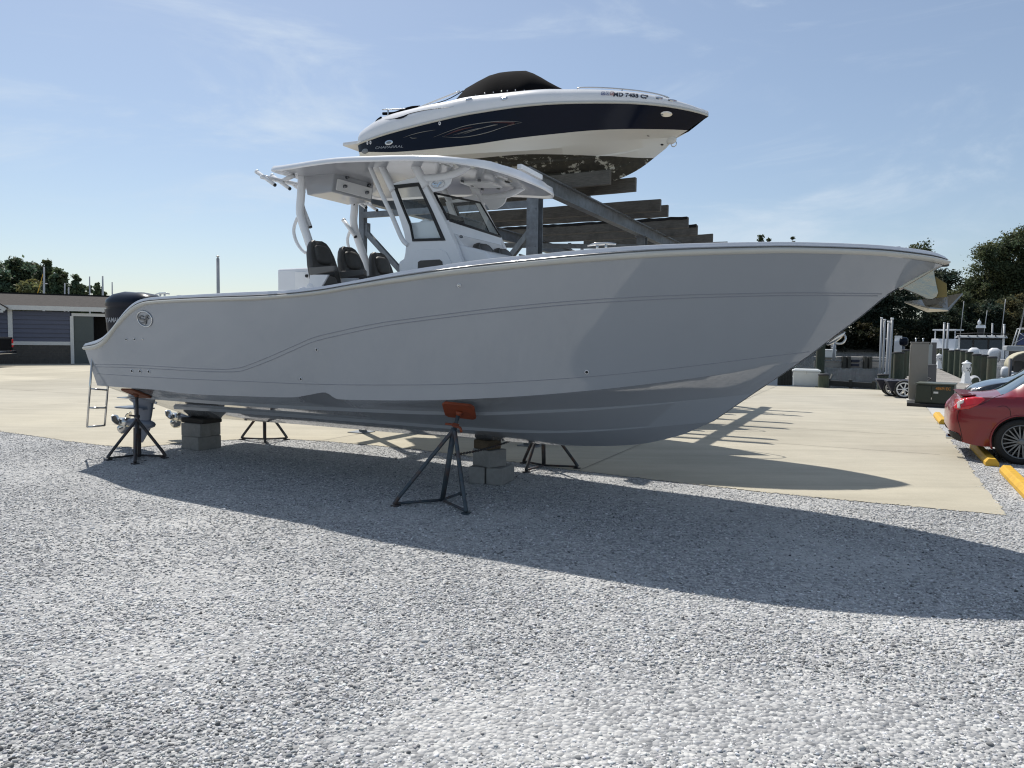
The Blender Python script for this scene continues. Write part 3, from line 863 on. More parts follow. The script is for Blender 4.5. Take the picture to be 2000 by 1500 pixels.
# light bar at the front edge
mb = MB(); a_ = bv(1014, 325, .52); b_ = bv(1056, 347, .05)
R_ = Vector(b_ - a_)
mb.beam(a_, b_, .05, .05); 
for t in np.linspace(.08, .98, 20): mb.beam(Vector(a_) + R_ * t + Vector((.02, 0, -.02)), Vector(a_) + R_ * t + Vector((.02, 0, .028)), .008, .014)
mb.build('light_bar', M['white'], ht, bevel=.006)
M['lens'] = mat('lamp_lens', (0.30, 0.30, 0.28), 0.2)
M['bezel'] = mat('white_bezel', (0.80, 0.80, 0.79), 0.3)
def flush(px, py, s_guess, w, h_, name, m, rot=0, parent=None, t=.015, sub=None):
    """a fitting let into the underside of the hardtop"""
    z = 3.5
    for _ in range(30):
        p = BF.loc(G(px, py, z)); z = zht(p[0], -p[1])
    mb = MB(); n0 = 12; ring = []
    for k in range(n0 * 2):
        a = 2 * PI * k / (n0 * 2); e = .22 if name == 'hatch_panel' else .5
        x = math.copysign(abs(math.cos(a))**e, math.cos(a)) * w / 2; y = math.copysign(abs(math.sin(a))**e, math.sin(a)) * h_ / 2
        ring.append((p[0] + x * math.cos(rot) - y * math.sin(rot), p[1] + x * math.sin(rot) + y * math.cos(rot), z))
    sl = (zht(p[0] + .1) - zht(p[0] - .1)) / .2
    ring = [(x, y, z_ + (x - p[0]) * sl) for x, y, z_ in ring]
    mb.prism([(x, y, z_ + .01) for x, y, z_ in ring], (0, 0, -t - .01))
    o = mb.build(name, m, parent or ht, bevel=.003)
    return o, p
for px, py in ((871, 319), (979, 346)):
    o, p = flush(px, py, 0, .20, .085, 'dome_light', M['bezel'], rot=PI / 2); flush(px, py, 0, .14, .05, 'lamp_lens', M['lens'], rot=PI / 2, parent=o, t=.02)
o, p = flush(991, 351.5, 0, .10, .10, 'speaker', M['steel'], t=.02); flush(991, 351.5, 0, .05, .05, 'speaker_cone', M['rubber'], parent=o, t=.03)
o, p = flush(940, 359, 0, .44, .34, 'hatch_panel', M['bezel'], t=.02)
for px, py in ((903, 352), (936, 350), (922, 360), (942, 368), (973, 366)): flush(px, py, 0, .035, .035, 'latch', M['darkchrome'], parent=o, t=.026)
# electronics box across the back
q = [BF.S(x, y, -2.02) for x, y in ((653, 338), (647, 370), (731, 396), (737, 360))]
zb0 = min(p[2] for p in q); 
ya, yb = -.80, .80
za, zb_ = zht(-2.3) + .0, 3.30
ybL, ybR = q[0][1], q[2][1]
mb = MB()
def bx(pts, w=None): pass
zlow = (q[1][2] + q[2][2]) / 2
mb.prism([(-2.52, ybL, zht(-2.52)), (-2.02, ybL, zht(-2.02) + .01), (-2.06, ybL, zlow), (-2.46, ybL, zlow - .01)], (0, ybR - ybL, 0))
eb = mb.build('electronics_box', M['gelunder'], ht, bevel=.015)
mb = MB(); mb.prism([(-2.035, ybL + .06, zht(-2.02) - .06), (-2.035, ybR - .04, zht(-2.02) - .06), (-2.06, ybR - .04, zlow + .03), (-2.06, ybL + .06, zlow + .03)], (.022, 0, .002))
bd = mb.build('box_door', M['bezel'], eb, bevel=.006)
for px, py in ((673, 364), (677, 346), (716, 376), (720, 362)):
    p = BF.S(px, py, -2.02); mb = MB(); mb.lathe([(0, .03), (.018, .03), (.022, .015), (.022, -.01)], p, 12, (1, 0, 0)); mb.build('latch', M['darkchrome'], bd)
# rod holders along the aft edge
mb = MB(); yy = np.linspace(-.95, .95, 9); zr = zht(-2.6) - .10
rail = [(-2.72, y, zr + .02 * (1 - (y)**2)) for y in np.linspace(-1.0, 1.0, 12)]
mb.tube(rail, .028, 10)
for y in (-.7, .7): mb.tube([(-2.72, y, zr), (-2.5, y, zr + .05)], .028, 8)
rl = mb.build('rod_rail', M['white'], ht)
def rod_holder(p, d, Lr, name='rod_holder', parent=None, r=.026):
    mb = MB(); p = Vector(p); d = Vector(d).normalized()
    mb.tube([p, p + d * Lr], [r, r], 12); mb.tube([p + d * (Lr - .03), p + d * Lr], r * 1.14, 12); 
    o = mb.build(name, M['white'], parent or boat)
    m2 = MB(); m2.tube([p - d * .012, p + d * .015], r * .9, 12); m2.build('end_cap', M['rubber'], o); return o
for y in yy: rod_holder((-2.56, y, zr - .10), (-.80, -.03, .50), .34, parent=ht, r=.023)
# ---------------- pipework
def legs(ptsn, v, r, flat=1.0, name='hardtop_leg', s_=None):
    P = [bv(x, y, v) for x, y in ptsn]
    mb = MB(); mb.tube(catmull(P, 6), r, 12, flat=flat, upv=(0, 1, 0)); return P
VL = .50
near_leg = [bv(x, y, VL) for x, y in ((590, 342), (588, 380), (586, 410), (590, 432), (600, 462), (612, 500), (626, 548))]
mb = MB(); mb.tube(catmull(near_leg, 6), .058, 14, flat=.7, upv=(0, 1, 0)); ln = mb.build('hardtop_leg', M['white'], boat)
g_ = [bv(x, y, VL) for x, y in ((581, 425), (575, 441), (574, 455), (579, 472), (588, 486), (597, 494))]
mb = MB(); mb.tube(catmull(g_, 6), .020, 10); mb.build('grab_rail', M['white'], ln)
far_leg = [(p[0] + .0, VL, p[2]) for p in near_leg]
mb = MB(); mb.tube(catmull(far_leg, 6), .058, 14, flat=.7, upv=(0, 1, 0)); lf = mb.build('hardtop_leg', M['white'], boat)
mb = MB(); mb.tube(catmull([(p[0], VL, p[2]) for p in g_], 6), .020, 10); mb.build('grab_rail', M['white'], lf)
rod_holder(bv(606, 443, VL - .06), Vector(bv(594, 412, VL - .06)) - Vector(bv(606, 443, VL - .06)), .30, parent=ln)
p_ = bv(694, 462, -VL + .06); rod_holder(p_, Vector(bv(674, 434, -VL + .06)) - Vector(p_), .32, parent=lf)
# forward struts and the console side frames, port and starboard
VP = .62
def side_frame(sgn):
    k = -1 if sgn > 0 else 1                       # sgn +1: camera side
    def q(x, y): p = bv(x, y, VP); return (p[0], k * VP, p[2])
    outer = [q(*p) for p in ((757, 361), (790, 351), (822, 343), (838, 372), (855, 406), (872, 438), (890, 478), (907, 523), (846, 536), (780, 546), (788, 510), (794, 482), (789, 455), (775, 410), (764, 380))]
    hole = [q(*p) for p in ((768, 362), (818, 356.5), (845, 413), (870, 469.5), (806, 471.5), (803, 455), (800, 441), (783, 400))]
    mb = MB(); mb.prism(outer, (0, -k * .07, 0), hole=hole)
    o = mb.build('side_frame', M['white'], boat, bevel=.012)
    cen = np.mean(hole, 0)
    inn = [tuple(np.array(p) + (cen - p) * np.array([.15, 0, .10])) for p in hole]
    mb = MB(); mb.prism([(a, b + k * .008, c) for a, b, c in hole], (0, -k * .03, 0), hole=[(a, b + k * .008, c) for a, b, c in inn])
    wf = mb.build('window_frame', M['rubber'], o)
    mb = MB(); mb.prism([(a, b - k * .01, c) for a, b, c in inn], (0, -k * .008, 0)); mb.build('window_glass', M['glass'], wf)
    for pts, r in ((((719, 318), (745, 378), (765, 420), (785, 466), (797, 479)), .026), (((742, 317), (758, 352), (768, 372)), .040)):
        mb = MB(); P = [q(*p) for p in pts]; mb.tube(catmull(P, 5), r, 12); mb.build('strut', M['white'], o)
    P = [q(*p) for p in ((806, 314), (818, 338), (832, 364))]
    mb = MB(); mb.tube(catmull(P, 5), .052, 14, flat=.6, upv=(0, 1, 0)); mb.build('strut', M['white'], o)
    arc = [q(*p) for p in ((822, 349), (850, 347), (875, 343), (897, 335), (913, 325), (922, 317))]
    mb = MB(); mb.tube(catmull(arc, 6), [.042] * 31, 12, flat=.55, upv=(0, 1, 0)); mb.build('arch_bracket', M['white'], o)
    pl = [q(*p) for p in ((830, 352), (882, 348), (879, 358), (872, 366), (862, 372), (846, 375))]
    mb = MB(); mb.prism([(a, b + k * .0, c) for a, b, c in pl], (0, -k * .02, 0)); bp = mb.build('badge_bracket', M['white'], o, bevel=.004)
    c_ = q(856, 360); badge((c_[0], c_[1] + k * .004, c_[2]), (0, k, 0), (0, 0, 1), .17, .085, bp, M['chrome'], M['chrome'])
    if True:
        lp = [q(*p) for p in ((812, 540), (806, 520), (806, 502), (811, 491), (822, 488), (858, 486), (872, 492), (882, 512), (887, 534))]
        mb = MB(); mb.prism([(a, b + k * .0, c) for a, b, c in lp], (0, k * .012, 0)); ip = mb.build('access_door', M['white'], o, bevel=.008)
        gp = [q(*p) for p in ((818, 512), (823, 509), (860, 507), (865, 511), (869, 531), (817, 537))]
        mb = MB(); mb.prism([(a, b + k * .013, c) for a, b, c in gp], (0, k * .004, 0)); mb.build('vent_grille', M['seat'], ip)
    return o
gm = D.materials.new('tinted_glass'); gm.use_nodes = True
_nt = gm.node_tree; _b = _nt.nodes['Principled BSDF']; _o = _nt.nodes['Material Output']
_tr = _nt.nodes.new('ShaderNodeBsdfTransparent'); _tr.inputs[0].default_value = (.97, .985, .985, 1)
_gl = _nt.nodes.new('ShaderNodeBsdfGlossy'); _gl.inputs['Roughness'].default_value = .02; _gl.inputs[0].default_value = (.8, .85, .85, 1)
_fr = _nt.nodes.new('ShaderNodeFresnel'); _fr.inputs[0].default_value = 1.4
_mx = _nt.nodes.new('ShaderNodeMixShader'); _ge = _nt.nodes.new('ShaderNodeNewGeometry'); _sb = _nt.nodes.new('ShaderNodeMath'); _sb.operation = 'SUBTRACT'; _sb.inputs[0].default_value = 1.0; _nt.links.new(_ge.outputs['Backfacing'], _sb.inputs[1]); _mu = _nt.nodes.new('ShaderNodeMath'); _mu.operation = 'MULTIPLY'; _nt.links.new(_fr.outputs[0], _mu.inputs[0]); _nt.links.new(_sb.outputs[0], _mu.inputs[1]); _nt.links.new(_mu.outputs[0], _mx.inputs[0]); _nt.links.new(_tr.outputs[0], _mx.inputs[1]); _nt.links.new(_gl.outputs[0], _mx.inputs[2]); _nt.links.new(_mx.outputs[0], _o.inputs['Surface'])
M['glass'] = gm
side_frame(1); side_frame(-1)
# console body between the frames
sA, sB = -1.02, -.08
cz = lambda s: float(np.interp(s, [-1.1, -.45, .05, .5], [2.62, 2.72, 2.50, 2.30]))
mb = MB(); mb.smooth = False
prof = [(-1.0, 1.6), (-1.06, 2.55), (-.82, 2.66), (-.42, 2.76), (.10, 2.62), (.34, 2.25), (.42, 1.6)]
mb.prism([(s, -.545, z) for s, z in prof], (0, 1.09, 0)); con = mb.build('console', M['white'], boat, bevel=.03, seg=3)
# windshield: near and far edges
wn_t = bv(848, 377, .52); wn_b = bv(877, 430, .55); wf_t = bv(938, 396, -.52); wf_b = bv(977, 462, -.55)
wt = np.array([wn_t, wf_t, wf_b, wn_b])
mb = MB(); nrm_ = np.cross(wt[1] - wt[0], wt[3] - wt[0]); nrm_ /= np.linalg.norm(nrm_)
mb.prism([tuple(p) for p in wt], tuple(nrm_ * .008)); ws = mb.build('windshield', M['glass'], boat)
mb = MB()
for a, b, r in ((0, 1, .012), (1, 2, .010), (2, 3, .016), (3, 0, .014)): mb.tube([wt[a], wt[b]], r, 8)
mb.build('windshield_frame', M['rubber'], ws)
# panel below the glass down to the console
pb = [tuple(wt[3]), tuple(wt[2]), (wt[2][0] + .10, .56, 2.30), (wt[3][0] + .22, -.56, 2.28)]
mb = MB()
fr_low = [(wt[3][0], -.56, wt[3][2]), (wt[2][0], .56, wt[2][2]), (wt[2][0] + .16, .56, 2.25), (wt[3][0] + .16, -.56, 2.25)]
mb.grid([[fr_low[0], fr_low[1]], [fr_low[3], fr_low[2]]]); mb.grid([[fr_low[3], fr_low[2]], [(.3, -.56, 1.62), (.3, .56, 1.62)]])
mb.add([fr_low[0], fr_low[3], (.3, -.56, 1.62), (-.9, -.56, 1.62), (-.9, -.56, wt[3][2])], [(0, 1, 2, 3, 4)])
mb.add([fr_low[1], fr_low[2], (.3, .56, 1.62), (-.9, .56, 1.62), (-.9, .56, wt[2][2])], [(4, 3, 2, 1, 0)])
mb.build('console_front', M['white'], con, recalc=True)
disc = bv(900, 462, .57); mb = MB(); mb.lathe([(0, .012), (.012, .012), (.016, 0), (.016, -.02)], disc, 10, (0, -1, 0)); mb.build('latch', M['darkchrome'], con)
# helm display and wheel behind the glass
mb = MB(); mb.prism([(-.98, -.53, 2.60), (-.95, -.53, 2.92), (-.70, -.53, 3.02), (-.30, -.53, 2.82), (-.12, -.53, 2.62)], (0, 1.06, 0)); mb.build('dash', M['white'], con, bevel=.02)
mb = MB(); mb.box((-.68, 0, 3.06), (.05, .50, .16), Matrix.Rotation(math.radians(-20), 3, 'Y')); dsp = mb.build('chart_display', M['blackgloss'], con, bevel=.01)
mb = MB(); mb.tube([(-.98 + .07 * math.sin(t), -.1 + .17 * math.cos(t), 2.72 + .15 * math.sin(t)) for t in np.linspace(0, 2 * PI, 25)[:-1]], .014, 8, closed=True)
for t in (.5, 2.6, 4.7): mb.cyl((-.95, -.1, 2.70), (-.98 + .07 * math.sin(t), -.1 + .17 * math.cos(t), 2.72 + .15 * math.sin(t)), .01)
mb.cyl((-.95, -.1, 2.70), (-.85, -.1, 2.62), .025); mb.build('steering_wheel', M['rubber'], con)
# ---------------- seats
def seat_at(s0, v, zs, name='helm_seat', hgt=.60, wd=.50, arms=True, lean=.16):
    y = -v
    secs = [(0, .46, .15), (.12, .50, .16), (.28, .50, .145), (.42, .45, .13), (.52, .36, .115), (.575, .27, .09), (.60, .14, .05)]
    mb = MB(); mb.smooth = True; rws = []
    for h_, w_, t_ in secs:
        x0 = s0 - lean * h_ / .6; w_ *= wd / .5; h2 = h_ * hgt / .6; ring = []
        for k in range(24):
            a = 2 * PI * k / 24; e = .55
            cx = math.copysign(abs(math.cos(a))**e, math.cos(a)); cy = math.copysign(abs(math.sin(a))**e, math.sin(a))
            wrap = .05 * cy * cy
            ring.append((x0 + t_ / 2 * cx + wrap, y + w_ / 2 * cy, zs + h2))
        rws.append(ring)
    mb.grid(rws, closed=True); mb.add(rws[-1], [tuple(range(24))])
    o = mb.build(name, M['seat'], boat, recalc=True)
    # lumbar and head cushions
    mb = MB(); R_ = Matrix.Rotation(-math.atan2(lean, hgt), 3, 'Y')
    mb.ell((s0 + .06, y, zs + .09), (.045, .15 * wd / .5, .085), R_, e=.6); mb.build('lumbar_pad', M['seatlight'], o)
    mb = MB(); mb.ell((s0 - .04, y, zs + .42 * hgt / .6), (.05, .15 * wd / .5, .12), R_, e=.6); mb.ell((s0 + .012, y, zs + .22 * hgt / .6), (.042, .17 * wd / .5, .06), R_, e=.6); mb.build('head_pad', M['seat'], o)
    mb = MB(); mb.ell((s0 + .24, y, zs - .03), (.28, wd / 2, .09), Matrix.Rotation(math.radians(-8), 3, 'Y'), e=.5); mb.build('seat_cushion', M['seat'], o)
    mb = MB(); mb.ell((s0 + .24, y, zs - .12), (.27, wd / 2 * .98, .06), e=.4); mb.build('seat_base', M['white'], o)
    if arms:
        for sy in (-1, 1):
            mb = MB(); yy_ = y + sy * (wd / 2 + .03)
            mb.prism([(s0 + .02, yy_ - .02, zs + .16), (s0 + .40, yy_ - .02, zs + .20), (s0 + .40, yy_ - .02, zs + .26), (s0 + .0, yy_ - .02, zs + .25)], (0, .05, 0))
            ar = mb.build('armrest', M['seatlight'], o, bevel=.015)
            mb = MB(); mb.prism([(s0 - .02, yy_ - .012, zs - .12), (s0 + .10, yy_ - .012, zs - .10), (s0 + .30, yy_ - .012, zs + .16), (s0 + .02, yy_ - .012, zs + .17), (s0 - .0, yy_ - .012, zs + .06)], (0, .03, 0))
            mb.lathe([(0, .028), (.055, .028), (.06, .02), (.06, -.01)], (s0 + .02, yy_ - .012 * sy, zs + .01), 14, (0, sy, 0))
            mb.build('arm_bracket', M['white'], ar, bevel=.005)
    return o
for px, py, v in ((622, 470, .60), (680, 482, .02), (739, 493, -.56)):
    p = bv(px, py, v); seat_at(p[0] + .10, v, p[2] - .60, wd=.46)
# console forward seat
for px, py, v in ((947, 475, .26), (985, 485, -.24)):
    p = bv(px, py, v); seat_at(p[0] + .04, v, p[2] - .42, 'bow_seat', hgt=.42, wd=.46, arms=False, lean=.12)
# leaning post and rigging station behind the seats
p0 = bv(541, 525, .45); p1 = bv(612, 570, .45)
mb = MB(); mb.box(((p0[0] + p1[0]) / 2, 0.02, p0[2] - .42), (abs(p1[0] - p0[0]), .94, .84)); rs = mb.build('rigging_station', M['white'], boat, bevel=.03, seg=3)
mb = MB(); cxs = (p0[0] + p1[0]) / 2 + .13
mb.box((cxs, -.455, p0[2] - .28), (.24, .012, .46)); mb.build('locker_door', M['bezel'], rs, bevel=.006)
mb = MB(); mb.lathe([(0, .02), (.02, .02), (.02, -.01)], bv(600, 539, .46), 10, (0, -1, 0)); mb.build('latch', M['rubber'], rs)
mb = MB(); mb.box((-2.05, 0, 1.95), (.7, 1.5, .66)); mb.build('leaning_post', M['white'], boat, bevel=.03)

# ---------------- outboards
def outboard(yc, first=None):
    o0 = -5.75; DZ = -.13; n0_ = set(o.name for o in COL.objects)
    mb = MB(); mb.smooth = True
    # lower unit: swept midsection, cavitation plate, gearcase, skeg
    rws = []
    for z, x0, x1, w_ in ((1.62, -.36, .30, .14), (1.2, -.36, .30, .13), (.98, -.34, .28, .11), (.84, -.30, .24, .08), (.80, -.22, .22, .06), (.62, -.20, .18, .045), (.52, -.18, .14, .05)):
        rws.append([(o0 + (x0 + x1) / 2 + (x1 - x0) / 2 * math.cos(a), yc + w_ * math.sin(a), z) for a in np.linspace(0, 2 * PI, 17)[:-1]])
    mb.grid(rws, closed=True, flip=True); mb.add(rws[0], [tuple(range(16))]); mb.add(rws[-1], [tuple(range(16))])
    mb.ell((o0 - .08, yc, .50), (.34, .075, .075), e=.9)
    mb.smooth = False
    mb.prism([(o0 - .48, yc - .13, .72), (o0 - .40, yc - .16, .72), (o0 + .12, yc - .10, .72), (o0 + .16, yc, .72), (o0 + .12, yc + .10, .72), (o0 - .40, yc + .16, .72), (o0 - .48, yc + .13, .72)], (0, 0, .018))
    mb.prism([(o0 - .18, yc - .012, .46), (o0 + .16, yc - .012, .46), (o0 - .04, yc - .012, .22), (o0 - .16, yc - .012, .22)], (0, .024, 0))
    mb.box((o0 + .34, yc, 1.30), (.36, .30, .5))
    ob = mb.build('outboard_motor', M['outgrey'], boat, recalc=True)
    mb = MB(); mb.smooth = True; rws = []
    for z, x0, x1, w_ in ((1.42, -.48, .14, .16), (1.52, -.55, .18, .21), (1.75, -.60, .24, .245), (1.98, -.62, .28, .26), (2.04, -.625, .30, .265)):
        rws.append([(o0 + (x0 + x1) / 2 + (x1 - x0) / 2 * math.copysign(abs(math.cos(a))**.55, math.cos(a)), yc + w_ * math.copysign(abs(math.sin(a))**.6, math.sin(a)), z) for a in np.linspace(0, 2 * PI, 29)[:-1]])
    mb.grid(rws, closed=True, flip=True)
    cw = mb.build('cowling', M['outboard'], ob, recalc=True)
    mb = MB(); mb.smooth = True; rws = []
    for z, x0, x1, w_, tl in ((2.04, -.61, .28, .25, 0), (2.075, -.61, .27, .245, .0), (2.09, -.63, .34, .27, .0), (2.16, -.61, .38, .265, .02), (2.225, -.49, .38, .22, .03), (2.275, -.28, .26, .14, .02), (2.29, -.12, .04, .04, 0)):
        rws.append([(o0 + (x0 + x1) / 2 + (x1 - x0) / 2 * math.copysign(abs(math.cos(a))**.6, math.cos(a)), yc + w_ * math.copysign(abs(math.sin(a))**.65, math.sin(a)), z - tl * math.cos(a) * 1.5) for a in np.linspace(0, 2 * PI, 29)[:-1]])
    mb.grid(rws, closed=True, flip=True); mb.add(rws[-1], [tuple(range(28))])
    mb.build('cowling_top', M['outboard'], ob, recalc=True)
    vs, fs = text_geo('YAMAHA', .095, bold=.002, extrude=.002); m2 = MB()
    Q = frame_m((o0 - .25, yc - .262, 1.88), (1, 0, 0), (0, 0, 1)); m2.add([tuple(Q @ Vector(p)) for p in vs], fs); m2.build('lettering', M['letters'], ob)
    # propeller
    mb = MB(); hx = o0 - .46
    mb.tube([(hx + .10, yc, .50), (hx + .02, yc, .50), (hx - .12, yc, .50), (hx - .16, yc, .50)], [.07, .065, .058, .045], 14)
    for k in range(3):
        a0 = 2 * PI * k / 3 + .7; mb.smooth = True; rr = []
        for r_ in np.linspace(.05, .19, 6):
            hw_ = .085 * math.sin(PI * min(max((r_ - .02) / .185, 0.12), .96)) ** .6; pts_ = []
            for t in np.linspace(-1, 1, 7):
                ang = a0 + t * hw_ / max(r_, .09) * .95
                pts_.append((hx - .03 + t * hw_ * .62, yc + r_ * math.cos(ang), .50 + r_ * math.sin(ang)))
            rr.append(pts_)
        mb.grid(rr)
    p = mb.build('propeller', M['steel'], ob); md = p.modifiers.new('thick', 'SOLIDIFY'); md.thickness = .006
    ob.data.transform(Matrix.Translation((0, 0, DZ * .5)))
    for v_ in ob.data.vertices:
        if v_.co.z < 1.2 + DZ * .5: v_.co.z += DZ * .5
    p.data.transform(Matrix.Translation((0, 0, DZ)))
    return ob
outboard(-.45); outboard(.45)
# ---------------- swim ladder hanging at the stern
LP = lambda x, y, s: BF.S(x, y, s)
mb = MB(); a0 = LP(180, 700, -5.55); a1 = LP(170, 834, -5.72); b0 = LP(211, 756, -5.5); b1 = LP(204.5, 831, -5.72)
b0 = b1 + (a0 - a1) * .95
mb.tube([a0, a1], .014, 8); mb.tube([b0, b1], .014, 8); lad = mb.build('swim_ladder', M['steel'], boat)
for t in (.44, .72, 1.0):
    m2 = MB(); m2.tube([a0 + (a1 - a0) * t, b0 + (b1 - b0) * t], .013, 8); m2.build('rung', M['steel'], lad)
# trim tab
mb = MB(); mb.box((-5.42, -.8, .80), (.30, .36, .012)); mb.build('trim_tab', M['dullsteel'], boat)
# ================================================================ storage rack and the boats on it
U_ANG = AP_ANG
_tip = AY(1384, 222, 12.27)
UF = Frame((_tip[0], _tip[1], 0), U_ANG)
def galv():
    m = mat('galvanised_steel', (0.17, 0.185, 0.20), 0.5, metal=0.35, var=0.30, vscale=9, rvar=0.12, dirt=(0.10, 0.105, 0.11), dscale=3, damt=.6)
    return m
M['galv'] = galv()
M['bunk'] = mat('weathered_timber', (0.115, 0.107, 0.092), 0.85, var=0.35, vscale=6, wood=(1.2, 14, 14), bump=.5, bscale=14, dirt=(.05, .047, .042), dscale=3.5, damt=.6)
M['carpet'] = mat('black_bunk_carpet', (0.010, 0.010, 0.010), 0.95, bump=.8, bscale=120)
rack = thing('boat_rack', 'tall galvanised steel boat storage rack with weathered timber bunks behind the grey boat', 'boat rack', UF)
ZB = 4.27; XR, XL = -2.25, -5.5
def U(x, v, z): return (x, -v, z)
def vat(px, py, x):                       # v of a sight line in the plane x
    return -UF.S(px, py, x)[1]
vR = vat(1044, 460, XR); vR2 = vat(1254, 462, XR); vL = vat(706, 450, XL)
mb = MB()
for x, va in ((XR, vR + .35), (XL, vL + .6)):
    mb = MB(); mb.ibeam(U(x, va, ZB - .13), U(x, -9.5, ZB - .13), .15, .26, .022)
    mb.build('top_beam', M['galv'], rack)
    mb = MB(); mb.ibeam(U(x, va - .1, 1.55), U(x, -9.5, 1.55), .14, .22, .02)
    mb.build('lower_beam', M['galv'], rack)
posts = [(XR, vR), (XR, vR2), (XR, vR2 - 4.6), (XL, vL), (XL, vL - 4.4), (XL, vL - 8.6)]
for i, (x, v) in enumerate(posts):
    mb = MB()
    if x == XL:
        mb.box(U(x, v, (ZB - .26) / 2), (.10, .012, ZB - .26)); mb.box(U(x - .045, v - .045, (ZB - .26) / 2), (.012, .10, ZB - .26)); mb.box(U(x + .045, v - .045, (ZB - .26) / 2), (.012, .10, ZB - .26)); mb.box(U(x, v, .01), (.34, .34, .02)); mb.build('post', M['galv'], rack); continue
    mb.box(U(x, v + .09, (ZB - .26) / 2), (.19, .016, ZB - .26)); mb.box(U(x, v - .09, (ZB - .26) / 2), (.19, .016, ZB - .26)); mb.box(U(x, v, (ZB - .26) / 2), (.014, .18, ZB - .26))
    mb.box(U(x, v, .01), (.34, .34, .02)); mb.box(U(x, v, ZB - .27), (.26, .26, .02))
    for z in np.arange(.6, ZB - .4, .28):
        for s in (-.06, .06): mb.cyl(U(x + s, v + .097, z), U(x + s, v + .104, z), .012, n=8)
    mb.build('post', M['galv'], rack)
# cross struts and braces between the front posts
zs = float(UF.S(708, 421, XL)[2])
for vv0, vv1 in ((vR, vL), (vR2, vL - 4.4)):
    mb = MB(); mb.beam(U(XR, vv1 * 0 + vv0, zs), U(XL, vv1, zs), .06, .10); mb.build('cross_strut', M['galv'], rack)
p0 = UF.S(711, 449, XL); p1 = UF.S(783, 529, XL + .9)
mb = MB(); d_ = (p1 - p0); mb.beam(tuple(p0), tuple(p0 + d_ * 1.6), .06, .09); mb.box(tuple(p0 + np.array([.03, 0, 0])), (.14, .1, .22)); mb.build('brace', M['galv'], rack)
mb = MB(); q0 = UF.S(1030, 432, XR); mb.beam(U(XR, vR - .05, q0[2]), U(XR - 1.0, vR - .6, q0[2] - .75), .06, .11); mb.build('brace', M['galv'], rack)
# timber bunks, in pairs: one pair per berth
BV = [(.42, -1.50, 0), (-.30, -1.28, 0), (-2.40, -1.40, 0), (-2.98, -1.40, 0), (-4.80, -1.40, 1), (-5.86, -1.42, 1), (-7.60, -1.40, 0), (-8.6, -1.2, 0)]
for i, (v, xe, cpt) in enumerate(BV):
    mb = MB(); x0 = -6.4 if i < 6 else -5.0
    dz = (0, .0, .0, -.02, 0, -.03, -.01, -.1)[i]
    xx = np.linspace(x0, xe, 14); jit = [rnd.uniform(-.006, .006) for _ in xx]
    for yv, sgn in ((-.045, 1),):
        rws = [[(x, -v - .045, ZB + dz + j), (x, -v + .045, ZB + dz + j), (x, -v + .045, ZB + .235 + dz + j), (x, -v - .045, ZB + .235 + dz + j)] for x, j in zip(xx, jit)]
        mb.grid(rws, closed=True); mb.add(rws[0], [(0, 1, 2, 3)]); mb.add(rws[-1], [(3, 2, 1, 0)])
    b = mb.build('bunk', M['bunk'], rack, recalc=True)
    m2 = MB()
    for xb in (XR, XL): 
        m2.box(U(xb + .03, v - .075, ZB + .08), (.10, .012, .2)); m2.box(U(xb + .03, v - .12, ZB + .008), (.10, .10, .012))
    m2.build('bracket', M['galv'], b)
    if cpt:
        m3 = MB(); xs_ = np.linspace(x0, xe - .02, 40)
        rws = [[(x, -v - .055, ZB + .19 + dz + rnd.uniform(-.012, .012)), (x, -v - .055, ZB + .245 + dz + rnd.uniform(0, .02)), (x, -v + .055, ZB + .245 + dz), (x, -v + .055, ZB + .19 + dz)] for x in xs_]
        m3.grid(rws); m3.add(rws[-1], [(0, 1, 2, 3)]); m3.build('carpet', M['carpet'], b)
for v, z in ((.42, 1.67), (-.3, 1.67), (-2.4, 1.67), (-3.0, 1.67), (-4.8, 1.67), (-5.86, 1.67)):
    mb = MB(); mb.box(U(-3.9, v, z + .115), (5.2, .09, .23)); mb.build('bunk', M['bunk'], rack)

# ---------------- the blue and white boat on the top level
bow = thing('bowrider_boat', 'white and navy sport boat under a black cockpit cover, up on the rack', 'boat', UF)
VsU = tab([-6.6, -6.2, -5.5, -4, -3, -2, -1.2, -.6, -.25, -.06, 0], [.72, 1.0, 1.14, 1.20, 1.20, 1.12, .90, .58, .30, .10, 0])
VnU = tab([-6.6, -6.2, -5.5, -4, -3, -2, -1.2, -.6, -.28], [.70, .98, 1.12, 1.17, 1.14, 1.02, .72, .30, 0])
VcU = tab([-6.6, -6.2, -5, -4, -3, -2.2, -1.5, -.95, -.55], [.66, .92, 1.04, 1.06, 1.02, .86, .55, .2, 0])
NU = 110
shU = [(699, 283), (720, 274), (771, 257.5), (845, 238.5), (919, 222.5), (993, 211), (1067, 203.5), (1141, 201), (1215, 201), (1289, 206), (1344, 215), (1383, 226)]
nvU = [(701, 297.5), (772, 297), (845, 291), (919, 283), (993, 272), (1104, 259.5), (1178, 253.5), (1252, 252), (1343, 254.5)]
chU = [(704, 309), (800, 309), (934, 299), (1030, 294), (1089, 289), (1150, 283), (1215, 276), (1280, 270), (1319, 269)]
keU = [(690, 350), (820, 360), (950, 366), (1060, 367), (1122, 365), (1178, 359), (1215, 347), (1252, 328), (1281, 305), (1300, 290)]
uS = trace(UF, shU, VsU, NU, 2); uN = trace(UF, nvU, VnU, NU, 3); uC = trace(UF, chU, VcU, NU, 3); uK = trace(UF, keU, lambda s: 0 * s + .01, NU, 4)
rowsU = []
Q01 = np.linspace(0, 1, NU)
def rowU(s, v, z): rowsU.append([(a, -b, c) for a, b, c in zip(s, v, z)])
rowU(uK[0], 0 * Q01, uK[1])
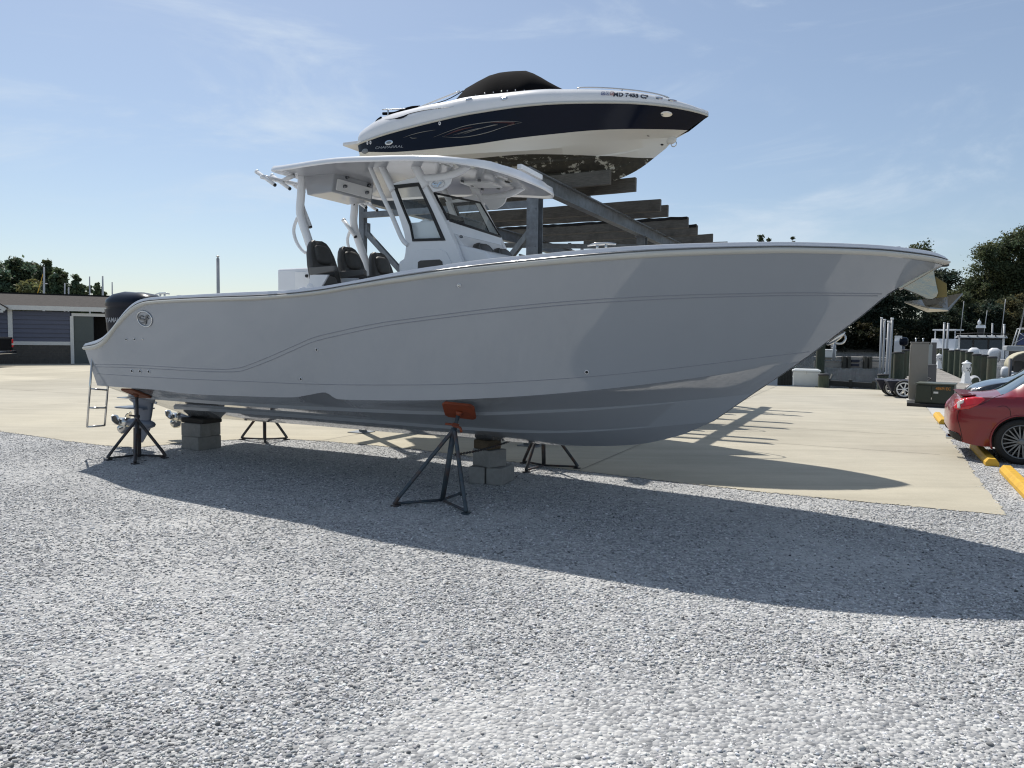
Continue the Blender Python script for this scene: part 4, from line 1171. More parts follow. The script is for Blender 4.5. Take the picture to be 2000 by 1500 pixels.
for q in (.33, .36, .68, .71):
    st = .03 if q in (.36, .71) else 0
    s = uK[0] + (uC[0] - uK[0]) * q; z = uK[1] + (uC[1] - uK[1]) * q + st * (1 - Q01**4); v = VcU(uC[0]) * (q - (.03 if st else 0)); rowU(s, v, z)
rowU(uC[0], VcU(uC[0]), uC[1])
for q in (.2, .4, .6, .8): 
    rowU(uC[0] + (uN[0] - uC[0]) * q, VcU(uC[0]) + (VnU(uN[0]) - VcU(uC[0])) * q**(1 + .6 * Q01**2), uC[1] + (uN[1] - uC[1]) * q)
rowU(uN[0], VnU(uN[0]), uN[1]); iN = len(rowsU) - 1
for q in (.15, .3, .45, .6, .75, .9, 1.0):
    rowU(uN[0] + (uS[0] - uN[0]) * q, VnU(uN[0]) + (VsU(uS[0]) - VnU(uN[0])) * q**(1 + .5 * Q01**2), uN[1] + (uS[1] - uN[1]) * q)
def antifoul():
    m = D.materials.new('hull_bottom_antifoul'); m.use_nodes = True; nt = m.node_tree; L = nt.links.new; b = nt.nodes['Principled BSDF']
    tc = N(nt, 'ShaderNodeTexCoord'); sp = N(nt, 'ShaderNodeSeparateXYZ'); L(tc.outputs['Object'], sp.inputs[0])
    # waterline: z below a line that rises aft
    k = N(nt, 'ShaderNodeMath', operation='MULTIPLY'); k.inputs[1].default_value = -WL[0]; L(sp.outputs[0], k.inputs[0])
    a = N(nt, 'ShaderNodeMath', operation='ADD'); L(sp.outputs[2], a.inputs[0]); L(k.outputs[0], a.inputs[1])
    lt = N(nt, 'ShaderNodeMath', operation='LESS_THAN'); lt.inputs[1].default_value = WL[1]; L(a.outputs[0], lt.inputs[0])
    nz = N(nt, 'ShaderNodeTexNoise'); nz.inputs['Scale'].default_value = 5.5; nz.inputs['Detail'].default_value = 9; nz.inputs['Roughness'].default_value = .72; L(tc.outputs['Object'], nz.inputs['Vector'])
    gt = N(nt, 'ShaderNodeMapRange'); gt.inputs[1].default_value = .555; gt.inputs[2].default_value = .60; L(nz.outputs['Fac'], gt.inputs[0])
    n2 = N(nt, 'ShaderNodeTexNoise'); n2.inputs['Scale'].default_value = 14; n2.inputs['Detail'].default_value = 6; L(tc.outputs['Object'], n2.inputs['Vector'])
    dk = N(nt, 'ShaderNodeMix', data_type='RGBA'); dk.inputs['A'].default_value = (.016, .016, .015, 1); dk.inputs['B'].default_value = (.075, .066, .045, 1); L(n2.outputs['Fac'], dk.inputs['Factor'])
    fl = N(nt, 'ShaderNodeMix', data_type='RGBA'); L(dk.outputs['Result'], fl.inputs['A']); fl.inputs['B'].default_value = (.50, .48, .40, 1); L(gt.outputs[0], fl.inputs['Factor'])
    mx = N(nt, 'ShaderNodeMix', data_type='RGBA'); mx.inputs['A'].default_value = (.66, .64, .58, 1); L(fl.outputs['Result'], mx.inputs['B']); L(lt.outputs[0], mx.inputs['Factor'])
    L(mx.outputs['Result'], b.inputs['Base Color'])
    r = N(nt, 'ShaderNodeMapRange'); r.inputs[3].default_value = .3; r.inputs[4].default_value = .85; L(lt.outputs[0], r.inputs[0]); L(r.outputs[0], b.inputs['Roughness'])
    return m
w0 = UF.V(1281, 305, .12); w1 = UF.V(1096, 294, .95)
_sl = (w0[2] - w1[2]) / (w0[0] - w1[0]); WL = (_sl, w0[2] - _sl * w0[0])
M['antifoul'] = antifoul()
M['navy'] = mat('navy_gelcoat', (0.003, 0.0055, 0.015), 0.16, spec=.16)
M['cream'] = mat('aged_white_gelcoat', (0.66, 0.64, 0.58), 0.3, var=.05)
M['uwhite'] = mat('boat_white', (0.72, 0.72, 0.72), 0.2, var=.03)
mb = MB(); mb.smooth = True
farU = [[(a, -b, c) for a, b, c in r] for r in rowsU]
ic = 5
mb.mi = 0; mb.grid(rowsU[:iN + 1], flip=True); mb.grid(farU[:iN + 1])
mb.mi = 1; mb.grid(rowsU[iN:], flip=True); mb.grid(farU[iN:])
mb.smooth = False; mb.mi = 1
lp = [r[0] for r in reversed(rowsU)] + [r[0] for r in farU[1:]]
mb.add(lp, [tuple(range(len(lp)))])
uh = mb.build('hull', [M['antifoul'], M['navy']], bow, auto=30)
_v = [p for r in rowsU for p in r]; _f = []
for i in range(len(rowsU) - 1):
    for k in range(NU - 1): _f.append((i * NU + k, (i + 1) * NU + k, (i + 1) * NU + k + 1, i * NU + k + 1))
UB = BVHTree.FromPolygons([Vector(p) for p in _v], _f)
# rub rail
mb = MB(); mb.smooth = True
for sg in (-1, 1):
    rr = []
    for dv, dz in ((-.005, -.012), (.018, -.008), (.024, .008), (.018, .026), (-.005, .03)):
        rr.append([(a, sg * (b + dv * min(1, b / .1)), c + dz) for a, b, c in zip(uS[0], VsU(uS[0]), uS[1])])
    mb.grid(rr, flip=sg < 0)
mb.build('rub_rail', M['rub'], bow)
# deck moulding: rises inboard from the rail
dkU = [(702, 272), (712, 259), (727, 243), (745, 229), (782, 217), (819, 208), (867, 198.5), (912, 188.5), (993, 179.5), (1060, 173.5), (1104, 173.5), (1130, 173.5), (1178, 174.5), (1216, 177), (1252, 181), (1289, 187.5), (1326, 197), (1362, 209), (1381, 220)]
VdU = lambda s: np.maximum(VsU(s) - interp(s, [-6.6, -5.8, -4.5, -1.2, -.4, 0], [.30, .32, .17, .15, .13, 0.0]), 0)
uD = trace(UF, dkU, VdU, NU, 2)
zD = interp(uS[0], uD[0], uD[1])
mb = MB(); mb.smooth = True
def deckrow(q, bul):
    v = VsU(uS[0]) + (VdU(uS[0]) - VsU(uS[0])) * q**2.4 + bul * np.minimum(1, VsU(uS[0]) / .3); z = uS[1] + .03 * (1 - q) + (zD - uS[1]) * q
    return uS[0] + 0 * q, np.maximum(v, 0), z
DR = [deckrow(q, b) for q, b in ((0, -.004), (.05, .0), (.3, .012), (.55, .018), (.8, .012), (.93, .002), (1, -.02))]
DR.append((uS[0], np.maximum(VdU(uS[0]) - .10, 0), zD + .012)); DR.append((uS[0], 0 * Q01, zD + .03))
nr = [[(a, -b, c) for a, b, c in zip(*r)] for r in DR]; fr2 = [[(a, b, c) for a, b, c in zip(*r)] for r in DR]
mb.grid(nr, flip=True); mb.grid(fr2)
lp = [r[0] for r in reversed(nr)] + [r[0] for r in fr2[1:]]
mb.smooth = False; mb.add(lp, [tuple(range(len(lp)))])
dk = mb.build('deck', M['uwhite'], bow, auto=40)
_v = [p for r in nr for p in r]; _f = []
for i in range(len(nr) - 1):
    for k in range(NU - 1): _f.append((i * NU + k, (i + 1) * NU + k, (i + 1) * NU + k + 1, i * NU + k + 1))
UD = BVHTree.FromPolygons([Vector(p) for p in _v], _f)
onu = lambda x, y: onhull(x, y, UB, UF)
ond = lambda x, y: onhull(x, y, UD, UF)
# cockpit cover
M['canvas'] = mat('black_canvas', (0.006, 0.006, 0.007), 0.95, spec=.04, bump=.12, bscale=25)
mb = MB(); mb.smooth = True
ridge = [(890, 192), (905, 181), (920, 171.5), (947, 160.5), (974, 150.5), (995, 145), (1011, 142), (1026, 140.5), (1037, 141), (1052, 147.5), (1066, 155.5), (1078, 162.5), (1092, 169), (1105, 174)]
R3 = [UF.V(x, y, .05) for x, y in ridge]
rs_ = []
for i, p in enumerate(R3):
    x = p[0]; zd = float(np.interp(x, uD[0], uD[1])) + .01; w_ = float(VdU(np.array([x]))[0]) - .06
    t = i / (len(R3) - 1)
    w_ *= min(1, .22 + 2.3 * t, .35 + 2.6 * (1 - t))
    hgt = max(p[2] - zd, .01)
    r = []
    for a in np.linspace(0, PI, 17):
        c_ = math.cos(a); s_ = math.sin(a)
        r.append((x, -w_ * math.copysign(abs(c_)**.8, c_), zd - .02 + hgt * (s_**1.7) + .012 * math.sin(9 * t + 5 * a) * s_))
    rs_.append(r)
mb.grid(rs_); cov = mb.build('cockpit_cover', M['canvas'], bow, recalc=True)
mb = MB()
for i in range(1, len(R3) - 1):
    p = rs_[i][1]; mb.ell((p[0], p[1] - .012, p[2] + .012), (.012, .012, .012), nu=8, nv=5)
mb.build('cover_snap', M['chrome'], cov)
# tubes: folded arch, grab rails
def utube(pts, v, r, name, m, par=bow, n=4):
    P = [UF.V(x, y, v) for x, y in pts]; mb = MB(); mb.tube(catmull(P, n), r, 8); return mb.build(name, m, par)
utube([(818, 210), (860, 193), (898, 178)], .80, .016, 'arch_tube', M['uwhite']); utube([(816, 211), (870, 196), (905, 177)], .80, .008, 'arch_tube', M['canvas'])
utube([(747, 214), (775, 213.5), (792, 212)], .75, .010, 'stern_rail', M['dullsteel']); utube([(758, 214), (758, 226)], .75, .016, 'stern_rail', M['dullsteel'])
utube([(748, 222), (770, 221), (790, 214), (805, 210), (820, 209)], .72, .028, 'sunpad_edge', M['canvas'])
utube([(733, 240), (738, 234), (745, 229)], .90, .02, 'grab_handle', M['canvas'])
pr = [(1127, 175), (1131, 171.5), (1150, 170.8), (1180, 171.5), (1215, 174), (1250, 177.8), (1280, 183), (1300, 188.5), (1307, 192)]
P = []
for x, y in pr:
    v = .4
    for _ in range(30):
        q = UF.V(x, y, v); v = .5 * v + .5 * float(VdU(np.array([q[0]]))[0]) * .95
    P.append(q)
for sg, nm in ((1, 'bow_rail'), (-1, 'bow_rail')):
    mb = MB(); mb.tube(catmull([(a, b * sg, c) for a, b, c in P], 4), .012, 8); br_ = mb.build(nm, M['dullsteel'], bow)
    for i in (4,):
        m2 = MB(); q = P[i]; m2.cyl((q[0], q[1] * sg, q[2]), (q[0], q[1] * sg, q[2] - .10), .009); m2.build('stanchion', M['dullsteel'], br_)
# deck hardware
def plate(px, py, w_, h_, name, m, fn, t=.012, par=bow):
    h, nn = fn(px, py)
    if h is None: return
    d0 = np.linalg.norm(UF.W(h) - CAMP) / F_PX
    Q = frame_m(h, Vector((0, 0, 1)).cross(nn), (0, 0, 1)); mb = MB()
    bvh = UB if fn is onu else UD; ring = []
    for a in np.linspace(0, 2 * PI, 21)[:-1]:
        q = Q @ Vector((w_ * d0 * .55 * math.cos(a), h_ * d0 * .55 * math.sin(a), 0)); r_ = bvh.find_nearest(q); ring.append(r_[0] if r_[0] is not None else q)
    cen = sum(ring, Vector()) / 20; n3 = Vector(nn); top = [p + n3 * t * .7 for p in ring]; mid_r = [cen + (p - cen) * .6 + n3 * t for p in ring]
    mb.grid([[p - n3 * .004 for p in ring], top, mid_r], closed=True); mb.add(mid_r, [tuple(range(20))])
    return mb.build(name, m, par, recalc=True)
for px, py in ((916, 194), (985, 193)): plate(px, py, 13, 7, 'pull_up_cleat', M['chrome'], ond, .02)
plate(1287, 191.5, 14, 7, 'navigation_light', M['chrome'], ond, .02); plate(1313, 196.5, 17, 5, 'pull_up_cleat', M['chrome'], ond, .02)
plate(1301.5, 222.5, 20, 12, 'maker_badge', M['chrome'], onu); 
bdg = plate(760, 278.5, 17, 8, 'maker_badge', M['chrome'], onu); plate(760, 278.5, 13, 5, 'badge_field', M['galv'], onu, .014)
plate(713, 296, 18, 9, 'maker_badge', M['galv'], onu)
for px, py in ((859, 241), (718, 279), (724, 278.5)): plate(px, py, 4, 6, 'drain_fitting', M['uwhite'], onu); 
for px, py in ((859, 241), (718, 279), (724, 278.5)): plate(px, py, 2, 3.5, 'drain_hole', M['rubber'], onu, .015)
for px, py in ((1266, 265), (1293, 282.5)): plate(px, py, 5, 3, 'transducer', M['rubber'], onu)
mb = MB(); c0 = UF.V(1316, 281, 0); mb.tube([c0 + np.array([.045 * math.cos(t), 0, .045 * math.sin(t)]) for t in np.linspace(0, 2 * PI, 17)[:-1]], .008, 6, closed=True); mb.build('bow_eye', M['steel'], bow)
h = UF.V(1311, 273, .02); mb = MB(); mb.ell(h, (.09, .03, .075)); mb.build('bow_chafe_plate', M['cream'], bow)
# lettering on the hull side
def letters_on(txt, px, py, hpx, fn, m, name, shear=0.0, stretch=1.0, lift=.005, bold=0.0, par=bow, slope=None, fr=UF):
    h, nn = fn(px, py); h2, _ = fn(px + 20, py + (slope or 0) * 20)
    if h is None or h2 is None: print('MISS', txt); return
    d0 = np.linalg.norm(fr.W(h) - CAMP) / F_PX
    right = (h2 - h).normalized(); n3 = Vector(nn); n3 = (n3 - right * n3.dot(right)).normalized(); upv = n3.cross(right)
    fore = max(.4, abs(float(np.dot(fr.M.to_3x3() @ upv, _up)))); Q = frame_m(h + nn * lift, right, upv); vs, fs = text_geo(txt, hpx * d0 * 1.4 / fore, shear=shear, bold=bold, extrude=.002)
    mb = MB()
    out = []
    bvh = UB if fn is onu else UD
    for p in vs:
        q = Q @ Vector((p[0] * stretch * fore, p[1], 0)); r = bvh.ray_cast(q + n3 * .3, -n3)
        if r[0] is not None: q = r[0] + n3 * (lift + p[2])
        out.append(q)
    mb.add(out, fs); return mb.build(name, m, par)
letters_on('MD 7455 CF', 1232, 186, 9, ond, M['darkletters'], 'registration_number', stretch=.95, bold=.004, slope=.10)
letters_on('CHAPARRAL', 759, 287.5, 4.4, onu, M['letters'], 'lettering', shear=.2, stretch=1.95, slope=-.05, lift=.005)
for px, c in ((1178, (.10, .12, .25)), (1186.5, (.2, .22, .32)), (1195.5, (.30, .12, .10))):
    h, nn = ond(px, 183.4); h2, _ = ond(px + 10, 184.0)
    if h is None or h2 is None: print('MISS sticker'); continue
    r_ = (h2 - h).normalized(); Q = frame_m(h + nn * .012, r_, Vector(nn).cross(r_)); mb = MB()
    mb.prism([Q @ Vector(p) for p in ((-.028, -.032, 0), (.028, -.032, 0), (.028, .032, 0), (-.028, .032, 0))], nn * .002, hole=[Q @ Vector(p) for p in ((-.02, -.022, 0), (.02, -.022, 0), (.02, .022, 0), (-.02, .022, 0))])
    mm = mat('sticker_ink', c, .5); mb.prism([Q @ Vector(p) for p in ((-.01, -.012, 0), (.008, -.01, 0), (.011, .012, 0), (-.008, .010, 0))], nn * .002); mb.build('sticker', mm, bow)
# swoosh graphic
def hull_strip(pts, r, m, name, n=6, flat=1.0):
    P = []
    for x, y in catmull(pts, n):
        h, nn = onu(x, y)
        if h is not None: P.append(h + nn * .003)
    k = [max(.25, math.sin(PI * (i + .3) / len(P)))  * r * .62 for i in range(len(P))]
    mb = MB(); mb.tube(P, k, 6); return mb.build(name, m, bow)
M['crimson'] = mat('maroon_decal', (0.045, 0.007, 0.010), 0.3); M['silverdecal'] = mat('silver_decal', (0.22, 0.21, 0.19), 0.35, metal=.4); M['greydecal'] = mat('grey_decal', (0.06, 0.06, 0.06), 0.3)
hull_strip([(847, 268), (870, 259), (905, 247), (940, 240.5), (975, 237), (1005, 237.5), (1020, 239)], .012, M['silverdecal'], 'swoosh_decal')
hull_strip([(864, 267), (890, 268.5), (920, 266), (955, 258), (985, 248), (1018, 239.5)], .012, M['silverdecal'], 'swoosh_decal')
hull_strip([(868, 266), (885, 258), (905, 252), (925, 248)], .022, M['crimson'], 'swoosh_decal'); hull_strip([(960, 240), (985, 239), (1005, 240.5), (990, 245)], .026, M['crimson'], 'swoosh_decal')
for o_ in (0, 4, 8): hull_strip([(885 + o_ * 2.4, 264 - o_ * .2), (915 + o_ * 2, 255.5 - o_ * .3), (945 + o_ * 2, 249 - o_ * .5), (972, 244 - o_ * .2)], .011, (M['silverdecal'], M['greydecal'], M['silverdecal'])[o_ // 4], 'swoosh_decal')
hull_strip([(788, 269), (808, 262), (830, 257), (850, 254)], .010, M['silverdecal'], 'swoosh_decal'); hull_strip([(800, 268), (806, 270), (815, 269.5)], .010, M['silverdecal'], 'swoosh_decal')
def deck_strip(pts, r, m, name):
    P = [h + nn * .003 for h, nn in (ond(x, y) for x, y in catmull(pts, 5)) if h is not None]
    mb = MB(); mb.tube(P, [max(.15, math.sin(PI * min(1, (i + .6) / len(P)))) * r for i in range(len(P))], 6); mb.build(name, m, bow)
deck_strip([(752, 234), (778, 230), (805, 221), (840, 214), (886, 208.5)], .008, M['greydecal'], 'deck_stripe'); deck_strip([(772, 232), (785, 229.5), (797, 224)], .022, M['navy'], 'deck_stripe')
# sterndrive and swim shelf behind
mb = MB(); zz = UF.V(700, 292, .2)[2]; x0 = float(uS[0][0])
mb.box((x0 - .22, 0, zz - .03), (.6, 1.5, .07)); mb.build('swim_shelf', M['uwhite'], bow, bevel=.02)
mb = MB(); mb.box((x0 - .2, 0, zz - .52), (.42, .2, .5), taper=.8); mb.ell((x0 - .3, 0, zz - .86), (.34, .09, .09)); mb.prism([(x0 - .4, -.012, zz - .85), (x0 - .02, -.012, zz - .85), (x0 - .3, -.012, zz - 1.12)], (0, .024, 0)); mb.build('sterndrive', M['rubber'], bow, bevel=.02)

# ---------------- smaller boats on the lower level (their bows throw the shadows on the apron)
KU = UF.Mi.to_3x3() @ Vector((SUNK[0], SUNK[1], 0))
def low_boat(px, py, zb, lab, col, cov_col, Lb=5.2):
    s = UF.loc(G(px, py)); xb = s[0] - KU.x * zb; yb = s[1] - KU.y * zb
    f = Frame(UF.W((xb, yb, 0)), U_ANG)
    t = thing('runabout_boat', lab, 'boat', f)
    xs_ = np.linspace(-Lb, 0, 30); tt = (xs_ + Lb) / Lb
    hb = .95 * np.clip(1 - np.clip((tt - .45) / .55, 0, 1)**2.4, 0, 1)
    rws = []
    for q, vf, zf in ((0, 0, 0), (.5, .55, .22), (.8, .85, .40), (1, 1, .92)):
        zz_ = zb - .95 + zf * .95 + (.15 * (1 - zf) + .02) * tt**4 * 3 * (1 - q) + .03
        xx_ = xs_ - (1 - q) * .75 * tt**5
        rws.append([(a, -b, c) for a, b, c in zip(xx_, hb * vf, zz_ + 0 * tt)])
    mb = MB(); mb.smooth = True; mb.grid(rws, flip=True); fr_ = [[(a, -b, c) for a, b, c in r] for r in rws]; mb.grid(fr_)
    lp = [r[0] for r in reversed(rws)] + [r[0] for r in fr_[1:]]; mb.add(lp, [tuple(range(len(lp)))])
    mb.build('hull', mat('runabout_hull', col, .25), t, auto=35)
    mb = MB(); mb.smooth = True; top_ = rws[-1]; mb.grid([top_, [(a, b * .6, c + .10) for a, b, c in top_], [(a, -b * .6, c + .10) for a, b, c in top_], [(a, -b, c) for a, b, c in top_]]); mb.build('cover', mat('runabout_cover', cov_col, .8), t, recalc=True)
    mb = MB(); mb.tube(catmull([(-1.4, -.62, zb + .05), (-1.2, -.62, zb + .22), (-.5, -.42, zb + .24), (.12, 0, zb + .22), (-.5, .42, zb + .24), (-1.2, .62, zb + .22), (-1.4, .62, zb + .05)], 5), .014, 8); mb.build('bow_rail', M['dullsteel'], t)
    mb = MB(); mb.prism([(-2.4, -.7, zb + .08), (-2.9, -.7, zb + .46), (-2.9, .7, zb + .46), (-2.4, .7, zb + .08)], (.02, 0, .02)); mb.build('windscreen', M['blackgloss'], t)
low_boat(1502, 890, 2.72, 'white runabout on the lower rack level, nearest the grey boat', (.7, .7, .68), (.02, .03, .08))
low_boat(1470, 840.5, 2.72, 'cream runabout on the lower rack level, middle berth', (.62, .58, .48), (.25, .24, .22))
low_boat(1512, 808, 2.72, 'blue runabout on the lower rack level, farthest berth', (.03, .06, .16), (.05, .05, .05))
# ================================================================ jack stands, blocks, chain
M['stand'] = mat('worn_stand_steel', (0.060, 0.062, 0.066), 0.55, metal=.4, var=.4, vscale=14, dirt=(.11, .045, .022), dscale=9, damt=.8)
M['standblue'] = mat('worn_blue_stand', (0.055, 0.075, 0.09), 0.5, metal=.2, var=.4, vscale=16, dirt=(.10, .05, .028), dscale=8, damt=.85)
M['orange'] = mat('orange_paint', (0.24, 0.050, 0.016), 0.6, var=.2, vscale=12, dirt=(.10, .03, .015), dscale=7, damt=.6)
M['orangedark'] = mat('rusty_orange_paint', (0.16, 0.05, 0.02), 0.7, var=.25, vscale=12)
M['block'] = mat('concrete_block', (0.27, 0.265, 0.25), 0.95, var=.18, vscale=9, bump=.6, bscale=70, dirt=(.12, .12, .115), dscale=4, damt=.5)
M['timber'] = mat('old_timber', (0.10, 0.072, 0.042), 0.85, var=.35, vscale=6, wood=(2, 14, 14), bump=.4, bscale=20)
M['tarwood'] = mat('dark_plank', (0.030, 0.027, 0.024), 0.9, var=.3, vscale=8)
def jack_stand(hub, feet, apex, padpt, padn, label, m, mpad, padrot=0.0, heavy=False):
    """hub, feet, apex, padpt: world points; padn: outward normal of the hull at the pad"""
    f = Frame((hub[0], hub[1], 0), B_ANG); Lc = lambda p: Vector(f.loc(p))
    t = thing('jack_stand', label, 'jack stand', f, group='jack stands propping the grey boat')
    h0 = Vector((0, 0, .03)); ap = Lc(apex); pp = Lc(padpt); n_ = (f.Mi.to_3x3() @ Vector(padn)).normalized(); ft = [Lc(p) + Vector((0, 0, .03)) for p in feet]
    for k, q in enumerate(ft):
        d_ = Vector((q.x - ap.x, q.y - ap.y, 0)).normalized(); mb = MB()
        mb.tube(catmull([ap + d_ * .015, ap + d_ * .06 + Vector((0, 0, -.05)), q - d_ * .03 + Vector((0, 0, .06)), q], 5), .0205, 10)
        mb.box((q.x, q.y, .008), (.075, .075, .016)); mb.build('leg', m, t)
    mb = MB()
    for q in ft: mb.tube([h0, q], .014, 8)
    mb.build('base_brace', m, t)
    mb = MB(); mb.tube([h0, ap + Vector((0, 0, .03))], [.026, .030], 12); 
    if heavy: mb.beam(Vector((0, 0, .01)), Vector((ap.x, ap.y, ap.z - .1)), .10, .05, (0, 1, 0))
    mb.build('centre_post', m, t)
    ax = (pp - ap); Ls = ax.length; ax.normalize()
    mb = MB(); mb.tube([ap, pp - ax * .03], .019, 12); z = .03
    while z < Ls - .06: mb.tube([ap + ax * z, ap + ax * (z + .006)], .0225, 10); z += .013
    mb.build('screw', m, t)
    mb = MB(); zc = ap + ax * .06
    mb.tube([zc - ax * .018, zc + ax * .02], .036, 12); mb.tube([zc + Vector((-.01, -.03, .0)), zc + Vector((.085, -.045, -.015)), zc + Vector((.10, -.045, -.06))], .014, 8); mb.tube([zc + Vector((-.01, -.03, .01)), zc + Vector((-.09, -.05, .015))], .012, 8)
    mb.build('screw_handle', m if heavy else mpad, t)
    u = Vector((1, 0, 0)); u = (u - n_ * u.dot(n_)).normalized(); w = n_.cross(u); u2 = u * math.cos(padrot) + w * math.sin(padrot); w2 = n_.cross(u2); c_ = pp
    mb = MB(); mb.prism([c_ + u2 * (a * .165) + w2 * (b * .15) for a, b in ((-1, -.75), (-.8, -1), (.8, -1), (1, -.75), (1, .75), (.8, 1), (-.8, 1), (-1, .75))], n_ * .026)
    pd = mb.build('pad', mpad, t, bevel=.006)
    mb = MB(); mb.tube([c_ + n_ * .02, pp - ax * .06], [.04, .024], 10); mb.build('swivel', mpad, pd)
    return t
def hullpad(s_, v_):
    h = HB.ray_cast(Vector((s_, -abs(v_), .1)), Vector((0, 0, 1)))
    p, n = h[0], h[1]
    if n.z > 0: n = -n
    sg = 1 if v_ > 0 else -1
    p = Vector((p.x, p.y * sg, p.z)); n = Vector((n.x, n.y * sg, n.z)); return BF.W(p + n * .004), BF.M.to_3x3() @ n
A1 = AY(887, 842, 7.50); pd_, pn_ = hullpad(BF.loc(A1)[0] + .02, min(-BF.loc(A1)[1] + .02, 1.02))
pn1 = (Vector(pn_) + BF.M.to_3x3() @ Vector((.06, -.16, .06))).normalized(); pd_ = np.array(pd_) + np.array(pn1) * .045

jack_stand(G(864, 982), [G(773, 989), G(910, 1004), G(903, 967)], A1, np.array(pd_) - np.array([0, 0, .01]), pn1, 'blue grey jack stand with bright orange pad under the middle of the grey hull', M['standblue'], M['orange'], -.35)
H2 = G(1062, 913); F2 = [G(1028, 923), G(1023, 905), G(1127, 916)]; A2 = np.array([H2[0] - .02, H2[1] + .0, .62]); l2_ = BF.loc(A2); pd_, pn_ = hullpad(l2_[0], -l2_[1])
jack_stand(H2, F2, A2, pd_, pn_, 'dark jack stand on the far side of the grey hull, near the bow', M['stand'], M['orangedark'])
H3 = G(268, 893); F3 = [G(211, 899), G(322, 895), G(264, 906.5)]; A3 = AY(268, 822, H3[1]); l3_ = BF.loc(A3); pd_, pn_ = hullpad(l3_[0], -l3_[1])
jack_stand(H3, F3, A3, pd_, pn_, 'dark rusty jack stand under the near stern corner, before the propeller', M['stand'], M['orangedark'], .1, True)
H4 = G(517, 861); F4 = [G(473, 859), G(560, 859), G(518, 866)]; A4 = np.array([H4[0], H4[1], .52]); l4_ = BF.loc(A4); pd_, pn_ = hullpad(l4_[0], -l4_[1])
jack_stand(H4, F4, A4, pd_, pn_, 'dark jack stand on the far side of the grey hull, near the stern', M['stand'], M['orangedark'])

def bvec(s, y, z=0): return BF.W((s, y, z))
def block(s, y, z, L_, ang, label, m, size=(.40, .195, .195), grp='concrete blocks under the keel', name='concrete_block', cat='concrete block'):
    P = bvec(s, y, z); t = MB(); t.box((0, 0, size[2] / 2), size)
    o = t.build(name, m, None, bevel=.012, seg=2); o.matrix_world = Matrix.Translation(P) @ Matrix.Rotation(B_ANG + ang, 4, 'Z')
    tag(o, label, cat, grp); return o
def keelz(s): return float(np.interp(s, tK[0], tK[1]))
rb = BF.loc(G(381, 880)); rs0 = rb[0] - .12
block(rs0 - .10, .05, 0, 0, PI / 2 + .04, 'bottom concrete block of the stern pile, aft one of the two', M['block'])
block(rs0 + .11, .03, 0, 0, PI / 2 - .03, 'bottom concrete block of the stern pile, forward one of the two', M['block'])
block(rs0 + .03, -.07, .197, 0, .03, 'upper concrete block of the stern pile, near one under the dark plank', M['block'])
block(rs0 + .0, .14, .197, 0, -.04, 'upper concrete block of the stern pile, far one under the dark plank', M['block'])
zk = keelz(rs0) - .394
block(rs0 + .03, .03, .394, 0, 0, 'dark plank between the stern block pile and the keel', M['tarwood'], (.48, .34, max(zk - .002, .03)), None, 'plank', 'plank')
fb = BF.loc(G(940, 946)); fs0 = fb[0]
block(fs0 - .09, .10, 0, 0, PI / 2 + .15, 'bottom concrete block of the bow pile, aft one of the two', M['block'], (.42, .2, .2))
block(fs0 + .13, .13, 0, 0, PI / 2 + .12, 'bottom concrete block of the bow pile, forward one of the two', M['block'], (.40, .2, .2))
block(fs0 + .02, .06, .202, 0, math.radians(-18), 'upper concrete block of the bow pile under the timber cribbing', M['block'], (.30, .27, .2))
block(fs0 + .0, .04, .404, 0, math.radians(-16), 'short squared timber between the bow block pile and the keel', M['timber'], (.24, .22, max(keelz(fs0) - .406, .04)), None, 'timber_block', 'timber')
# chain between the two forward stands
def chain(P0, P1, sag, label):
    n = 74; pts = []
    for i in range(n):
        t = i / (n - 1); p = np.array(P0) + (np.array(P1) - np.array(P0)) * t; p[2] -= sag * 4 * t * (1 - t); pts.append(Vector(p))
    mb = MB()
    for i in range(n - 1):
        c_ = (pts[i] + pts[i + 1]) / 2; d_ = (pts[i + 1] - pts[i]).normalized(); sd_ = d_.cross(Vector((0, 0, 1))).normalized(); up_ = sd_.cross(d_)
        sdir = sd_ if i % 2 else up_
        Lk = (pts[i + 1] - pts[i]).length
        mb.tube([c_ + d_ * (Lk * .72 * math.cos(a)) + sdir * (.011 * math.sin(a)) for a in np.linspace(0, 2 * PI, 9)[:-1]], .0042, 5, closed=True)
    o = mb.build('chain', M['stand'], None); tag(o, label, 'chain')
ca = np.array([A1[0], A1[1] + .03, .50]); cb = np.array([A2[0], A2[1], .56])
chain(ca, cb, .06, 'thin dark safety chain between the two forward jack stands, past the timber')
# ================================================================ water, quay, docks
def water_material():
    m = D.materials.new('creek_water'); m.use_nodes = True; nt = m.node_tree; L = nt.links.new; b = nt.nodes['Principled BSDF']
    b.inputs['Base Color'].default_value = (0.012, 0.013, 0.008, 1); b.inputs['Roughness'].default_value = 0.06; b.inputs['Specular IOR Level'].default_value = 0.5
    tc = N(nt, 'ShaderNodeTexCoord'); mp = N(nt, 'ShaderNodeMapping'); mp.inputs['Scale'].default_value = (1, 1.6, 1)
    L(tc.outputs['Object'], mp.inputs['Vector'])
    n = N(nt, 'ShaderNodeTexNoise'); n.inputs['Scale'].default_value = 1.7; n.inputs['Detail'].default_value = 5; n.inputs['Roughness'].default_value = .6; L(mp.outputs[0], n.inputs['Vector'])
    bp = N(nt, 'ShaderNodeBump'); bp.inputs['Strength'].default_value = 1.0; bp.inputs['Distance'].default_value = .45; L(n.outputs['Fac'], bp.inputs['Height']); L(bp.outputs[0], b.inputs['Normal'])
    return m
ZW = -1.1
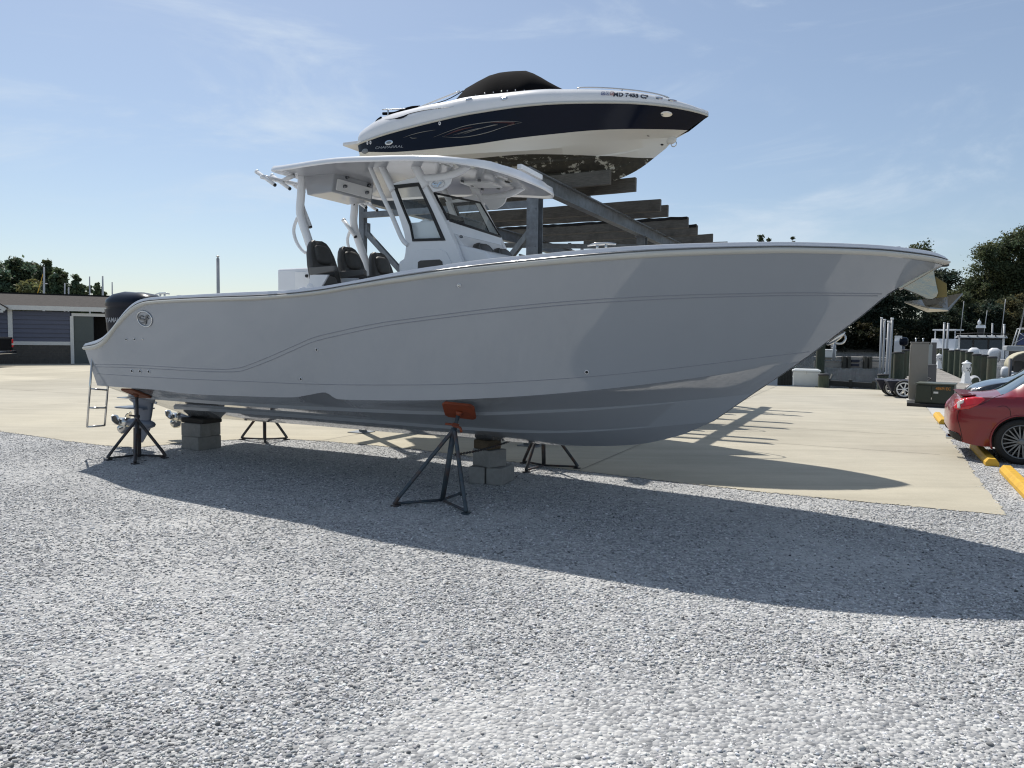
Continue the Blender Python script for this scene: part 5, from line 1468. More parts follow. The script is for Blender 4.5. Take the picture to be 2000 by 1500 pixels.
M['pile'] = mat('treated_piling', (0.060, 0.074, 0.050), 0.9, var=.35, vscale=5, wood=(9, 9, .8), bump=.5, bscale=12, dirt=(.095, .085, .06), dscale=2.5, damt=.7)
M['piletop'] = mat('piling_cap', (0.03, 0.03, 0.032), 0.7)
M['plank'] = mat('grey_dock_plank', (0.30, 0.28, 0.25), 0.9, var=.3, vscale=3, wood=(1, 8, 8), bump=.3, bscale=20)
M['bulk'] = mat('bulkhead_timber', (0.050, 0.050, 0.042), 0.9, var=.35, vscale=4, wood=(1, 8, 8))
M['pvc'] = mat('white_pvc', (0.36, 0.37, 0.38), 0.45, var=.1, vscale=3)
mb = MB(); mb.add([W(-26, QY, ZW), W(900, QY, ZW), W(900, 700, ZW), W(-26, 700, ZW)], [(0, 1, 2, 3)])
wt_ = mb.build('water', water_material()); tag(wt_, kind='structure')
# quay wall of upright sheet piling with a cap board
mb = MB()
A0 = np.array(W(-26, QY + .06, -.62)); A1 = np.array(W(60, QY + .06, -.62)); mb.beam(A0, A1, .12, 1.22)
for u in np.arange(-25, 40, .5): mb.box(W(u, QY + .14, -.62), (.16, .06, 1.2), Matrix.Rotation(AP_ANG, 3, 'Z'))
qw = mb.build('quay_wall', M['bulk']); tag(qw, 'dark timber quay wall along the end of the concrete apron', 'quay wall')


def on_line(u, px, z=0.0, lo=-3, hi=260):
    a, b = QY + lo, QY + hi
    f = lambda l: proj(W(u, l, z))[0] - px
    fa = f(a)
    for _ in range(60):
        c = (a + b) / 2
        if (f(c) > 0) == (fa > 0): a = c
        else: b = c
    return (a + b) / 2
def pile_mesh():
    mb = MB(); n = 18; rws = []
    for z in np.linspace(-3.2, 0, 9):
        rws.append([(.15 * math.cos(t) * (1 + rnd.uniform(-.02, .02)), .15 * math.sin(t) * (1 + rnd.uniform(-.02, .02)), z) for t in np.linspace(0, 2 * PI, n + 1)[:-1]])
    mb.smooth = True; mb.grid(rws, closed=True); mb.smooth = False; mb.add(rws[-1], [tuple(range(n))])
    return mb
pile0 = None
def piling(P, ztop, r, label, grp='dock pilings'):
    global pile0
    if pile0 is None:
        o = pile_mesh().build('piling', M['pile'], None); pile0 = o
        m2 = MB(); m2.lathe([(.156, -.05), (.160, -.03), (.160, .006), (.14, .02), (0, .024)], (0, 0, 0), 18); m2.build('piling_cap', M['piletop'], o)
        root = o
    else:
        root = dup(pile0)
    root.matrix_world = Matrix.Translation((P[0], P[1], ztop)) @ Matrix.Rotation(rnd.uniform(0, 6), 4, 'Z') @ Matrix.Diagonal((r / .15, r / .15, 1, 1))
    tag(root, label, 'piling', grp); return root
def at(px, Y, z=0.0):
    """ground-plan point in the direction of a photograph column at depth Y"""
    x = 0.0
    lo, hi = -400.0, 400.0
    for _ in range(60):
        c = (lo + hi) / 2
        if proj((c, Y, z))[0] < px: lo = c
        else: hi = c
    return np.array([lo, Y, z])
# wooden walkway
u0 = AP.loc(G(1893, 746, .12))[0]
dock = thing('dock_walkway', 'grey plank walkway running out from the quay beside the row of pilings', 'dock', AP)
mb = MB(); l = QY - .3
while l < QY + 60:
    w_ = .135; mb.box((u0 - 1.15 + rnd.uniform(-.01, .01), l, .09 + rnd.uniform(-.003, .003)), (2.3, w_, .04)); l += .143
mb.build('decking', M['plank'], dock)
mb = MB()
for du in (-2.2, -1.15, -.1): mb.box((u0 + du, QY + 30, -.06), (.09, 60, .24))
mb.build('stringer', M['bulk'], dock)
row = [(1893, 'second'), (1882, 'third'), (1870.5, 'fourth'), (1858.5, 'fifth'), (1847.5, 'sixth'), (1840, 'seventh'), (1834.5, 'eighth'), (1830, 'ninth')]
for px, nm in row:
    l = on_line(u0 + .18, px, 1.2); piling(W(u0 + .18, l), 1.36 + rnd.uniform(-.04, .04), .15, f'green-stained piling, {nm} of the row along the walkway counting from the quay')
for px, py, Y, nm in ((1907.5, 692, 27.0, 'first and tallest-looking piling of the walkway row, dark green, behind the white pedestal'), (1922, 693.5, 28.5, 'brown-grey piling between the two outboard cowlings'), (1938, 697, 25.5, 'pale weathered piling with a white outboard above it, nearest the cars')):
    p = at(px, Y, 1.25); piling(p, float(AY(px, py, Y)[2]), .145, nm)
for px, py, Y, nm in ((1756, 688, 31, 'thick dark green piling left of the steel cabinet'), (1767, 684, 34, 'slim piling just left of the steel cabinet'), (1772.5, 683, 36, 'slim piling half hidden by the steel cabinet'), (1747, 690, 33, 'greenish piling beside the white lift poles'), (1603, 668, 36, 'dark piling under the bow of the grey boat')):
    p = at(px, Y, 1.25); piling(p, float(AY(px, py, Y)[2]), .20 if px in (1756, 1603) else .13, nm)
for px, nm in ((1608, 'left'), (1723.5, 'right')):
    P = G(px, 757); piling((P[0], P[1]), .50, .19, f'squat mooring post on the quay edge, the {nm} one', 'squat mooring posts')
# kerb boards between the posts
mb = MB(); a_ = G(1614, 754); b_ = G(1716, 761)
for z, h_ in ((.12, .20), ): mb.beam(tuple(a_ + np.array([0, .25, z])), tuple(b_ + np.array([0, .25, z])), .10, h_)
for t in (.08, .52, .95): p = a_ + (b_ - a_) * t; mb.box((p[0], p[1] + .18, .12), (.12, .12, .34), Matrix.Rotation(AP_ANG, 3, 'Z'))
kb = mb.build('kerb_rail', M['bulk']); tag(kb, 'low dark timber rail between the two squat mooring posts', 'kerb rail')
mb = MB(); mb.tube([tuple(G(1620, 754) + np.array([0, .1, .05])), tuple(G(1626, 752) + np.array([0, .1, .42]))], .03, 8); bl = mb.build('tie_down_strut', M['bulk']); tag(bl, 'short slanting timber strut beside the left squat mooring post', 'strut')
# dark timber fence left of the dock box, half hidden by the bow
mb = MB()
for k, px in enumerate(np.arange(1522, 1546, 5.5)):
    P = at(px, 30.0); mb.box((P[0], P[1], .30 + .0 * k), (.13, .10, .75), Matrix.Rotation(AP_ANG, 3, 'Z'))
mb.beam(tuple(at(1519, 30.1) + np.array([0, 0, .45])), tuple(at(1548, 30.1) + np.array([0, 0, .45])), .05, .12)
fn_ = mb.build('timber_fence', M['bulk']); tag(fn_, 'dark timber fence stub left of the white dock box under the bow', 'fence')
# white lift poles
for px, py, pxb, Y, nm in ((1722, 621, 1718.5, 38, 'tallest left pole of the four white lift poles'), (1728, 624.5, 1724.5, 38, 'second from left of the four white lift poles'), (1736, 628, 1730.5, 31, 'third from left of the four white lift poles'), (1742.5, 622, 1735.5, 31, 'rightmost of the four white lift poles'),
                           (1844.5, 631, 1841, 46, 'left one of a pair of white poles beside the pilothouse boat'), (1852, 632, 1848, 46, 'right one of a pair of white poles beside the pilothouse boat'), (1938.5, 632, 1937, 60, 'white pole behind the roof of the pilothouse boat'), (1961.5, 634, 1959, 48, 'white pole right of the pilothouse boat')):
    tp = AY(px, py, Y); bt = at(pxb, Y); t = MB(); t.tube([(bt[0], bt[1], -1.6), (tp[0], tp[1], tp[2])], .05 if Y < 40 else .06, 10)
    o = t.build('lift_pole', M['pvc'])
    m2 = MB(); m2.tube([(tp[0], tp[1], tp[2] - .06), (tp[0], tp[1], tp[2] + .03)], .06, 10); m2.build('pole_cap', M['bezel'], o)
    tag(o, nm, 'pole', 'white boat lift poles')
# far finger dock across the water
fd = thing('finger_dock', 'grey timber finger dock across the water beyond the squat posts', 'dock', loc=(at(1665, 47)[0], 47, 0))
fx0, fx1 = at(1606, 47)[0] - at(1665, 47)[0], at(1760, 47)[0] - at(1665, 47)[0]
def fz(py): return float(AY(1665, py, 47)[2])
mb = MB(); mb.box(((fx0 + fx1) / 2, .7, fz(698)), (fx1 - fx0, 1.4, .05)); mb.build('decking', M['plank'], fd)
mb = MB(); mb.box(((fx0 + fx1) / 2, 0, fz(701.5)), (fx1 - fx0, .05, .12)); mb.box(((fx0 + fx1) / 2, 0, fz(713)), (fx1 - fx0, .06, .26)); mb.box(((fx0 + fx1) / 2, 1.3, fz(713)), (fx1 - fx0, .06, .4)); mb.build('fascia', M['plank'], fd)
mb = MB(); mb.box(((fx0 + fx1) / 2, .02, fz(707.5)), (fx1 - fx0, .04, .08)); mb.build('rub_board', M['plank'], fd)
for px in (1650.5, 1692):
    x = at(px, 47)[0] - at(1665, 47)[0]; mb = MB()
    for dx in (-.16, .16): mb.box((x + dx, -.12, fz(708)), (.18, .2, .75))
    mb.box((x, -.06, fz(708)), (.14, .1, .7)); mb.build('pile_pair', M['bulk'], fd)
for px in (1663, 1675):
    pass
x = at(1669, 47)[0] - at(1665, 47)[0]
mb = MB(); mb.box((x, -.06, fz(705)), (.52, .08, .16)); mb.box((x, -.06, fz(713)), (.52, .08, .16)); M['navyfabric'] = mat('navy_bumper', (.012, .014, .03), .7); mb.build('bumper', M['navyfabric'], fd, bevel=.02)
# dock boxes
def dock_box(P, w_, d_, h_, ang, label):
    f = Frame((P[0], P[1], P[2]), ang); t = thing('dock_box', label, 'dock box', f, group='white dock boxes')
    mb = MB(); mb.box((0, 0, h_ * .42), (w_ * .93, d_ * .92, h_ * .84)); n_ = len(mb.v)
    for i, p in enumerate(mb.v):
        if p[2] < .05: mb.v[i] = (p[0] * .95, p[1] * .93, p[2])
    mb.build('box_body', M['dockbox'], t, bevel=.03)
    mb = MB(); mb.box((0, 0, h_ * .84 + h_ * .055), (w_, d_, h_ * .11), taper=.97); mb.box((0, 0, h_ * .97), (w_ * .9, d_ * .86, h_ * .06), taper=.9); lid = mb.build('lid', M['dockbox'], t, bevel=.02)
    mb = MB(); mb.box((0, -d_ / 2 - .012, h_ * .80), (.035, .02, h_ * .16)); mb.build('hasp', M['dullsteel'], lid)
    return t
M['dockbox'] = mat('white_fibreglass', (0.72, 0.73, 0.70), 0.35, var=.05)
PA, PB = G(1549, 753.5), G(1599, 756)
dock_box((PA + PB) / 2 + np.array([.12, .30, 0]), float(np.linalg.norm(PB - PA)) * 1.09, .62, .66, math.atan2(PB[1] - PA[1], PB[0] - PA[0]) * .5, 'large white dock box on the quay edge under the bow')
Y2 = 46.6; P2 = AY(1624, 698.5, Y2); dock_box((P2[0], P2[1] + .4, float(P2[2])), .78, .55, .52, 0, 'small white dock box on the far finger dock')
t = MB(); P = AY(1628, 705, 46.2); tp = AY(1629.5, 664, 46.2); t.tube([tuple(P), tuple(tp)], .085, 10); o = t.build('power_post', M['pvc']); tag(o, 'pale grey post in front of the small white dock box', 'post')
t = MB()
for px in (1623.5, 1632.5): a = AY(px, 684, 47.4); b = AY(px, 673.5, 47.4); t.tube([tuple(a), tuple(b)], .02, 6)
for py in (674, 679): a = AY(1623.5, py, 47.4); b = AY(1632.5, py, 47.4); t.tube([tuple(a), tuple(b)], .02, 6)
o = t.build('dock_ladder', M['pvc']); tag(o, 'white ladder rails standing behind the small dock box', 'ladder')
# lamp pedestals
M['ped'] = mat('white_pedestal_plastic', (0.68, 0.69, 0.70), 0.4, var=.06)
def pedestal():
    t = thing('power_pedestal', 'x', 'power pedestal', loc=(0, 0, 0), group='dock power pedestals')
    mb = MB(); mb.box((0, 0, .03), (.36, .36, .06)); mb.box((0, 0, .30), (.30, .30, .50), taper=.62); mb.build('pedestal_base', M['ped'], t, bevel=.012)
    mb = MB(); mb.lathe([(.10, .54), (.135, .58), (.15, .80), (.16, .86), (.16, .89)], (0, 0, 0), 12); b = mb.build('socket_head', M['ped'], t)
    m2 = MB()
    for sx in (-.05, .05): m2.box((sx, -.142, .68), (.055, .02, .05))
    m2.box((0, -.14, .60), (.06, .02, .06)); m2.build('outlet', M['galv'], b)
    mb = MB(); mb.lathe([(.20, .885), (.19, .915), (.12, .955), (.05, .985), (.045, 1.02), (.03, 1.035), (0, 1.04)], (0, 0, 0), 16); mb.build('lamp_cap', M['ped'], t)
    mb = MB()
    for sx in (-1, 1): mb.tube([(sx * .17, 0, .80), (sx * .20, -.02, .70), (sx * .19, -.02, .52), (sx * .14, -.03, .45)], .018, 6)
    mb.build('shore_cable', M['ped'], t)
    return t
pd0 = pedestal(); Pq = AY(1886, 749, 25.6); kq = 45.5 / 1450 * 25.6 / 1.04
pd0.matrix_world = Matrix.Translation((Pq[0], Pq[1], Pq[2])) @ Matrix.Scale(kq * 1.0, 4); pd0['label'] = 'near white lamp pedestal with sockets, beside the black car hood'
pd1 = dup(pd0); Pq = AY(1833, 720, 38); kq = 30 / 1450 * 38 / 1.04
pd1.matrix_world = Matrix.Translation((Pq[0], Pq[1], Pq[2])) @ Matrix.Scale(kq, 4); pd1['label'] = 'far white lamp pedestal, right of the grey electrical box'
# coiled hose
mb = MB()
Ph = AY(1906, 744, 26.0)
for k in range(5): mb.tube([(Ph[0] + (.17 + .01 * k) * math.cos(t_) , Ph[1] + .03 * k, Ph[2] - .02 + (.15 + .012 * k) * math.sin(t_)) for t_ in np.linspace(0, 2 * PI, 25)[:-1]], .014, 6, closed=True)
o = mb.build('water_hose', M['ped']); tag(o, 'pale hose coiled at the foot of the pilings', 'hose')
# ---------------- electrical gear
M['cabinet'] = mat('bare_steel_cabinet', (0.24, 0.23, 0.21), 0.34, metal=.6, var=.08, vscale=2, rvar=.08)
M['utilgrey'] = mat('grey_utility_paint', (0.085, 0.083, 0.085), 0.6, var=.08); M['palegrey'] = mat('pale_grey_paint', (0.26, 0.28, 0.28), 0.5)
Ac = G(1771, 785); Bc = G(1782, 790); 
CF = Frame(G(1775, 788), AP_ANG)
hc = 1.60 ; dC = 21.5
cabt = thing('electrical_cabinet', 'tall bare steel electrical cabinet standing behind the green transformer', 'electrical cabinet', CF)
wcab = .50
mb = MB(); mb.box((.22, .30, .05), (.54, .66, .10)); mb.build('plinth', M['pad'], cabt)
mb = MB(); mb.box((.22, .42, .10 + hc / 2), (.44, .54, hc)); mb.box((.22, .42, .12 + hc), (.47, .57, .035)); cb = mb.build('cabinet_body', M['cabinet'], cabt, bevel=.008)
mb = MB(); mb.box((-.008, .42, .10 + hc / 2), (.012, .48, hc * .92)); mb.build('cabinet_door', M['cabinet'], cb, bevel=.004)
mb = MB(); mb.box((-.020, .25, 1.05), (.02, .03, .14)); mb.build('handle', M['dullsteel'], cb)
mb = MB()
for dx in (.12, .30): mb.tube([(dx, .42, hc + .12), (dx, .42, hc + .22)], .018, 8); mb.ell((dx, .42, hc + .23), (.03, .03, .02), nu=8, nv=5)
mb.build('lifting_eye', M['dullsteel'], cb)
P = AY(1813, 747, 23.5); t = thing('junction_box', 'low dark grey electrical box beside the tall steel cabinet', 'electrical box', Frame((P[0], P[1], 0), AP_ANG * .4))
zt = float(AY(1813, 713, 23.5)[2]); mb = MB(); mb.box((0, .2, zt / 2 + .02), (.46, .4, zt)); jb = mb.build('box_body', M['utilgrey'], t, bevel=.012)
mb = MB(); mb.box((0, -.008, zt * .55), (.40, .015, zt * .78)); mb.build('box_door', M['utilgrey'], jb, bevel=.004)
P = AY(1812, 713, 27); zt = float(AY(1812, 674, 27)[2]); t = thing('meter_cabinet', 'pale grey meter cabinet on a post, rising behind the low dark box', 'electrical box', Frame((P[0], P[1], 0), AP_ANG * .4))
mb = MB(); mb.box((-.05, 0, zt - .38), (.28, .26, .80)); mb.build('box_body', M['palegrey'], t, bevel=.01); mb = MB(); mb.box((.16, 0, zt / 2 + .05), (.16, .16, zt + .1)); mb.build('post', M['utilgrey'], t)
mb = MB(); mb.box((-.05, -.135, zt - .35), (.22, .012, .6)); mb.build('box_door', M['palegrey'], t)
# green pad transformer
TA = G(1780, 794); TB = G(1862, 798.5)
TF = Frame(TA, math.atan2(TB[1] - TA[1], TB[0] - TA[0]))
wt = float(np.linalg.norm(TB - TA)); ht_ = float(AY(1820, 750, 19.6)[2]) - .02
M['txgreen'] = mat('dark_green_enamel', (0.020, 0.030, 0.020), 0.4, var=.1); M['txlid'] = mat('dark_green_lid', (0.085, 0.095, 0.075), 0.45)
tx = thing('pad_transformer', 'dark green pad-mounted transformer box with orange number beside the red car', 'transformer', TF)
mb = MB(); mb.box((wt / 2 - .02, .55, .05), (wt + .18, 1.15, .10)); mb.build('base_pad', M['rubber'], tx, bevel=.01)
mb = MB(); mb.prism([(.06, .06, .10), (.06, .06, ht_), (.06, .85, ht_), (.06, 1.0, ht_ - .12), (.06, 1.0, .10)], (wt - .06, 0, 0)); 
mb.v = [(x + (.05 if (x < .1 and z > ht_ - .05) else 0), y, z) for x, y, z in mb.v]
tb = mb.build('tank', M['txgreen'], tx, bevel=.012)
mb = MB(); mb.prism([(.03, .03, ht_ + .0), (.08, .03, ht_ + .035), (wt + .02, .03, ht_ + .035), (wt + .02, .03, ht_ + .0)], (0, .95, 0)); mb.build('lid', M['txlid'], tx, bevel=.006)
for x0, x1 in ((.09, wt * .46), (wt * .47, wt - .02)):
    mb = MB(); mb.box(((x0 + x1) / 2, .052, .10 + (ht_ - .10) / 2), (x1 - x0, .02, ht_ - .16)); dr = mb.build('door', M['txgreen'], tb, bevel=.005)
mb = MB(); mb.box((wt * .47, .036, .24), (.02, .02, .05)); mb.build('latch', M['dullsteel'], tb)
M['orangeink'] = mat('orange_lettering', (.42, .17, .02), .5); M['labelwhite'] = mat('white_label', (.6, .6, .58), .5)
vs, fs = text_geo('48691EC', .105, bold=.002, extrude=.002); Q = frame_m((wt * .74, .038, ht_ - .10), (1, 0, 0), (0, 0, 1)); mb = MB(); mb.add([tuple(Q @ Vector((p[0] * .9, p[1], p[2]))) for p in vs], fs); mb.build('lettering', M['orangeink'], tb)
mb = MB(); mb.box((wt * .57, .038, ht_ * .66), (.11, .006, .05)); mb.build('label_plate', M['labelwhite'], tb)
# concrete pad strip right of the apron
mb = MB(); c0 = AP.loc(G(1796, 797)); c1 = AP.loc(G(1818, 813))
mb.add([W(.012, c1[1], .008), W(9, c1[1], .008), W(9, QY - .02, .008), W(.012, QY - .02, .008)], [(0, 1, 2, 3)]); o = mb.build('concrete_strip', M['pad']); tag(o, kind='structure')
# dock carts
def cart():
    t = thing('dock_cart', 'x', 'dock cart', loc=(0, 0, 0), group='black dock carts')
    mb = MB(); mb.box((0, 0, .50), (.62, 1.1, .06)); tub = [(-.30, -.55, .52), (.30, -.55, .52), (.30, .55, .52), (-.30, .55, .52)]; lo_ = [(-.2, -.40, .20), (.2, -.40, .20), (.2, .40, .20), (-.2, .40, .20)]
    mb.grid([lo_, tub], closed=True); mb.add(lo_, [(3, 2, 1, 0)]); mb.build('tub', M['navyfabric'], t, bevel=.02)
    for s in (-1, 1):
        mb = MB(); c_ = (s * .36, .08, .27); mb.tube([(c_[0], c_[1] + .25 * math.cos(a), c_[2] + .25 * math.sin(a)) for a in np.linspace(0, 2 * PI, 29)[:-1]], .03, 8, closed=True)
        wh = mb.build('wheel', M['rubber'], t)
        mb = MB(); mb.tube([(c_[0], c_[1] + .205 * math.cos(a), c_[2] + .205 * math.sin(a)) for a in np.linspace(0, 2 * PI, 29)[:-1]], .022, 8, closed=True)
        for a in np.linspace(0, 2 * PI, 8)[:-1]: mb.beam(c_, (c_[0], c_[1] + .2 * math.cos(a), c_[2] + .2 * math.sin(a)), .03, .03, (1, 0, 0))
        mb.lathe([(0, .03), (.05, .03), (.05, -.03), (0, -.03)], c_, 12, (1, 0, 0)); mb.build('rim', M['bezel'], wh)
    mb = MB(); mb.tube(catmull([(-.26, -.52, .50), (-.26, -.62, .58), (-.26, -.66, .62), (.26, -.66, .62), (.26, -.62, .58), (.26, -.52, .50)], 4), .018, 8); mb.tube([(-.2, -.45, .50), (-.2, -.50, .0)], .018, 6); mb.tube([(.2, -.45, .50), (.2, -.50, .0)], .018, 6); mb.build('cart_frame', M['rubber'], t)
    return t
k0 = cart(); Pk = G(1764, 778); k0.matrix_world = Matrix.Translation((Pk[0] + .22, Pk[1] + .35, 0)) @ Matrix.Rotation(math.radians(72), 4, 'Z'); k0['label'] = 'black dock cart with a white spoked wheel, next to the steel cabinet'
k1 = dup(k0); k1.matrix_world = Matrix.Translation((Pk[0] + .28, Pk[1] + 1.1, 0)) @ Matrix.Rotation(math.radians(70), 4, 'Z'); k1['label'] = 'black dock cart nested behind the one with the visible white wheel'

# ---------------- moored boats
M['cabglass'] = mat('dark_cabin_glass', (0.010, 0.012, 0.015), 0.05, coat=.3)
M['boatwhite'] = mat('moored_white', (0.70, 0.71, 0.72), 0.3, var=.04)
M['roofgrey'] = mat('roof_grey', (0.34, 0.36, 0.37), 0.5)
def simple_hull(t, L_, bw, zd, m, x0=0.0, name='hull'):
    """x forward from the transom, deck at zd above the water at z=0"""
    xs_ = np.linspace(0, L_, 24); tt = xs_ / L_; hb = bw / 2 * np.clip(1 - np.clip((tt - .45) / .55, 0, 1)**2.3, 0, 1); rws = []
    for q, vf, zf in ((0, .0, -.4), (.4, .8, -.1), (.7, .93, .35), (1, 1, 1)):
        rws.append([(x0 + a - (1 - q) * .9 * b**5 , -h_ * vf, (zd + .35 * b**3) * zf) for a, b, h_ in zip(xs_, tt, hb)])
    mb = MB(); mb.smooth = True; f2 = [[(a, -b, c) for a, b, c in r] for r in rws]; mb.grid(rws, flip=True); mb.grid(f2); mb.smooth = False
    lp = [r[0] for r in reversed(rws)] + [r[0] for r in f2[1:]]; mb.add(lp, [tuple(range(len(lp)))])
    mb.grid([rws[-1], f2[-1]])
    return mb.build(name, m, t, auto=35)
def moored(px, Y, ang, name, label):
    p = at(px, Y); f = Frame((p[0], p[1], ZW), ang); return thing(name, label, 'boat', f), f
# pilothouse boat, stern towards us
Yp = 44.0
t, f = moored(1917, Yp, math.radians(60), 'pilothouse_boat', 'white pilothouse fishing boat with dark cabin glass and two white outboards, moored beyond the pilings')
mpp = Yp / F_PX
ph = simple_hull(t, 9.5, 2.9, 1.5, M['boatwhite'])
zc0 = float(AY(1905, 684, Yp)[2]) - ZW; zc1 = float(AY(1905, 660, Yp)[2]) - ZW
zr = float(AY(1905, 654, Yp)[2]) - ZW
mb = MB(); mb.box((4.6, 0, zc0 - .5), (3.6, 2.5, 1.1)); mb.build('cabin_side', M['boatwhite'], t, bevel=.05)
mb = MB(); mb.box((4.6, 0, (zc0 + zc1) / 2 + .02), (3.4, 2.36, zc1 - zc0), taper=.97); mb.build('cabin_glass', M['cabglass'], t, bevel=.03)
for yv in (-1.17, -.4, .4, 1.17):
    mb = MB(); mb.box((2.88, yv, (zc0 + zc1) / 2), (.06, .10, zc1 - zc0)); mb.build('cabin_pillar', M['rubber'] if abs(yv) < 1 else M['boatwhite'], t)
mb = MB(); mb.box((4.4, 0, zc1 + .10), (4.6, 2.75, .16), taper=.93); rf = mb.build('cabin_roof', M['roofgrey'], t, bevel=.05)
mb = MB()
for yv in np.linspace(-1.2, 1.2, 6): mb.box((2.2, yv, zc1 + .16), (.05, .05, .28))
mb.tube([(2.15, -1.35, zc1 + .26), (2.1, 0, zc1 + .32), (2.15, 1.35, zc1 + .26)], .025, 8); mb.tube([(6.5, -1.35, zc1 + .30), (2.15, -1.4, zc1 + .26)], .025, 8); mb.tube([(6.5, 1.35, zc1 + .30), (2.15, 1.4, zc1 + .26)], .025, 8); mb.build('roof_rail', M['rubber'], rf)
zz = zc1 + .2
mb = MB(); mb.box((4.0, 0, zz + .22), (.3, .34, .44)); mb.build('radar_mast', M['rubber'], rf)
mb = MB(); mb.box((4.0, 0, zz + .55), (.35, .55, .18), taper=.85); mb.ell((4.0, .1, zz + .80), (.11, .11, .15)); mb.tube([(4, .1, zz + .9), (4, .1, zz + 1.05)], .03, 6); mb.build('radar_dome', M['boatwhite'], rf, bevel=.03)
for yv, hh, dx in ((-1.15, 2.3, .0), (1.1, 2.2, -.1), (-.2, 1.6, .0)):
    mb = MB(); mb.tube([(4.8, yv, zz), (4.6 + dx, yv - .12, zz + hh)], .022, 6); mb.build('antenna', M['pvc'], rf)
for px_, ob_y in ((1905, .45), (1934.5, -.55)):
    pl = f.loc(AY(px_, 684, 38)); 
    mb = MB(); x_, y_ = -.65, ob_y
    zt_ = float(AY(1905, 683, Yp - .6)[2]) - ZW - .1
    mb.smooth = True; rws = []
    for z, a, b in ((zt_ - .62, .24, .22), (zt_ - .45, .36, .31), (zt_ - .08, .40, .33), (zt_ + .12, .34, .27), (zt_ + .22, .16, .13)):
        rws.append([(x_ + a * math.copysign(abs(math.cos(q))**.6, math.cos(q)), y_ + b * math.copysign(abs(math.sin(q))**.6, math.sin(q)), z) for q in np.linspace(0, 2 * PI, 21)[:-1]])
    mb.grid(rws, closed=True, flip=True); mb.add(rws[-1], [tuple(range(20))])
    ob = mb.build('outboard_motor', M['boatwhite'], t, recalc=True)
    m2 = MB(); m2.box((x_ + .02, y_, zt_ - 1.0), (.3, .2, .8)); m2.build('midsection', M['boatwhite'], ob, bevel=.03)
    m2 = MB(); m2.box((x_ - .335, y_, zt_ - .12), (.01, .10, .08)); m2.build('badge', M['utilgrey'], ob)
mb = MB(); mb.box((.7, -1.1, 1.62), (.7, .5, .55)); mb.build('bait_station', M['boatwhite'], t, bevel=.04)
mb = MB(); mb.box((.42, 0, 1.55), (.08, 2.7, .5)); mb.build('transom_rail', M['boatwhite'], t, bevel=.02)
# white walkaround boat beyond, to the left
t, f = moored(1826, 62, math.radians(35), 'cruiser_boat', 'white cruiser with raised hardtop, moored left of the pilothouse boat')
simple_hull(t, 8, 2.6, 1.9, M['boatwhite'])
mb = MB(); mb.prism([(1.0, -1.0, 1.9), (1.3, -1.0, 3.2), (3.6, -1.0, 3.2), (5.0, -1.0, 2.2)], (0, 2.0, 0)); mb.build('cabin', M['boatwhite'], t, bevel=.05)
mb = MB(); mb.prism([(1.6, -1.02, 2.6), (1.7, -1.02, 3.05), (3.5, -1.02, 3.05), (4.2, -1.02, 2.6)], (0, 2.04, 0)); mb.build('cabin_glass', M['cabglass'], t)
mb = MB(); mb.box((2.0, 0, 3.95), (1.4, 1.9, .12)); mb.tube([(1.5, -.8, 3.2), (1.5, -.8, 3.9)], .05, 8); mb.tube([(1.5, .8, 3.2), (1.5, .8, 3.9)], .05, 8); mb.build('hardtop', M['boatwhite'], t, bevel=.03)
# tower boat at the picture's edge
t, f = moored(2024, 40, math.radians(60), 'tower_boat', 'grey fishing boat with pipe tower and curtained helm at the right edge')
simple_hull(t, 9, 2.9, 1.3, M['boatwhite'])
z0 = float(AY(1990, 681, 40)[2]) - ZW; z1 = float(AY(1990, 640, 40)[2]) - ZW
mb = MB(); mb.box((2.6, .0, z0), (3.0, 2.7, .30)); mb.build('cabin_top', M['roofgrey'], t, bevel=.06)
mb = MB(); mb.box((2.8, 0, (z0 + 1.2) / 2), (2.6, 2.4, z0 - 1.2)); mb.build('cabin', M['cabglass'], t)
mb = MB()
for x_, y_ in ((1.6, .95), (3.6, .95), (1.6, -.95), (3.6, -.95)): mb.tube([(x_, y_, z0), (x_ + .2, y_ * .72, z1)], .035, 8)
mb.tube([(1.8, .7, z1), (3.8, .7, z1), (3.8, -.7, z1), (1.8, -.7, z1)], .035, 8, closed=True)
mb.tube([(1.6, .95, z0 + .3), (1.8, .0, z1 - .2)], .02, 6); mb.tube([(1.6, .0, z0 + .3), (1.7, .8, z1 - .2)], .02, 6)
mb.tube([(1.7, .68, z1), (1.3, .45, z1 + 2.6)], .03, 6); mb.tube([(2.4, .68, z1), (1.4, .3, z1 + 2.6)], .03, 6); mb.tube([(1.5, .55, z1 + 1.3), (1.8, .45, z1 + 1.3)], .02, 6)
mb.build('tower', M['pvc'], t)
mb = MB(); mb.prism([(1.62, -.85, z0 + .2), (1.62, .85, z0 + .2), (1.78, .66, z1 - .25), (1.78, -.66, z1 - .25)], (.01, 0, 0)); M['curtain'] = mat('blue_curtain', (.05, .06, .13), .3); mb.build('spray_curtain', M['curtain'], t)
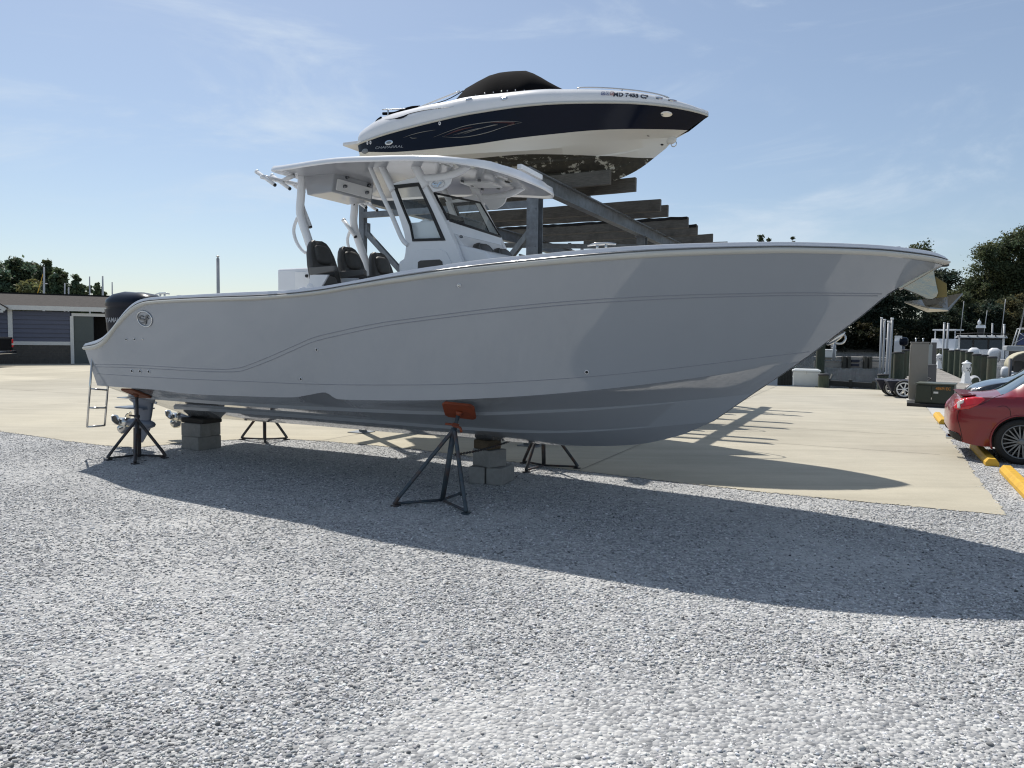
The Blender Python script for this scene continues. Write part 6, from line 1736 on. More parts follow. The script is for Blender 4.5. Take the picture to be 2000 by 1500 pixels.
# cream bimini boat near the cars
t, f = moored(2014, 31, math.radians(62), 'bimini_boat', 'small boat with a cream bimini top, moored behind the red car')
simple_hull(t, 6, 2.2, 1.0, M['boatwhite'])
M['creamcanvas'] = mat('cream_canvas', (.42, .385, .28), .85, var=.1)
zb_ = float(AY(1985, 686, 31)[2]) - ZW; zl = float(AY(1977, 722, 31)[2]) - ZW
mb = MB(); mb.smooth = True; rr = []
for x_ in np.linspace(-.2, 1.6, 6): rr.append([(x_, .85 * math.cos(a), zl + (zb_ - zl) * math.sin(a)**.7) for a in np.linspace(0, PI, 15)])
mb.grid(rr); bm_ = mb.build('bimini_top', M['creamcanvas'], t); md = bm_.modifiers.new('thick', 'SOLIDIFY'); md.thickness = .05
mb = MB()
for y_ in (-.8, .8): mb.tube([(-.15, y_, zl), (.3, y_, 1.0)], .02, 6); mb.tube([(1.5, y_, zl), (.6, y_, 1.0)], .02, 6)
mb.build('bimini_frame', M['dullsteel'], t)
mb = MB(); mb.ell((-.1, .95, zl - .12), (.22, .16, .24), e=.7); mb.build('outboard_motor', M['boatwhite'], t)
mb = MB(); mb.box((.9, 0, zl + .1), (.06, 1.1, .5)); mb.box((.9, 0, zl - .3), (.5, .6, .6)); mb.build('console', M['utilgrey'], t)
mb = MB(); Pj = at(1971.5, 30); mb.tube([(Pj[0], Pj[1], ZW), (Pj[0] - .02, Pj[1], float(AY(1971, 700, 30)[2]))], .06, 8); o = mb.build('lift_post', M['utilgrey']); tag(o, 'dark grey lift post beside the cream bimini boat', 'post')
# navy outboards left of the cabinet
t, f = moored(1750, 44, math.radians(60), 'skiff_boat', 'small white boat with navy outboards behind the green pilings')
simple_hull(t, 5.5, 2.0, .8, M['boatwhite'])
zq = float(AY(1750, 662, 44)[2]) - ZW
for y_, z_ in ((.45, zq - .05), (-.35, zq + .0)):
    mb = MB(); mb.ell((-.3, y_, z_ - .15), (.32, .24, .26), e=.65); ob = mb.build('outboard_motor', M['outboard'], t); m2 = MB(); m2.box((-.25, y_, z_ - .75), (.22, .14, .7)); m2.build('midsection', M['outgrey'], ob)
mb = MB(); mb.box((.9, 0, zq - .55), (.45, .4, .8)); mb.prism([(1.05, -.2, zq - .15), (.95, -.2, zq + .2), (.92, -.2, zq + .2), (1.0, -.2, zq - .15)], (0, .4, 0)); mb.build('console', M['boatwhite'], t)
t, f = moored(1590, 40, math.radians(150), 'small_skiff', 'small white skiff glimpsed under the bow beside the dark piling')
simple_hull(t, 4.5, 1.8, .9, M['boatwhite']); mb = MB(); mb.box((2.2, 0, 1.25), (.7, .7, .8)); mb.prism([(2.55, -.35, 1.6), (2.75, -.35, 1.6), (2.55, -.35, 1.95)], (0, .7, 0)); mb.build('console', M['boatwhite'], t, bevel=.03)
# wheel stops
M['yellow'] = mat('yellow_paint', (0.62, 0.36, 0.025), 0.6, var=.12, vscale=7, dirt=(.35, .22, .05), dscale=12, damt=.5)
def stop(A, B, ext, label):
    A = np.array(A); B = np.array(B); d = (B - A); Lg = np.linalg.norm(d); ang = math.atan2(d[1], d[0]); L_ = ext or Lg
    f = Frame((A[0], A[1], 0), ang); mb = MB(); pr_ = [(-.085, 0), (.085, 0), (.085, .05), (.045, .105), (-.045, .105), (-.085, .05)]
    xs_ = np.linspace(0, L_, 10); rws = [[(x, y * (1 if 0 < i < 9 else .97), z) for y, z in pr_] for i, x in enumerate(xs_)]
    mb.grid(rws, closed=True); mb.add(rws[0], [tuple(range(6))]); mb.add(rws[-1], [tuple(reversed(range(6)))])
    o = mb.build('wheel_stop', M['yellow'], None, recalc=True, bevel=.008); o.matrix_world = f.M; tag(o, label, 'wheel stop', 'yellow wheel stops')
e1 = G(1938, 911); d_ = AP.l
stop(e1, e1 + d_ * 2, 2.0, 'yellow wheel stop behind the rear tyre of the red car')
e2 = G(1966, 924); stop(e2, e2 - d_ * 2, 2.0, 'yellow wheel stop nearest the viewer, cut by the right edge')
e3 = G(1843, 829); stop(e3, e3 + d_ * 2, 1.9, 'yellow wheel stop farthest away, peeking out behind the red bumper')
# ================================================================ cars
M['red'] = mat('red_car_paint', (0.20, 0.003, 0.009), 0.3, coat=.6)
M['black_paint'] = mat('black_car_paint', (0.006, 0.007, 0.009), 0.15, coat=1.0)
M['carglass'] = mat('car_window_glass', (0.035, 0.05, 0.055), 0.04, spec=.8, coat=.5)
M['truckblack'] = mat('truck_black', (0.006, 0.006, 0.007), 0.35, spec=.25)
M['tyre'] = mat('tyre_rubber', (0.012, 0.012, 0.012), 0.8)
M['gunmetal'] = mat('gunmetal_rim', (0.16, 0.165, 0.17), 0.32, metal=.8)
M['redlens'] = mat('red_lamp_lens', (0.60, 0.012, 0.018), 0.08, coat=.6); M['clearlens'] = mat('clear_lamp_lens', (.55, .5, .48), .12)
M['blacktrim'] = mat('black_plastic', (0.012, 0.012, 0.013), 0.5)
CX = np.array([-.88, -.855, -.80, -.74, -.56, -.3, .2, .65, 1.2, 1.8, 2.3, 2.75, 3.1, 3.45, 3.58, 3.64])
CT = dict(low=[.42, .34, .29, .27, .23, .21, .19, .18, .18, .18, .18, .18, .19, .21, .27, .36],
          w=[.62, .72, .80, .835, .87, .885, .89, .89, .89, .89, .89, .89, .875, .80, .70, .58],
          sh=[.64, .69, .74, .79, .82, .83, .84, .84, .84, .83, .82, .81, .78, .70, .60, .50],
          belt=[.70, .75, .81, .88, .92, .94, .965, .95, .94, .93, .92, .93, .86, .74, .62, .52],
          wr=[.50, .58, .64, .66, .66, .65, .58, .54, .55, .56, .60, .66, .64, .56, .50, .42],
          roof=[.71, .77, .84, .925, .96, .99, 1.30, 1.43, 1.47, 1.45, 1.28, 1.0, .93, .80, .66, .55])
def car_body(t, paint):
    X = np.concatenate([np.linspace(-.88, -.74, 8), np.linspace(-.71, 3.4, 116), np.linspace(3.43, 3.64, 8)])
    g = {k: interp(X, CX, v) for k, v in CT.items()}
    rows = []
    for i, x in enumerate(X):
        lo, w_, sh, be, wr, ro = (g[k][i] for k in ('low', 'w', 'sh', 'belt', 'wr', 'roof'))
        P = []
        for q in np.linspace(0, 1, 12):                       # flank
            z = lo + (sh - lo) * q; P.append((w_ * (.93 + .07 * math.sin(min(q * 1.5, 1) * PI / 2)), z))
        for q in (.35, .7, 1): P.append((w_ * (1 - .05 * q), sh + (be - sh) * q))
        b = P[-1]
        for q in (.06, .25, .5, .75, .94, 1): P.append((b[0] + (wr - b[0]) * q, be + (ro - .04 - be) * (q if ro - be > .12 else q**.6)))
        for q in (.25, .5, .75, 1): P.append((wr * (1 - q), ro - .04 + .04 * math.sin(q * PI / 2)))
        rows.append(P)
    nP = len(rows[0]); vs = []; idx = {}
    for i, x in enumerate(X):
        for s in (-1, 1):
            for k, (y, z) in enumerate(rows[i]):
                xx = x; 
                if k < 13:
                    for ax in (0.0, 2.65):
                        d = math.hypot(x - ax, z - .33)
                        if .33 < d < .405: xx = ax + (x - ax) * .37 / d; z = .33 + (z - .33) * .37 / d
                idx[(i, s, k)] = len(vs); vs.append((xx, s * y, z))
    fs = []; mi = []
    for i in range(len(X) - 1):
        for k in range(nP - 1):
            xm = (X[i] + X[i + 1]) / 2; zm = (rows[i][k][1] + rows[i][k + 1][1]) / 2
            if k < 12:
                c = np.mean([vs[idx[(a, -1, b)]] for a, b in ((i, k), (i + 1, k), (i, k + 1), (i + 1, k + 1))], 0)
                if any(math.hypot(c[0] - ax, c[2] - .33) < .366 for ax in (0.0, 2.65)): continue
            m_ = 0
            if 15 <= k <= 18 and .30 < xm < 2.55 and not (1.28 < xm < 1.36): m_ = 1
            if k >= 20 and (-.26 < xm < .55 or 1.95 < xm < 2.72): m_ = 1
            if 18 <= k <= 20 and (-.24 < xm < .12): m_ = 1 if k >= 19 else 0
            for s in (-1, 1):
                q = (idx[(i, s, k)], idx[(i + 1, s, k)], idx[(i + 1, s, k + 1)], idx[(i, s, k + 1)])
                fs.append(q if s < 0 else tuple(reversed(q))); mi.append(m_)
    n = nP
    for i, fl in ((0, False), (len(X) - 1, True)):
        loop = [idx[(i, -1, k)] for k in range(nP)] + [idx[(i, 1, k)] for k in reversed(range(nP - 1))]
        fs.append(tuple(loop if not fl else reversed(loop))); mi.append(0)
    mb = MB(); mb.smooth = True; mb.v = vs; mb.f = fs; mb.m = mi; mb.sm = [True] * len(fs)
    o = mb.build('body', [paint, M['carglass']], t, auto=32)
    bv_ = BVHTree.FromPolygons([Vector(p) for p in vs], fs)
    mb = MB(); mb.box((1.45, 0, .38), (3.9, 1.30, .36)); mb.box((0, 0, .5), (.8, 1.5, .5)); mb.box((2.65, 0, .5), (.8, 1.5, .45)); mb.build('underbody', M['blacktrim'], t)
    for s in (-1, 1):
        for ax in (0.0, 2.65):
            w_ = float(interp(ax, CX, CT['w'])); m2 = MB()
            m2.tube([(ax + .37 * math.cos(a), s * (w_ * (.985 + .012 * math.sin(a))), .33 + .37 * math.sin(a)) for a in np.linspace(-.35, PI + .35, 30)], .014, 6); m2.build('arch_lip', paint, o)
    return o, bv_
def car_wheel(t, x, s):
    c = (x, s * .80, .325); ax = (0, s, 0); mb = MB()
    mb.lathe([(.235, -.10), (.30, -.105), (.322, -.08), (.325, 0), (.322, .07), (.305, .095), (.27, .10), (.238, .085)], c, 36, ax); wh = mb.build('wheel', M['tyre'], t)
    mb = MB(); mb.lathe([(.24, -.09), (.235, .06), (.245, .086), (.238, .094), (.225, .088), (.215, .05), (.21, -.08)], c, 36, ax); C_ = Vector(c) + Vector(ax) * .07
    mb.lathe([(0, .012), (.03, .012), (.055, .005), (.06, -.02)], C_, 16, ax)
    for k in range(10):
        a = 2 * PI * k / 10
        for da in (-.17, .17):
            p0 = C_ + Vector((math.cos(a) * .045, 0, math.sin(a) * .045)) ; p1 = C_ + Vector((math.cos(a + da) * .225, -s * -.004, math.sin(a + da) * .225))
            mb.beam(p0, p1, .017, .02, ax)
    mb.build('rim', M['gunmetal'], wh)
    m2 = MB(); m2.lathe([(.16, -.02), (.16, .0), (0, .0)], c, 24, ax); m2.build('brake_disc', M['blacktrim'], wh)
def patch(px, bvh, fr, name, m, parent, step=1.3, lift=.006):
    """thin panel lying on the body inside an outline"""
    px = np.array(px, float); x0, y0 = px.min(0); x1, y1 = px.max(0); nx = int((x1 - x0) / step) + 1; ny = int((y1 - y0) / step) + 1
    def inside(x, y):
        c = False; j = len(px) - 1
        for i in range(len(px)):
            if (px[i][1] > y) != (px[j][1] > y) and x < (px[j][0] - px[i][0]) * (y - px[i][1]) / (px[j][1] - px[i][1]) + px[i][0]: c = not c
            j = i
        return c
    H = {}; mb = MB(); mb.smooth = True
    for i in range(nx + 1):
        for j in range(ny + 1):
            x, y = x0 + i * step, y0 + j * step; h, nn = onhull(x, y, bvh, fr)
            if h is not None: H[(i, j)] = len(mb.v); mb.v.append(tuple(h + nn * lift))
    for i in range(nx):
        for j in range(ny):
            if not inside(x0 + (i + .5) * step, y0 + (j + .5) * step): continue
            k = [(i, j), (i + 1, j), (i + 1, j + 1), (i, j + 1)]
            if all(q in H for q in k): mb.f.append([H[q] for q in k]); mb.m.append(0); mb.sm.append(True)
    if not mb.f: print('EMPTY patch', name); return None
    o = mb.build(name, m, parent); md = o.modifiers.new('thick', 'SOLIDIFY'); md.thickness = .01; md.offset = 0
    return o
RA = B_ANG + math.radians(1.0)
_w = G(1991, 906.5)
RF = Frame(_w + np.array([-math.sin(RA), math.cos(RA), 0]) * .80, RA)
red = thing('red_sedan', 'glossy red sedan parked at the right edge with its tail towards the apron', 'car', RF)
rbody, RB_ = car_body(red, M['red'])
for x in (0, 2.65):
    for s in (-1, 1): car_wheel(red, x, s)
tl = patch([(1864, 788), (1866, 780), (1882, 777), (1900, 775), (1918, 776.5), (1924, 781), (1912, 790), (1893, 798), (1872, 800), (1865, 797)], RB_, RF, 'tail_light', M['redlens'], red)
if tl: patch([(1871.5, 798), (1872, 787), (1875, 783.5), (1884, 782.5), (1882, 788), (1877, 790), (1876, 798)], RB_, RF, 'clear_lens', M['clearlens'], tl, 1.0, .014)
patch([(1846, 836), (1858, 841), (1872, 846), (1877, 853), (1879, 867), (1868, 862), (1855, 856), (1846, 848)], RB_, RF, 'lower_bumper', M['blacktrim'], red)
mb = MB(); mb.prism([(-.70, -.64, .925), (-.54, -.62, .95), (-.70, -.64, .955), (-.768, -.64, .952)], (0, 1.38, 0)); mb.build('trunk_spoiler', M['red'], red, bevel=.006)
for y in (-.52, -.42): mb = MB(); mb.tube([(-.70, y, .30), (-.90, y, .30)], .035, 12, caps=False); mb.tube([(-.90, y, .30), (-.75, y, .30)], .029, 12); mb.build('exhaust_pipe', M['chrome'], red)
def body_line(pts, name, m, r=.004):
    P = [h + nn * .001 for h, nn in (onhull(x, y, RB_, RF) for x, y in catmull(pts, 6)) if h is not None]
    if len(P) > 2: mb = MB(); mb.tube(P, r, 5); mb.build(name, m, red)
M['seam'] = mat('panel_gap', (0.02, 0.001, 0.002), .6)
body_line([(1874, 800), (1870, 815), (1875, 835), (1880, 860)], 'panel_seam', M['seam']); body_line([(1893, 799), (1897, 792), (1916, 790), (1938, 778), (1960, 770)], 'panel_seam', M['seam'])
body_line([(1948, 795), (1962, 793), (1972, 800), (1974, 812)], 'fuel_door_seam', M['seam'], .003)
# black car in the next bay, nose towards us
_b = AY(1873, 763, 17.2)
BA = RA + PI
KF0 = Frame((0, 0, 0), BA)
nose = np.array([_b[0], _b[1], 0]); 
KF = Frame(nose - KF0.a * 3.64 + KF0.l * 0.75, BA)
blk = thing('black_car', 'black car parked beyond the red sedan, only its bonnet showing', 'car', KF)
kb_, KB_ = car_body(blk, M['black_paint'])
for x in (0, 2.65):
    for s in (-1, 1): car_wheel(blk, x, s)
for s in (-1, 1):
    mb = MB(); mb.ell((3.36, s * .62, .70), (.16, .14, .075), e=.8); mb.build('headlight', M['clearlens'], blk)
mb = MB(); mb.box((3.60, 0, .46), (.06, .9, .16)); mb.build('grille', M['blacktrim'], blk)
# pickup truck at the left edge
_t = G(3, 717)
TKF = Frame((_t[0], _t[1], 0), math.radians(184))
trk = thing('pickup_truck', 'black pickup truck cut by the left edge, tail light showing, before the shed', 'pickup truck', TKF)
mb = MB(); mb.prism([(.0, -.95, .62), (.0, -.95, 1.42), (1.7, -.95, 1.42), (1.75, -.95, 1.40), (2.2, -.80, 1.86), (3.5, -.80, 1.88), (4.1, -.92, 1.32), (5.3, -.92, 1.22), (5.4, -.92, .55), (4.9, -.92, .5), (1.6, -.95, .5)], (0, 1.9, 0)); tbd = mb.build('body', M['truckblack'], trk, bevel=.04)
for s in (-1, 1):
    mb = MB(); mb.box((.05, s * .90, 1.13), (.16, .11, .40)); mb.build('tail_light', M['redlens'], trk, bevel=.02)
    mb = MB(); mb.box((.03, s * .90, 1.08), (.16, .135, .09)); mb.build('clear_lens', M['clearlens'], trk)
    for x in (1.1, 4.4):
        mb = MB(); mb.lathe([(.2, -.12), (.36, -.13), (.39, -.05), (.39, .06), (.36, .12), (.24, .12), (.2, .08), (0, .08)], (x, s * .84, .39), 26, (0, s, 0)); mb.build('wheel', M['tyre'], trk)
mb = MB(); mb.box((-.12, 0, .70), (.18, 1.8, .16)); mb.build('rear_bumper', M['chrome'], trk, bevel=.03)
mb = MB(); mb.box((-.01, 0, 1.05), (.03, 1.5, .6)); mb.build('tailgate', M['truckblack'], trk, bevel=.02)
# ================================================================ shed behind the stern
M['siding'] = mat('blue_grey_siding', (0.100, 0.108, 0.150), 0.7, var=.1, vscale=3, wood=(.6, 3, 10))
M['trimw'] = mat('white_trim', (0.62, 0.62, 0.60), 0.6, var=.05)
M['roofsh'] = mat('weathered_shingles', (0.055, 0.048, 0.043), 0.95, var=.5, vscale=5, wood=(1.2, 5, 5), bump=.6, bscale=9)
M['cmu'] = mat('grey_blockwork', (0.080, 0.076, 0.070), 0.95, var=.25, vscale=6, bump=.3, bscale=40)
M['mortar'] = mat('mortar', (0.13, 0.125, 0.115), .95)
M['doorgreen'] = mat('grey_green_door', (0.075, 0.092, 0.090), 0.55, var=.08)
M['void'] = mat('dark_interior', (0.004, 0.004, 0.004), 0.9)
_s0, _s1 = G(18, 711), G(140, 710.5)
SANG = math.atan2(_s1[1] - _s0[1], _s1[0] - _s0[0])
SF = Frame(_s0, SANG)
shed = thing('shed', 'long low blue grey shed with white trim, block base and shingle roof at the left', 'shed', SF)
P = lambda x, y: SF.V(x, y, 0)
ze = float((P(20, 605)[2] + P(120, 608)[2]) / 2); zft = float((P(12, 597)[2]))
zb0 = float(P(80, 674)[2]); zb1 = float(P(80, 667)[2])
xd0 = float(P(138, 660)[0]); xd1 = float(P(183.5, 660)[0]); xe = float(P(212, 660)[0]) + 1.6
LX = -7.0
mb = MB(); mb.box(((LX + xd0) / 2, .12, zb0 / 2), (xd0 - LX, .24, zb0)); cm = mb.build('block_base', M['mortar'], shed)
mb = MB(); nz = 5; hz_ = zb0 / nz
for r in range(nz):
    x = LX + (.2 if r % 2 else 0)
    while x < xd0 - .02:
        x1 = min(x + .39, xd0 - .005); mb.box(((x + x1) / 2, -.004, hz_ * (r + .5)), (x1 - x - .012, .02, hz_ - .012)); x += .40
mb.build('blocks', M['cmu'], cm)
mb = MB(); mb.box(((LX + xd0) / 2, -.01, (zb0 + zb1) / 2), (xd0 - LX, .10, zb1 - zb0)); mb.build('belt_trim', M['trimw'], shed)
zs0, zs1 = zb1, ze - .02; nb = 7; mb = MB(); hh = (zs1 - zs0) / nb
for k in range(nb):
    z = zs0 + hh * k; mb.prism([(LX, -.055, z), (LX, .05, z), (LX, .05, z + hh), (LX, -.006, z + hh)], (xd0 - LX, 0, 0))
mb.build('siding', M['siding'], shed)
mb = MB(); mb.box((.10, -.03, (zb1 + ze) / 2), (.20, .10, ze - zb1)); mb.build('corner_trim', M['trimw'], shed)
mb = MB(); mb.box((xd0 + .07, -.03, (ze - .25) / 2), (.16, .12, ze - .25)); mb.box(((xd0 + xe) / 2 + .07, -.03, ze - .17), (xe - xd0, .12, .16)); fr_ = mb.build('door_frame', M['trimw'], shed)
mb = MB(); mb.box(((xd0 + xd1) / 2 + .07, .03, (ze - .25) / 2), (xd1 - xd0 - .16, .05, ze - .27)); dr = mb.build('door', M['doorgreen'], shed)
mb = MB()
for z in (.55, 1.2, 1.9): mb.box(((xd0 + xd1) / 2 + .07, .0, z), (xd1 - xd0 - .3, .012, .02))
mb.build('door_batten', M['doorgreen'], dr)
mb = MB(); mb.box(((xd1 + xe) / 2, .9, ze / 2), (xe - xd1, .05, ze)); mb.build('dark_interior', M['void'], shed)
mb = MB(); mb.box((xe + 1.6, .05, ze / 2), (3.2, .1, ze)); mb.box((xe + 3.15, 2.2, ze / 2), (.1, 4.3, ze)); mb.prism([(xe + 3.1, 0, ze), (xe + 3.1, 4.4, ze), (xe + 3.1, 2.2, ze + .8)], (.1, 0, 0)); mb.box(((LX + xe) / 2 + 1.5, 4.4, ze / 2), (xe - LX + 3, .1, ze)); mb.build('back_wall', M['siding'], shed)
mb = MB(); mb.box(((LX + xe) / 2 + 1.5, -.275, (ze + zft) / 2 + .02), (xe - LX + 3, .05, (zft - ze) * 1.1)); mb.build('fascia', M['trimw'], shed)
# roof: from eave to ridge
zr = None
for d in np.linspace(.5, 6, 60):
    r0 = SF.V(60, 573.5, -d); 
    if zr is None and (r0[2] - zft) < d * .42: zr = r0[2]; dr_ = d
xr1 = xe + 3.0
mb = MB(); mb.prism([(LX - .3, -.24, zft - .02), (LX - .3, dr_, zr), (LX - .3, dr_ * 2 + .24, zft), (LX - .3, dr_ * 2 + .2, zft - .1), (LX - .3, dr_, zr - .1), (LX - .3, -.22, zft - .10)], (xr1 - LX + .3, 0, 0)); rf = mb.build('roof', M['roofsh'], shed)
mb = MB(); mb.box(((LX + xr1) / 2, dr_, zr + .01), (xr1 - LX, .18, .05)); mb.build('ridge_cap', M['void'], rf)
# little cross gable at the left
g1 = P(11, 598)
mb = MB(); mb.prism([(-3.4, -.34, zft - .25), (-.25, -.34, zft - .25), (-1.8, -.34, zft + .85)], (0, .3, 0)); gb = mb.build('gable', M['siding'], shed)
mb = MB(); mb.beam((-.05, -.38, zft - .22), (-1.8, -.38, zft + .98), .08, .20); mb.beam((-3.55, -.38, zft - .22), (-1.8, -.38, zft + .98), .08, .20); mb.box((-1.8, -.37, zft - .30), (3.3, .09, .14)); mb.build('gable_trim', M['trimw'], gb)
mb = MB(); mb.grid([[(.05, -.44, zft - .18), (-1.8, -.44, zft + 1.10)], [(.05, dr_, zft - .1), (-1.8, dr_, zft + 1.1)]]); mb.grid([[(-1.8, -.44, zft + 1.10), (-3.65, -.44, zft - .18)], [(-1.8, dr_, zft + 1.1), (-3.65, dr_, zft - .1)]]); o = mb.build('gable_roof', M['roofsh'], gb); md = o.modifiers.new('thick', 'SOLIDIFY'); md.thickness = .06
# pole behind the grey boat
t0 = AY(425.5, 505, 24); b0 = AY(425.5, 575, 24)
mb = MB(); mb.tube([(t0[0], t0[1], 0), tuple(t0)], .052, 12); o = mb.build('flag_pole', M['pvc']); tag(o, 'pale pole with a small finial standing behind the stern of the grey boat', 'pole')
m2 = MB(); m2.tube([tuple(t0), (t0[0], t0[1], t0[2] + .05)], .03, 8); m2.ell((t0[0], t0[1], t0[2] + .07), (.05, .05, .025)); m2.build('finial', M['dullsteel'], o)
# sailing boats' masts beyond the shed
for px, y0, y1, hb, nm in ((86, 521, 576, True, 'grey mast with a short spreader in front of the left trees'), (126.5, 553, 580, False, 'faint mast in front of the middle trees beyond the shed'), (134, 561, 580, False, 'shortest faint mast beyond the shed'), (175, 540, 582, False, 'thin mast rising above the last tree, left one of three'), (200.5, 539, 584, False, 'thick mast right of the last tree, beyond the shed roof'), (219, 551, 584, False, 'thin mast alone against the sky above the outboard')):
    Y = 78; a = AY(px + (1 if px > 150 else -.5), y1 + 60, Y); b = AY(px, y0, Y); mb = MB(); mb.tube([tuple(a), tuple(b)], [.13, .08] if px in (86, 200.5) else [.08, .06], 8)
    o = mb.build('sailboat_mast', M['pvc']); tag(o, nm, 'mast', 'masts beyond the shed')
    if hb: 
        m2 = MB(); c = AY(px, 554, Y); m2.tube([(c[0], c[1], c[2]), (c[0] + .35, c[1], c[2])], .05, 6); m2.build('spreader', M['pvc'], o)
        m2 = MB(); m2.tube([tuple(AY(84, 535, Y)), tuple(AY(72, 578, Y))], .03, 6); m2.build('forestay', M['yellow'], o)
# ================================================================ trees
def leaf_material():
    m = D.materials.new('foliage'); m.use_nodes = True; nt = m.node_tree; L = nt.links.new
    b = nt.nodes['Principled BSDF']; b.inputs['Roughness'].default_value = .6; b.inputs['Specular IOR Level'].default_value = .25
    a = nt.nodes.new('ShaderNodeAttribute'); a.attribute_name = 'leaf'; L(a.outputs['Color'], b.inputs['Base Color'])
    tr = nt.nodes.new('ShaderNodeBsdfTranslucent'); L(a.outputs['Color'], tr.inputs[0]); mx = nt.nodes.new('ShaderNodeMixShader'); mx.inputs[0].default_value = .42
    L(b.outputs[0], mx.inputs[1]); L(tr.outputs[0], mx.inputs[2]); L(mx.outputs[0], nt.nodes['Material Output'].inputs['Surface']); return m
M['leaf'] = leaf_material()
M['bark'] = mat('tree_bark', (0.055, 0.047, 0.038), .95, var=.3, vscale=3)
def crown_mesh(rg, blobs, nclump, nleaf, ls, col, cr):
    """blobs: (x, y, z, rx, ry, rz); leaf-sized faces gathered into clumps through the crown"""
    w = np.array([b[3] * b[5] for b in blobs]); w = w / w.sum(); cs = []
    for _ in range(nclump):
        b = blobs[rg.choice(len(blobs), p=w)]; d = rg.normal(size=3); d /= np.linalg.norm(d); r = rg.uniform(.35, 1) ** .5
        r *= 1 + rg.normal(0, .10)
        cs.append((b[0] + d[0] * b[3] * r, b[1] + d[1] * b[4] * r, b[2] + d[2] * b[5] * r))
    cs = np.array(cs); n = nclump * nleaf; ci = np.repeat(np.arange(nclump), nleaf)
    csz = rg.uniform(.6, 1.4, nclump) * cr
    d = rg.normal(size=(n, 3)) * np.array([.55, .55, .40]) * csz[ci][:, None]
    P = cs[ci] + d
    nrm = rg.normal(size=(n, 3)) + np.array([0, 0, .6]); nrm /= np.linalg.norm(nrm, axis=1)[:, None]
    u = np.cross(nrm, rg.normal(size=(n, 3))); u /= np.linalg.norm(u, axis=1)[:, None]; v = np.cross(nrm, u)
    s = rg.uniform(.5, 1.25, n)[:, None] * ls
    V = np.stack([P - u * s, P - v * s * .6, P + u * s, P + v * s * .6], 1).reshape(-1, 3)
    hue = rg.normal(1, .16, nclump)[ci] * rg.normal(1, .18, n); warm = rg.normal(0, .10, nclump)[ci]
    c = np.stack([np.clip(col[0] * hue * (1 + warm), .004, 1), np.clip(col[1] * hue, .004, 1), np.clip(col[2] * hue * (1 - warm), .004, 1), np.ones(n)], 1)
    me = D.meshes.new('crown'); me.vertices.add(4 * n); me.vertices.foreach_set('co', V.astype(np.float32).ravel())
    me.loops.add(4 * n); me.loops.foreach_set('vertex_index', np.arange(4 * n, dtype=np.int32)); me.polygons.add(n); me.polygons.foreach_set('loop_start', np.arange(0, 4 * n, 4, dtype=np.int32))
    at_ = me.attributes.new('leaf', 'FLOAT_COLOR', 'FACE'); at_.data.foreach_set('color', c.astype(np.float32).ravel()); me.update(calc_edges=True); me.materials.append(M['leaf']); return me, cs
def tree(P, H, R, label, seed, col=(.030, .048, .018), lean=0.0, nclump=110, nleaf=46, ls=.5, cr=None, low=.25, group=None, shape=None):
    rg = np.random.default_rng(seed); t = thing('tree', label, 'tree', loc=tuple(P), group=group)
    blobs = [(0, 0, H * (low + 1) / 2, R * .78, R * .78, H * (1 - low) / 2 * .92)]
    for k in range(7):
        a = rg.uniform(0, 2 * PI); h = rg.uniform(low + .08, .88); rr = R * (1 - abs(h - .55) * .9) * .62; blobs.append((math.cos(a) * rr, math.sin(a) * rr, H * h, R * rg.uniform(.32, .5), R * rg.uniform(.32, .5), H * rg.uniform(.08, .15)))
    if shape: blobs = [(0, 0, H * .42, R * 2.7, R * 2.7, H * .30), (0, 0, H * .66, R * 1.6, R * 1.6, H * .2), (0, 0, H * .87, R * .9, R * .9, H * .13)]
    me, cs = crown_mesh(rg, blobs, nclump, nleaf, ls, col, cr or R * .24)
    o = D.objects.new('crown', me); COL.objects.link(o); o.parent = t
    mb = MB(); tp = .75 * H; q = [(0, 0, -1), (R * .03, 0, H * .2), (-R * .03, R * .02, H * .45), (0, 0, tp)]; r0 = max(.012 * H + .06, .1)
    mb.tube(catmull(q, 4), list(np.linspace(r0, r0 * .25, 13)), 8)
    for k in range(9):
        c = cs[rg.integers(len(cs))]; z0 = min(max(c[2] * .7, H * .2), tp); mb.tube(catmull([(0, 0, z0), (c[0] * .5, c[1] * .5, z0 + (c[2] - z0) * .35), tuple(c)], 3), list(np.linspace(r0 * .38, r0 * .08, 7)), 5)
    mb.build('trunk', M['bark'], t); return t
def tree_px(x0, x1, ytop, Y, zb, label, seed, **k):
    """stand a tree so that its crown spans the photograph columns x0..x1 and tops out at ytop, at depth Y"""
    xm = (x0 + x1) / 2; p = at(xm, Y, zb); H = float(AY(xm, ytop, Y)[2]) - zb; R = (x1 - x0) / 2 / F_PX * Y
    return tree(p, H, R, label, seed, **k)
GL = 'trees beyond the shed'
dk = (.075, .105, .060); md_ = (.088, .118, .060); lt = (.15, .155, .065)
_tp = tree_px
def tree_px(*a, **k):
    k.setdefault('nleaf', 110); return _tp(*a, **k)
tree_px(-46, 30, 503, 100, 0, 'broad dark tree at the left edge above the shed roof', 1, col=dk, group=GL, ls=.24, nclump=272)
tree_px(18, 86, 500, 104, 0, 'tallest dark round tree above the shed roof', 2, col=dk, group=GL, ls=.24, nclump=304)
tree_px(66, 108, 513, 102, 0, 'dark tree right of the tallest one, above the shed roof', 3, col=dk, group=GL, ls=.24, nclump=192)
tree_px(102, 142, 528, 100, 0, 'middle green tree with gaps, behind the faint masts', 4, col=md_, group=GL, ls=.23, nclump=152)
tree_px(138, 171, 535, 98, 0, 'green tree left of the two thin masts', 5, col=md_, group=GL, ls=.23, nclump=128)
tree_px(168, 190, 554, 96, 0, 'small open tree between the two masts', 6, col=md_, group=GL, ls=.21, nclump=80)
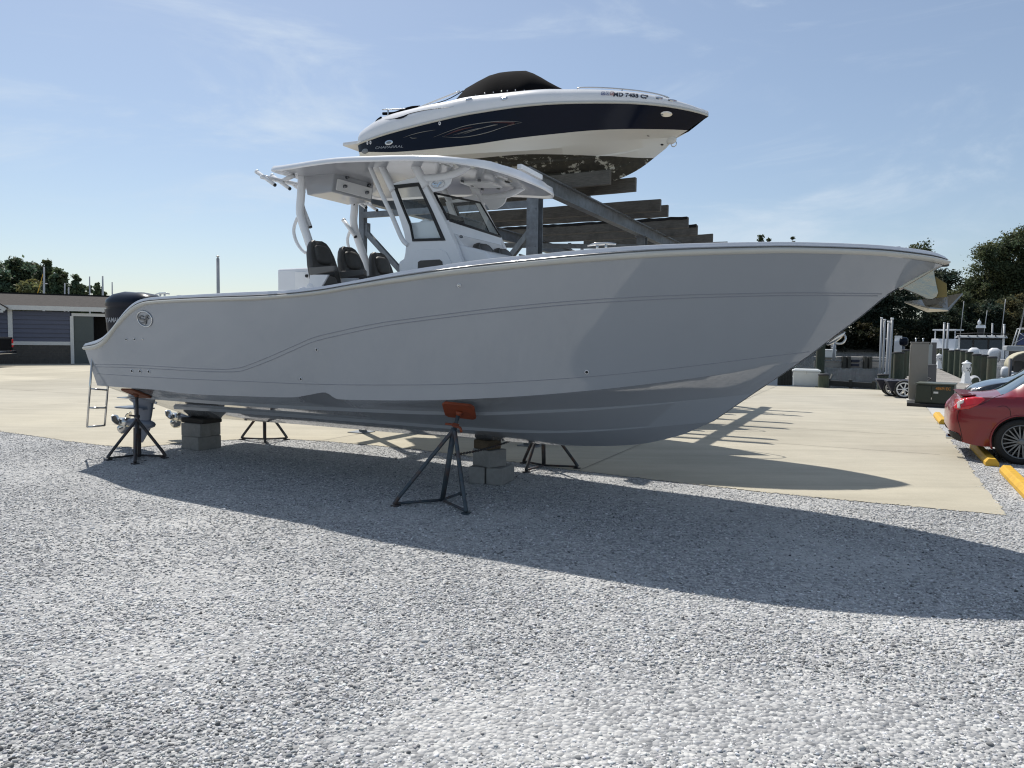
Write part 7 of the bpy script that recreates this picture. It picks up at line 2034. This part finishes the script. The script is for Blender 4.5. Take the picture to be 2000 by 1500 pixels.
tree_px(188, 212, 556, 95, 0, 'last small tree beside the outboard cowling', 7, col=md_, group=GL, ls=.21, nclump=80)
tree_px(36, 96, 549, 92, 0, 'low yellow-green tree in front of the dark trees above the shed', 8, col=lt, group=GL, ls=.21, nclump=100)
# the far bank of the creek
YB = 235
mb = MB(); rg = np.random.default_rng(5)
l0 = []
xs_ = np.linspace(-330, 420, 150)
bank = [[(x, YB - 6 + 2 * math.sin(x * .11) + (r * 7), ZW - .3 + h_) for x in xs_] for r, h_ in ((0, 0), (.3, .9), (1, 2.0), (3, 3.5), (60, 6))]
mb.smooth = True; mb.grid(bank); M['earth'] = mat('bank_earth', (.045, .038, .025), .95, var=.3, vscale=.4); o = mb.build('far_bank', M['earth']); tag(o, kind='structure')
GR = 'trees on the far bank'
def rt(x0, x1, y, dY, lab, seed, col, **k):
    if 'cr' in k: k['cr'] *= .9
    k.setdefault('nclump', 150); k.setdefault('low', .03); k.setdefault('ls', .40); k.setdefault('nleaf', 120)
    return tree_px(x0, x1, y, YB + dY, ZW + 1.2, lab, seed, col=col, group=GR, **k)
d2 = (.056, .074, .048); m2_ = (.098, .118, .058); l2 = (.16, .15, .075)
rt(1466, 1500, 463, 40, 'treetop peeking over the bow rail, left of the two small ones', 21, m2_, shape=True, nclump=190)
rt(1528, 1548, 466, 42, 'tiniest treetop peeking over the bow rail', 22, m2_, shape=True, nclump=150)
rt(1752, 1818, 466, 24, 'treetop standing over the bow tip of the grey boat', 23, m2_, low=.3, nclump=150)
rt(1560, 1640, 560, 6, 'dark tree on the far bank behind the bow, leftmost', 24, d2)
rt(1610, 1690, 545, 10, 'dark tree on the far bank above the bow eye', 25, d2)
rt(1660, 1745, 540, 8, 'dark tree on the far bank behind the white lift poles', 26, d2)
rt(1715, 1800, 545, 6, 'very dark tree on the far bank below the anchor', 27, d2)
rt(1778, 1864, 512, 16, 'dark tree on the far bank right behind the anchor', 28, d2, nclump=190)
rt(1838, 1905, 560, 4, 'dark green tree filling the dip right of the anchor', 29, m2_)
rt(1858, 1935, 528, 14, 'leafy green tree left of the tall oak on the far bank', 30, m2_, nclump=170)
rt(1888, 1962, 470, 10, 'tall open oak on the far bank, left half of the high crown', 31, m2_, nclump=150, low=.2, cr=2.2)
rt(1925, 2012, 443, 12, 'tallest tree of the far bank at the right edge', 32, m2_, nclump=230, low=.08, cr=2.4)
rt(1975, 2080, 455, 9, 'high tree of the far bank cut by the right edge', 33, m2_, nclump=200)
rt(1880, 1950, 590, -2, 'dark lower tree on the far bank behind the pilothouse boat', 34, d2)
rt(1940, 2010, 575, -3, 'yellow-green tree on the far bank behind the pipe tower', 35, l2)
rt(1800, 1870, 590, -1, 'dark low tree on the far bank above the cruiser', 36, d2)
rt(1590, 1650, 625, -3, 'reddish green bush tree on the far bank under the bow eye', 37, l2, nclump=60)
rt(1665, 1720, 632, -3, 'small olive tree on the far bank left of the white poles', 38, (.035, .036, .016), nclump=70)
# low woods farther along the shore
rg = np.random.default_rng(78)
bl = [(x, YB + 4 + rg.uniform(-2, 3), ZW + rg.uniform(3, 6.0), 6, 4, rg.uniform(2.5, 4.2)) for x in np.arange(-300, 62, 5)]
me, _ = crown_mesh(rg, bl, 1100, 40, .6, (.040, .055, .032), 2.6)
o = D.objects.new('distant_woods', me); COL.objects.link(o); tag(o, 'low dark woods along the far shore', 'woods', kind='stuff')
# undergrowth along the water
rg = np.random.default_rng(77)
bl = [(x, YB - 3 + rg.uniform(-1, 2), ZW + rg.uniform(1, 4.0), 5, 3, rg.uniform(2.5, 6.5)) for x in np.arange(60, 240, 4)]
me, _ = crown_mesh(rg, bl, 900, 70, .42, (.022, .026, .014), 2.4)
o = D.objects.new('shore_undergrowth', me); COL.objects.link(o); tag(o, 'dark tangled undergrowth along the far waterline', 'undergrowth', kind='stuff')
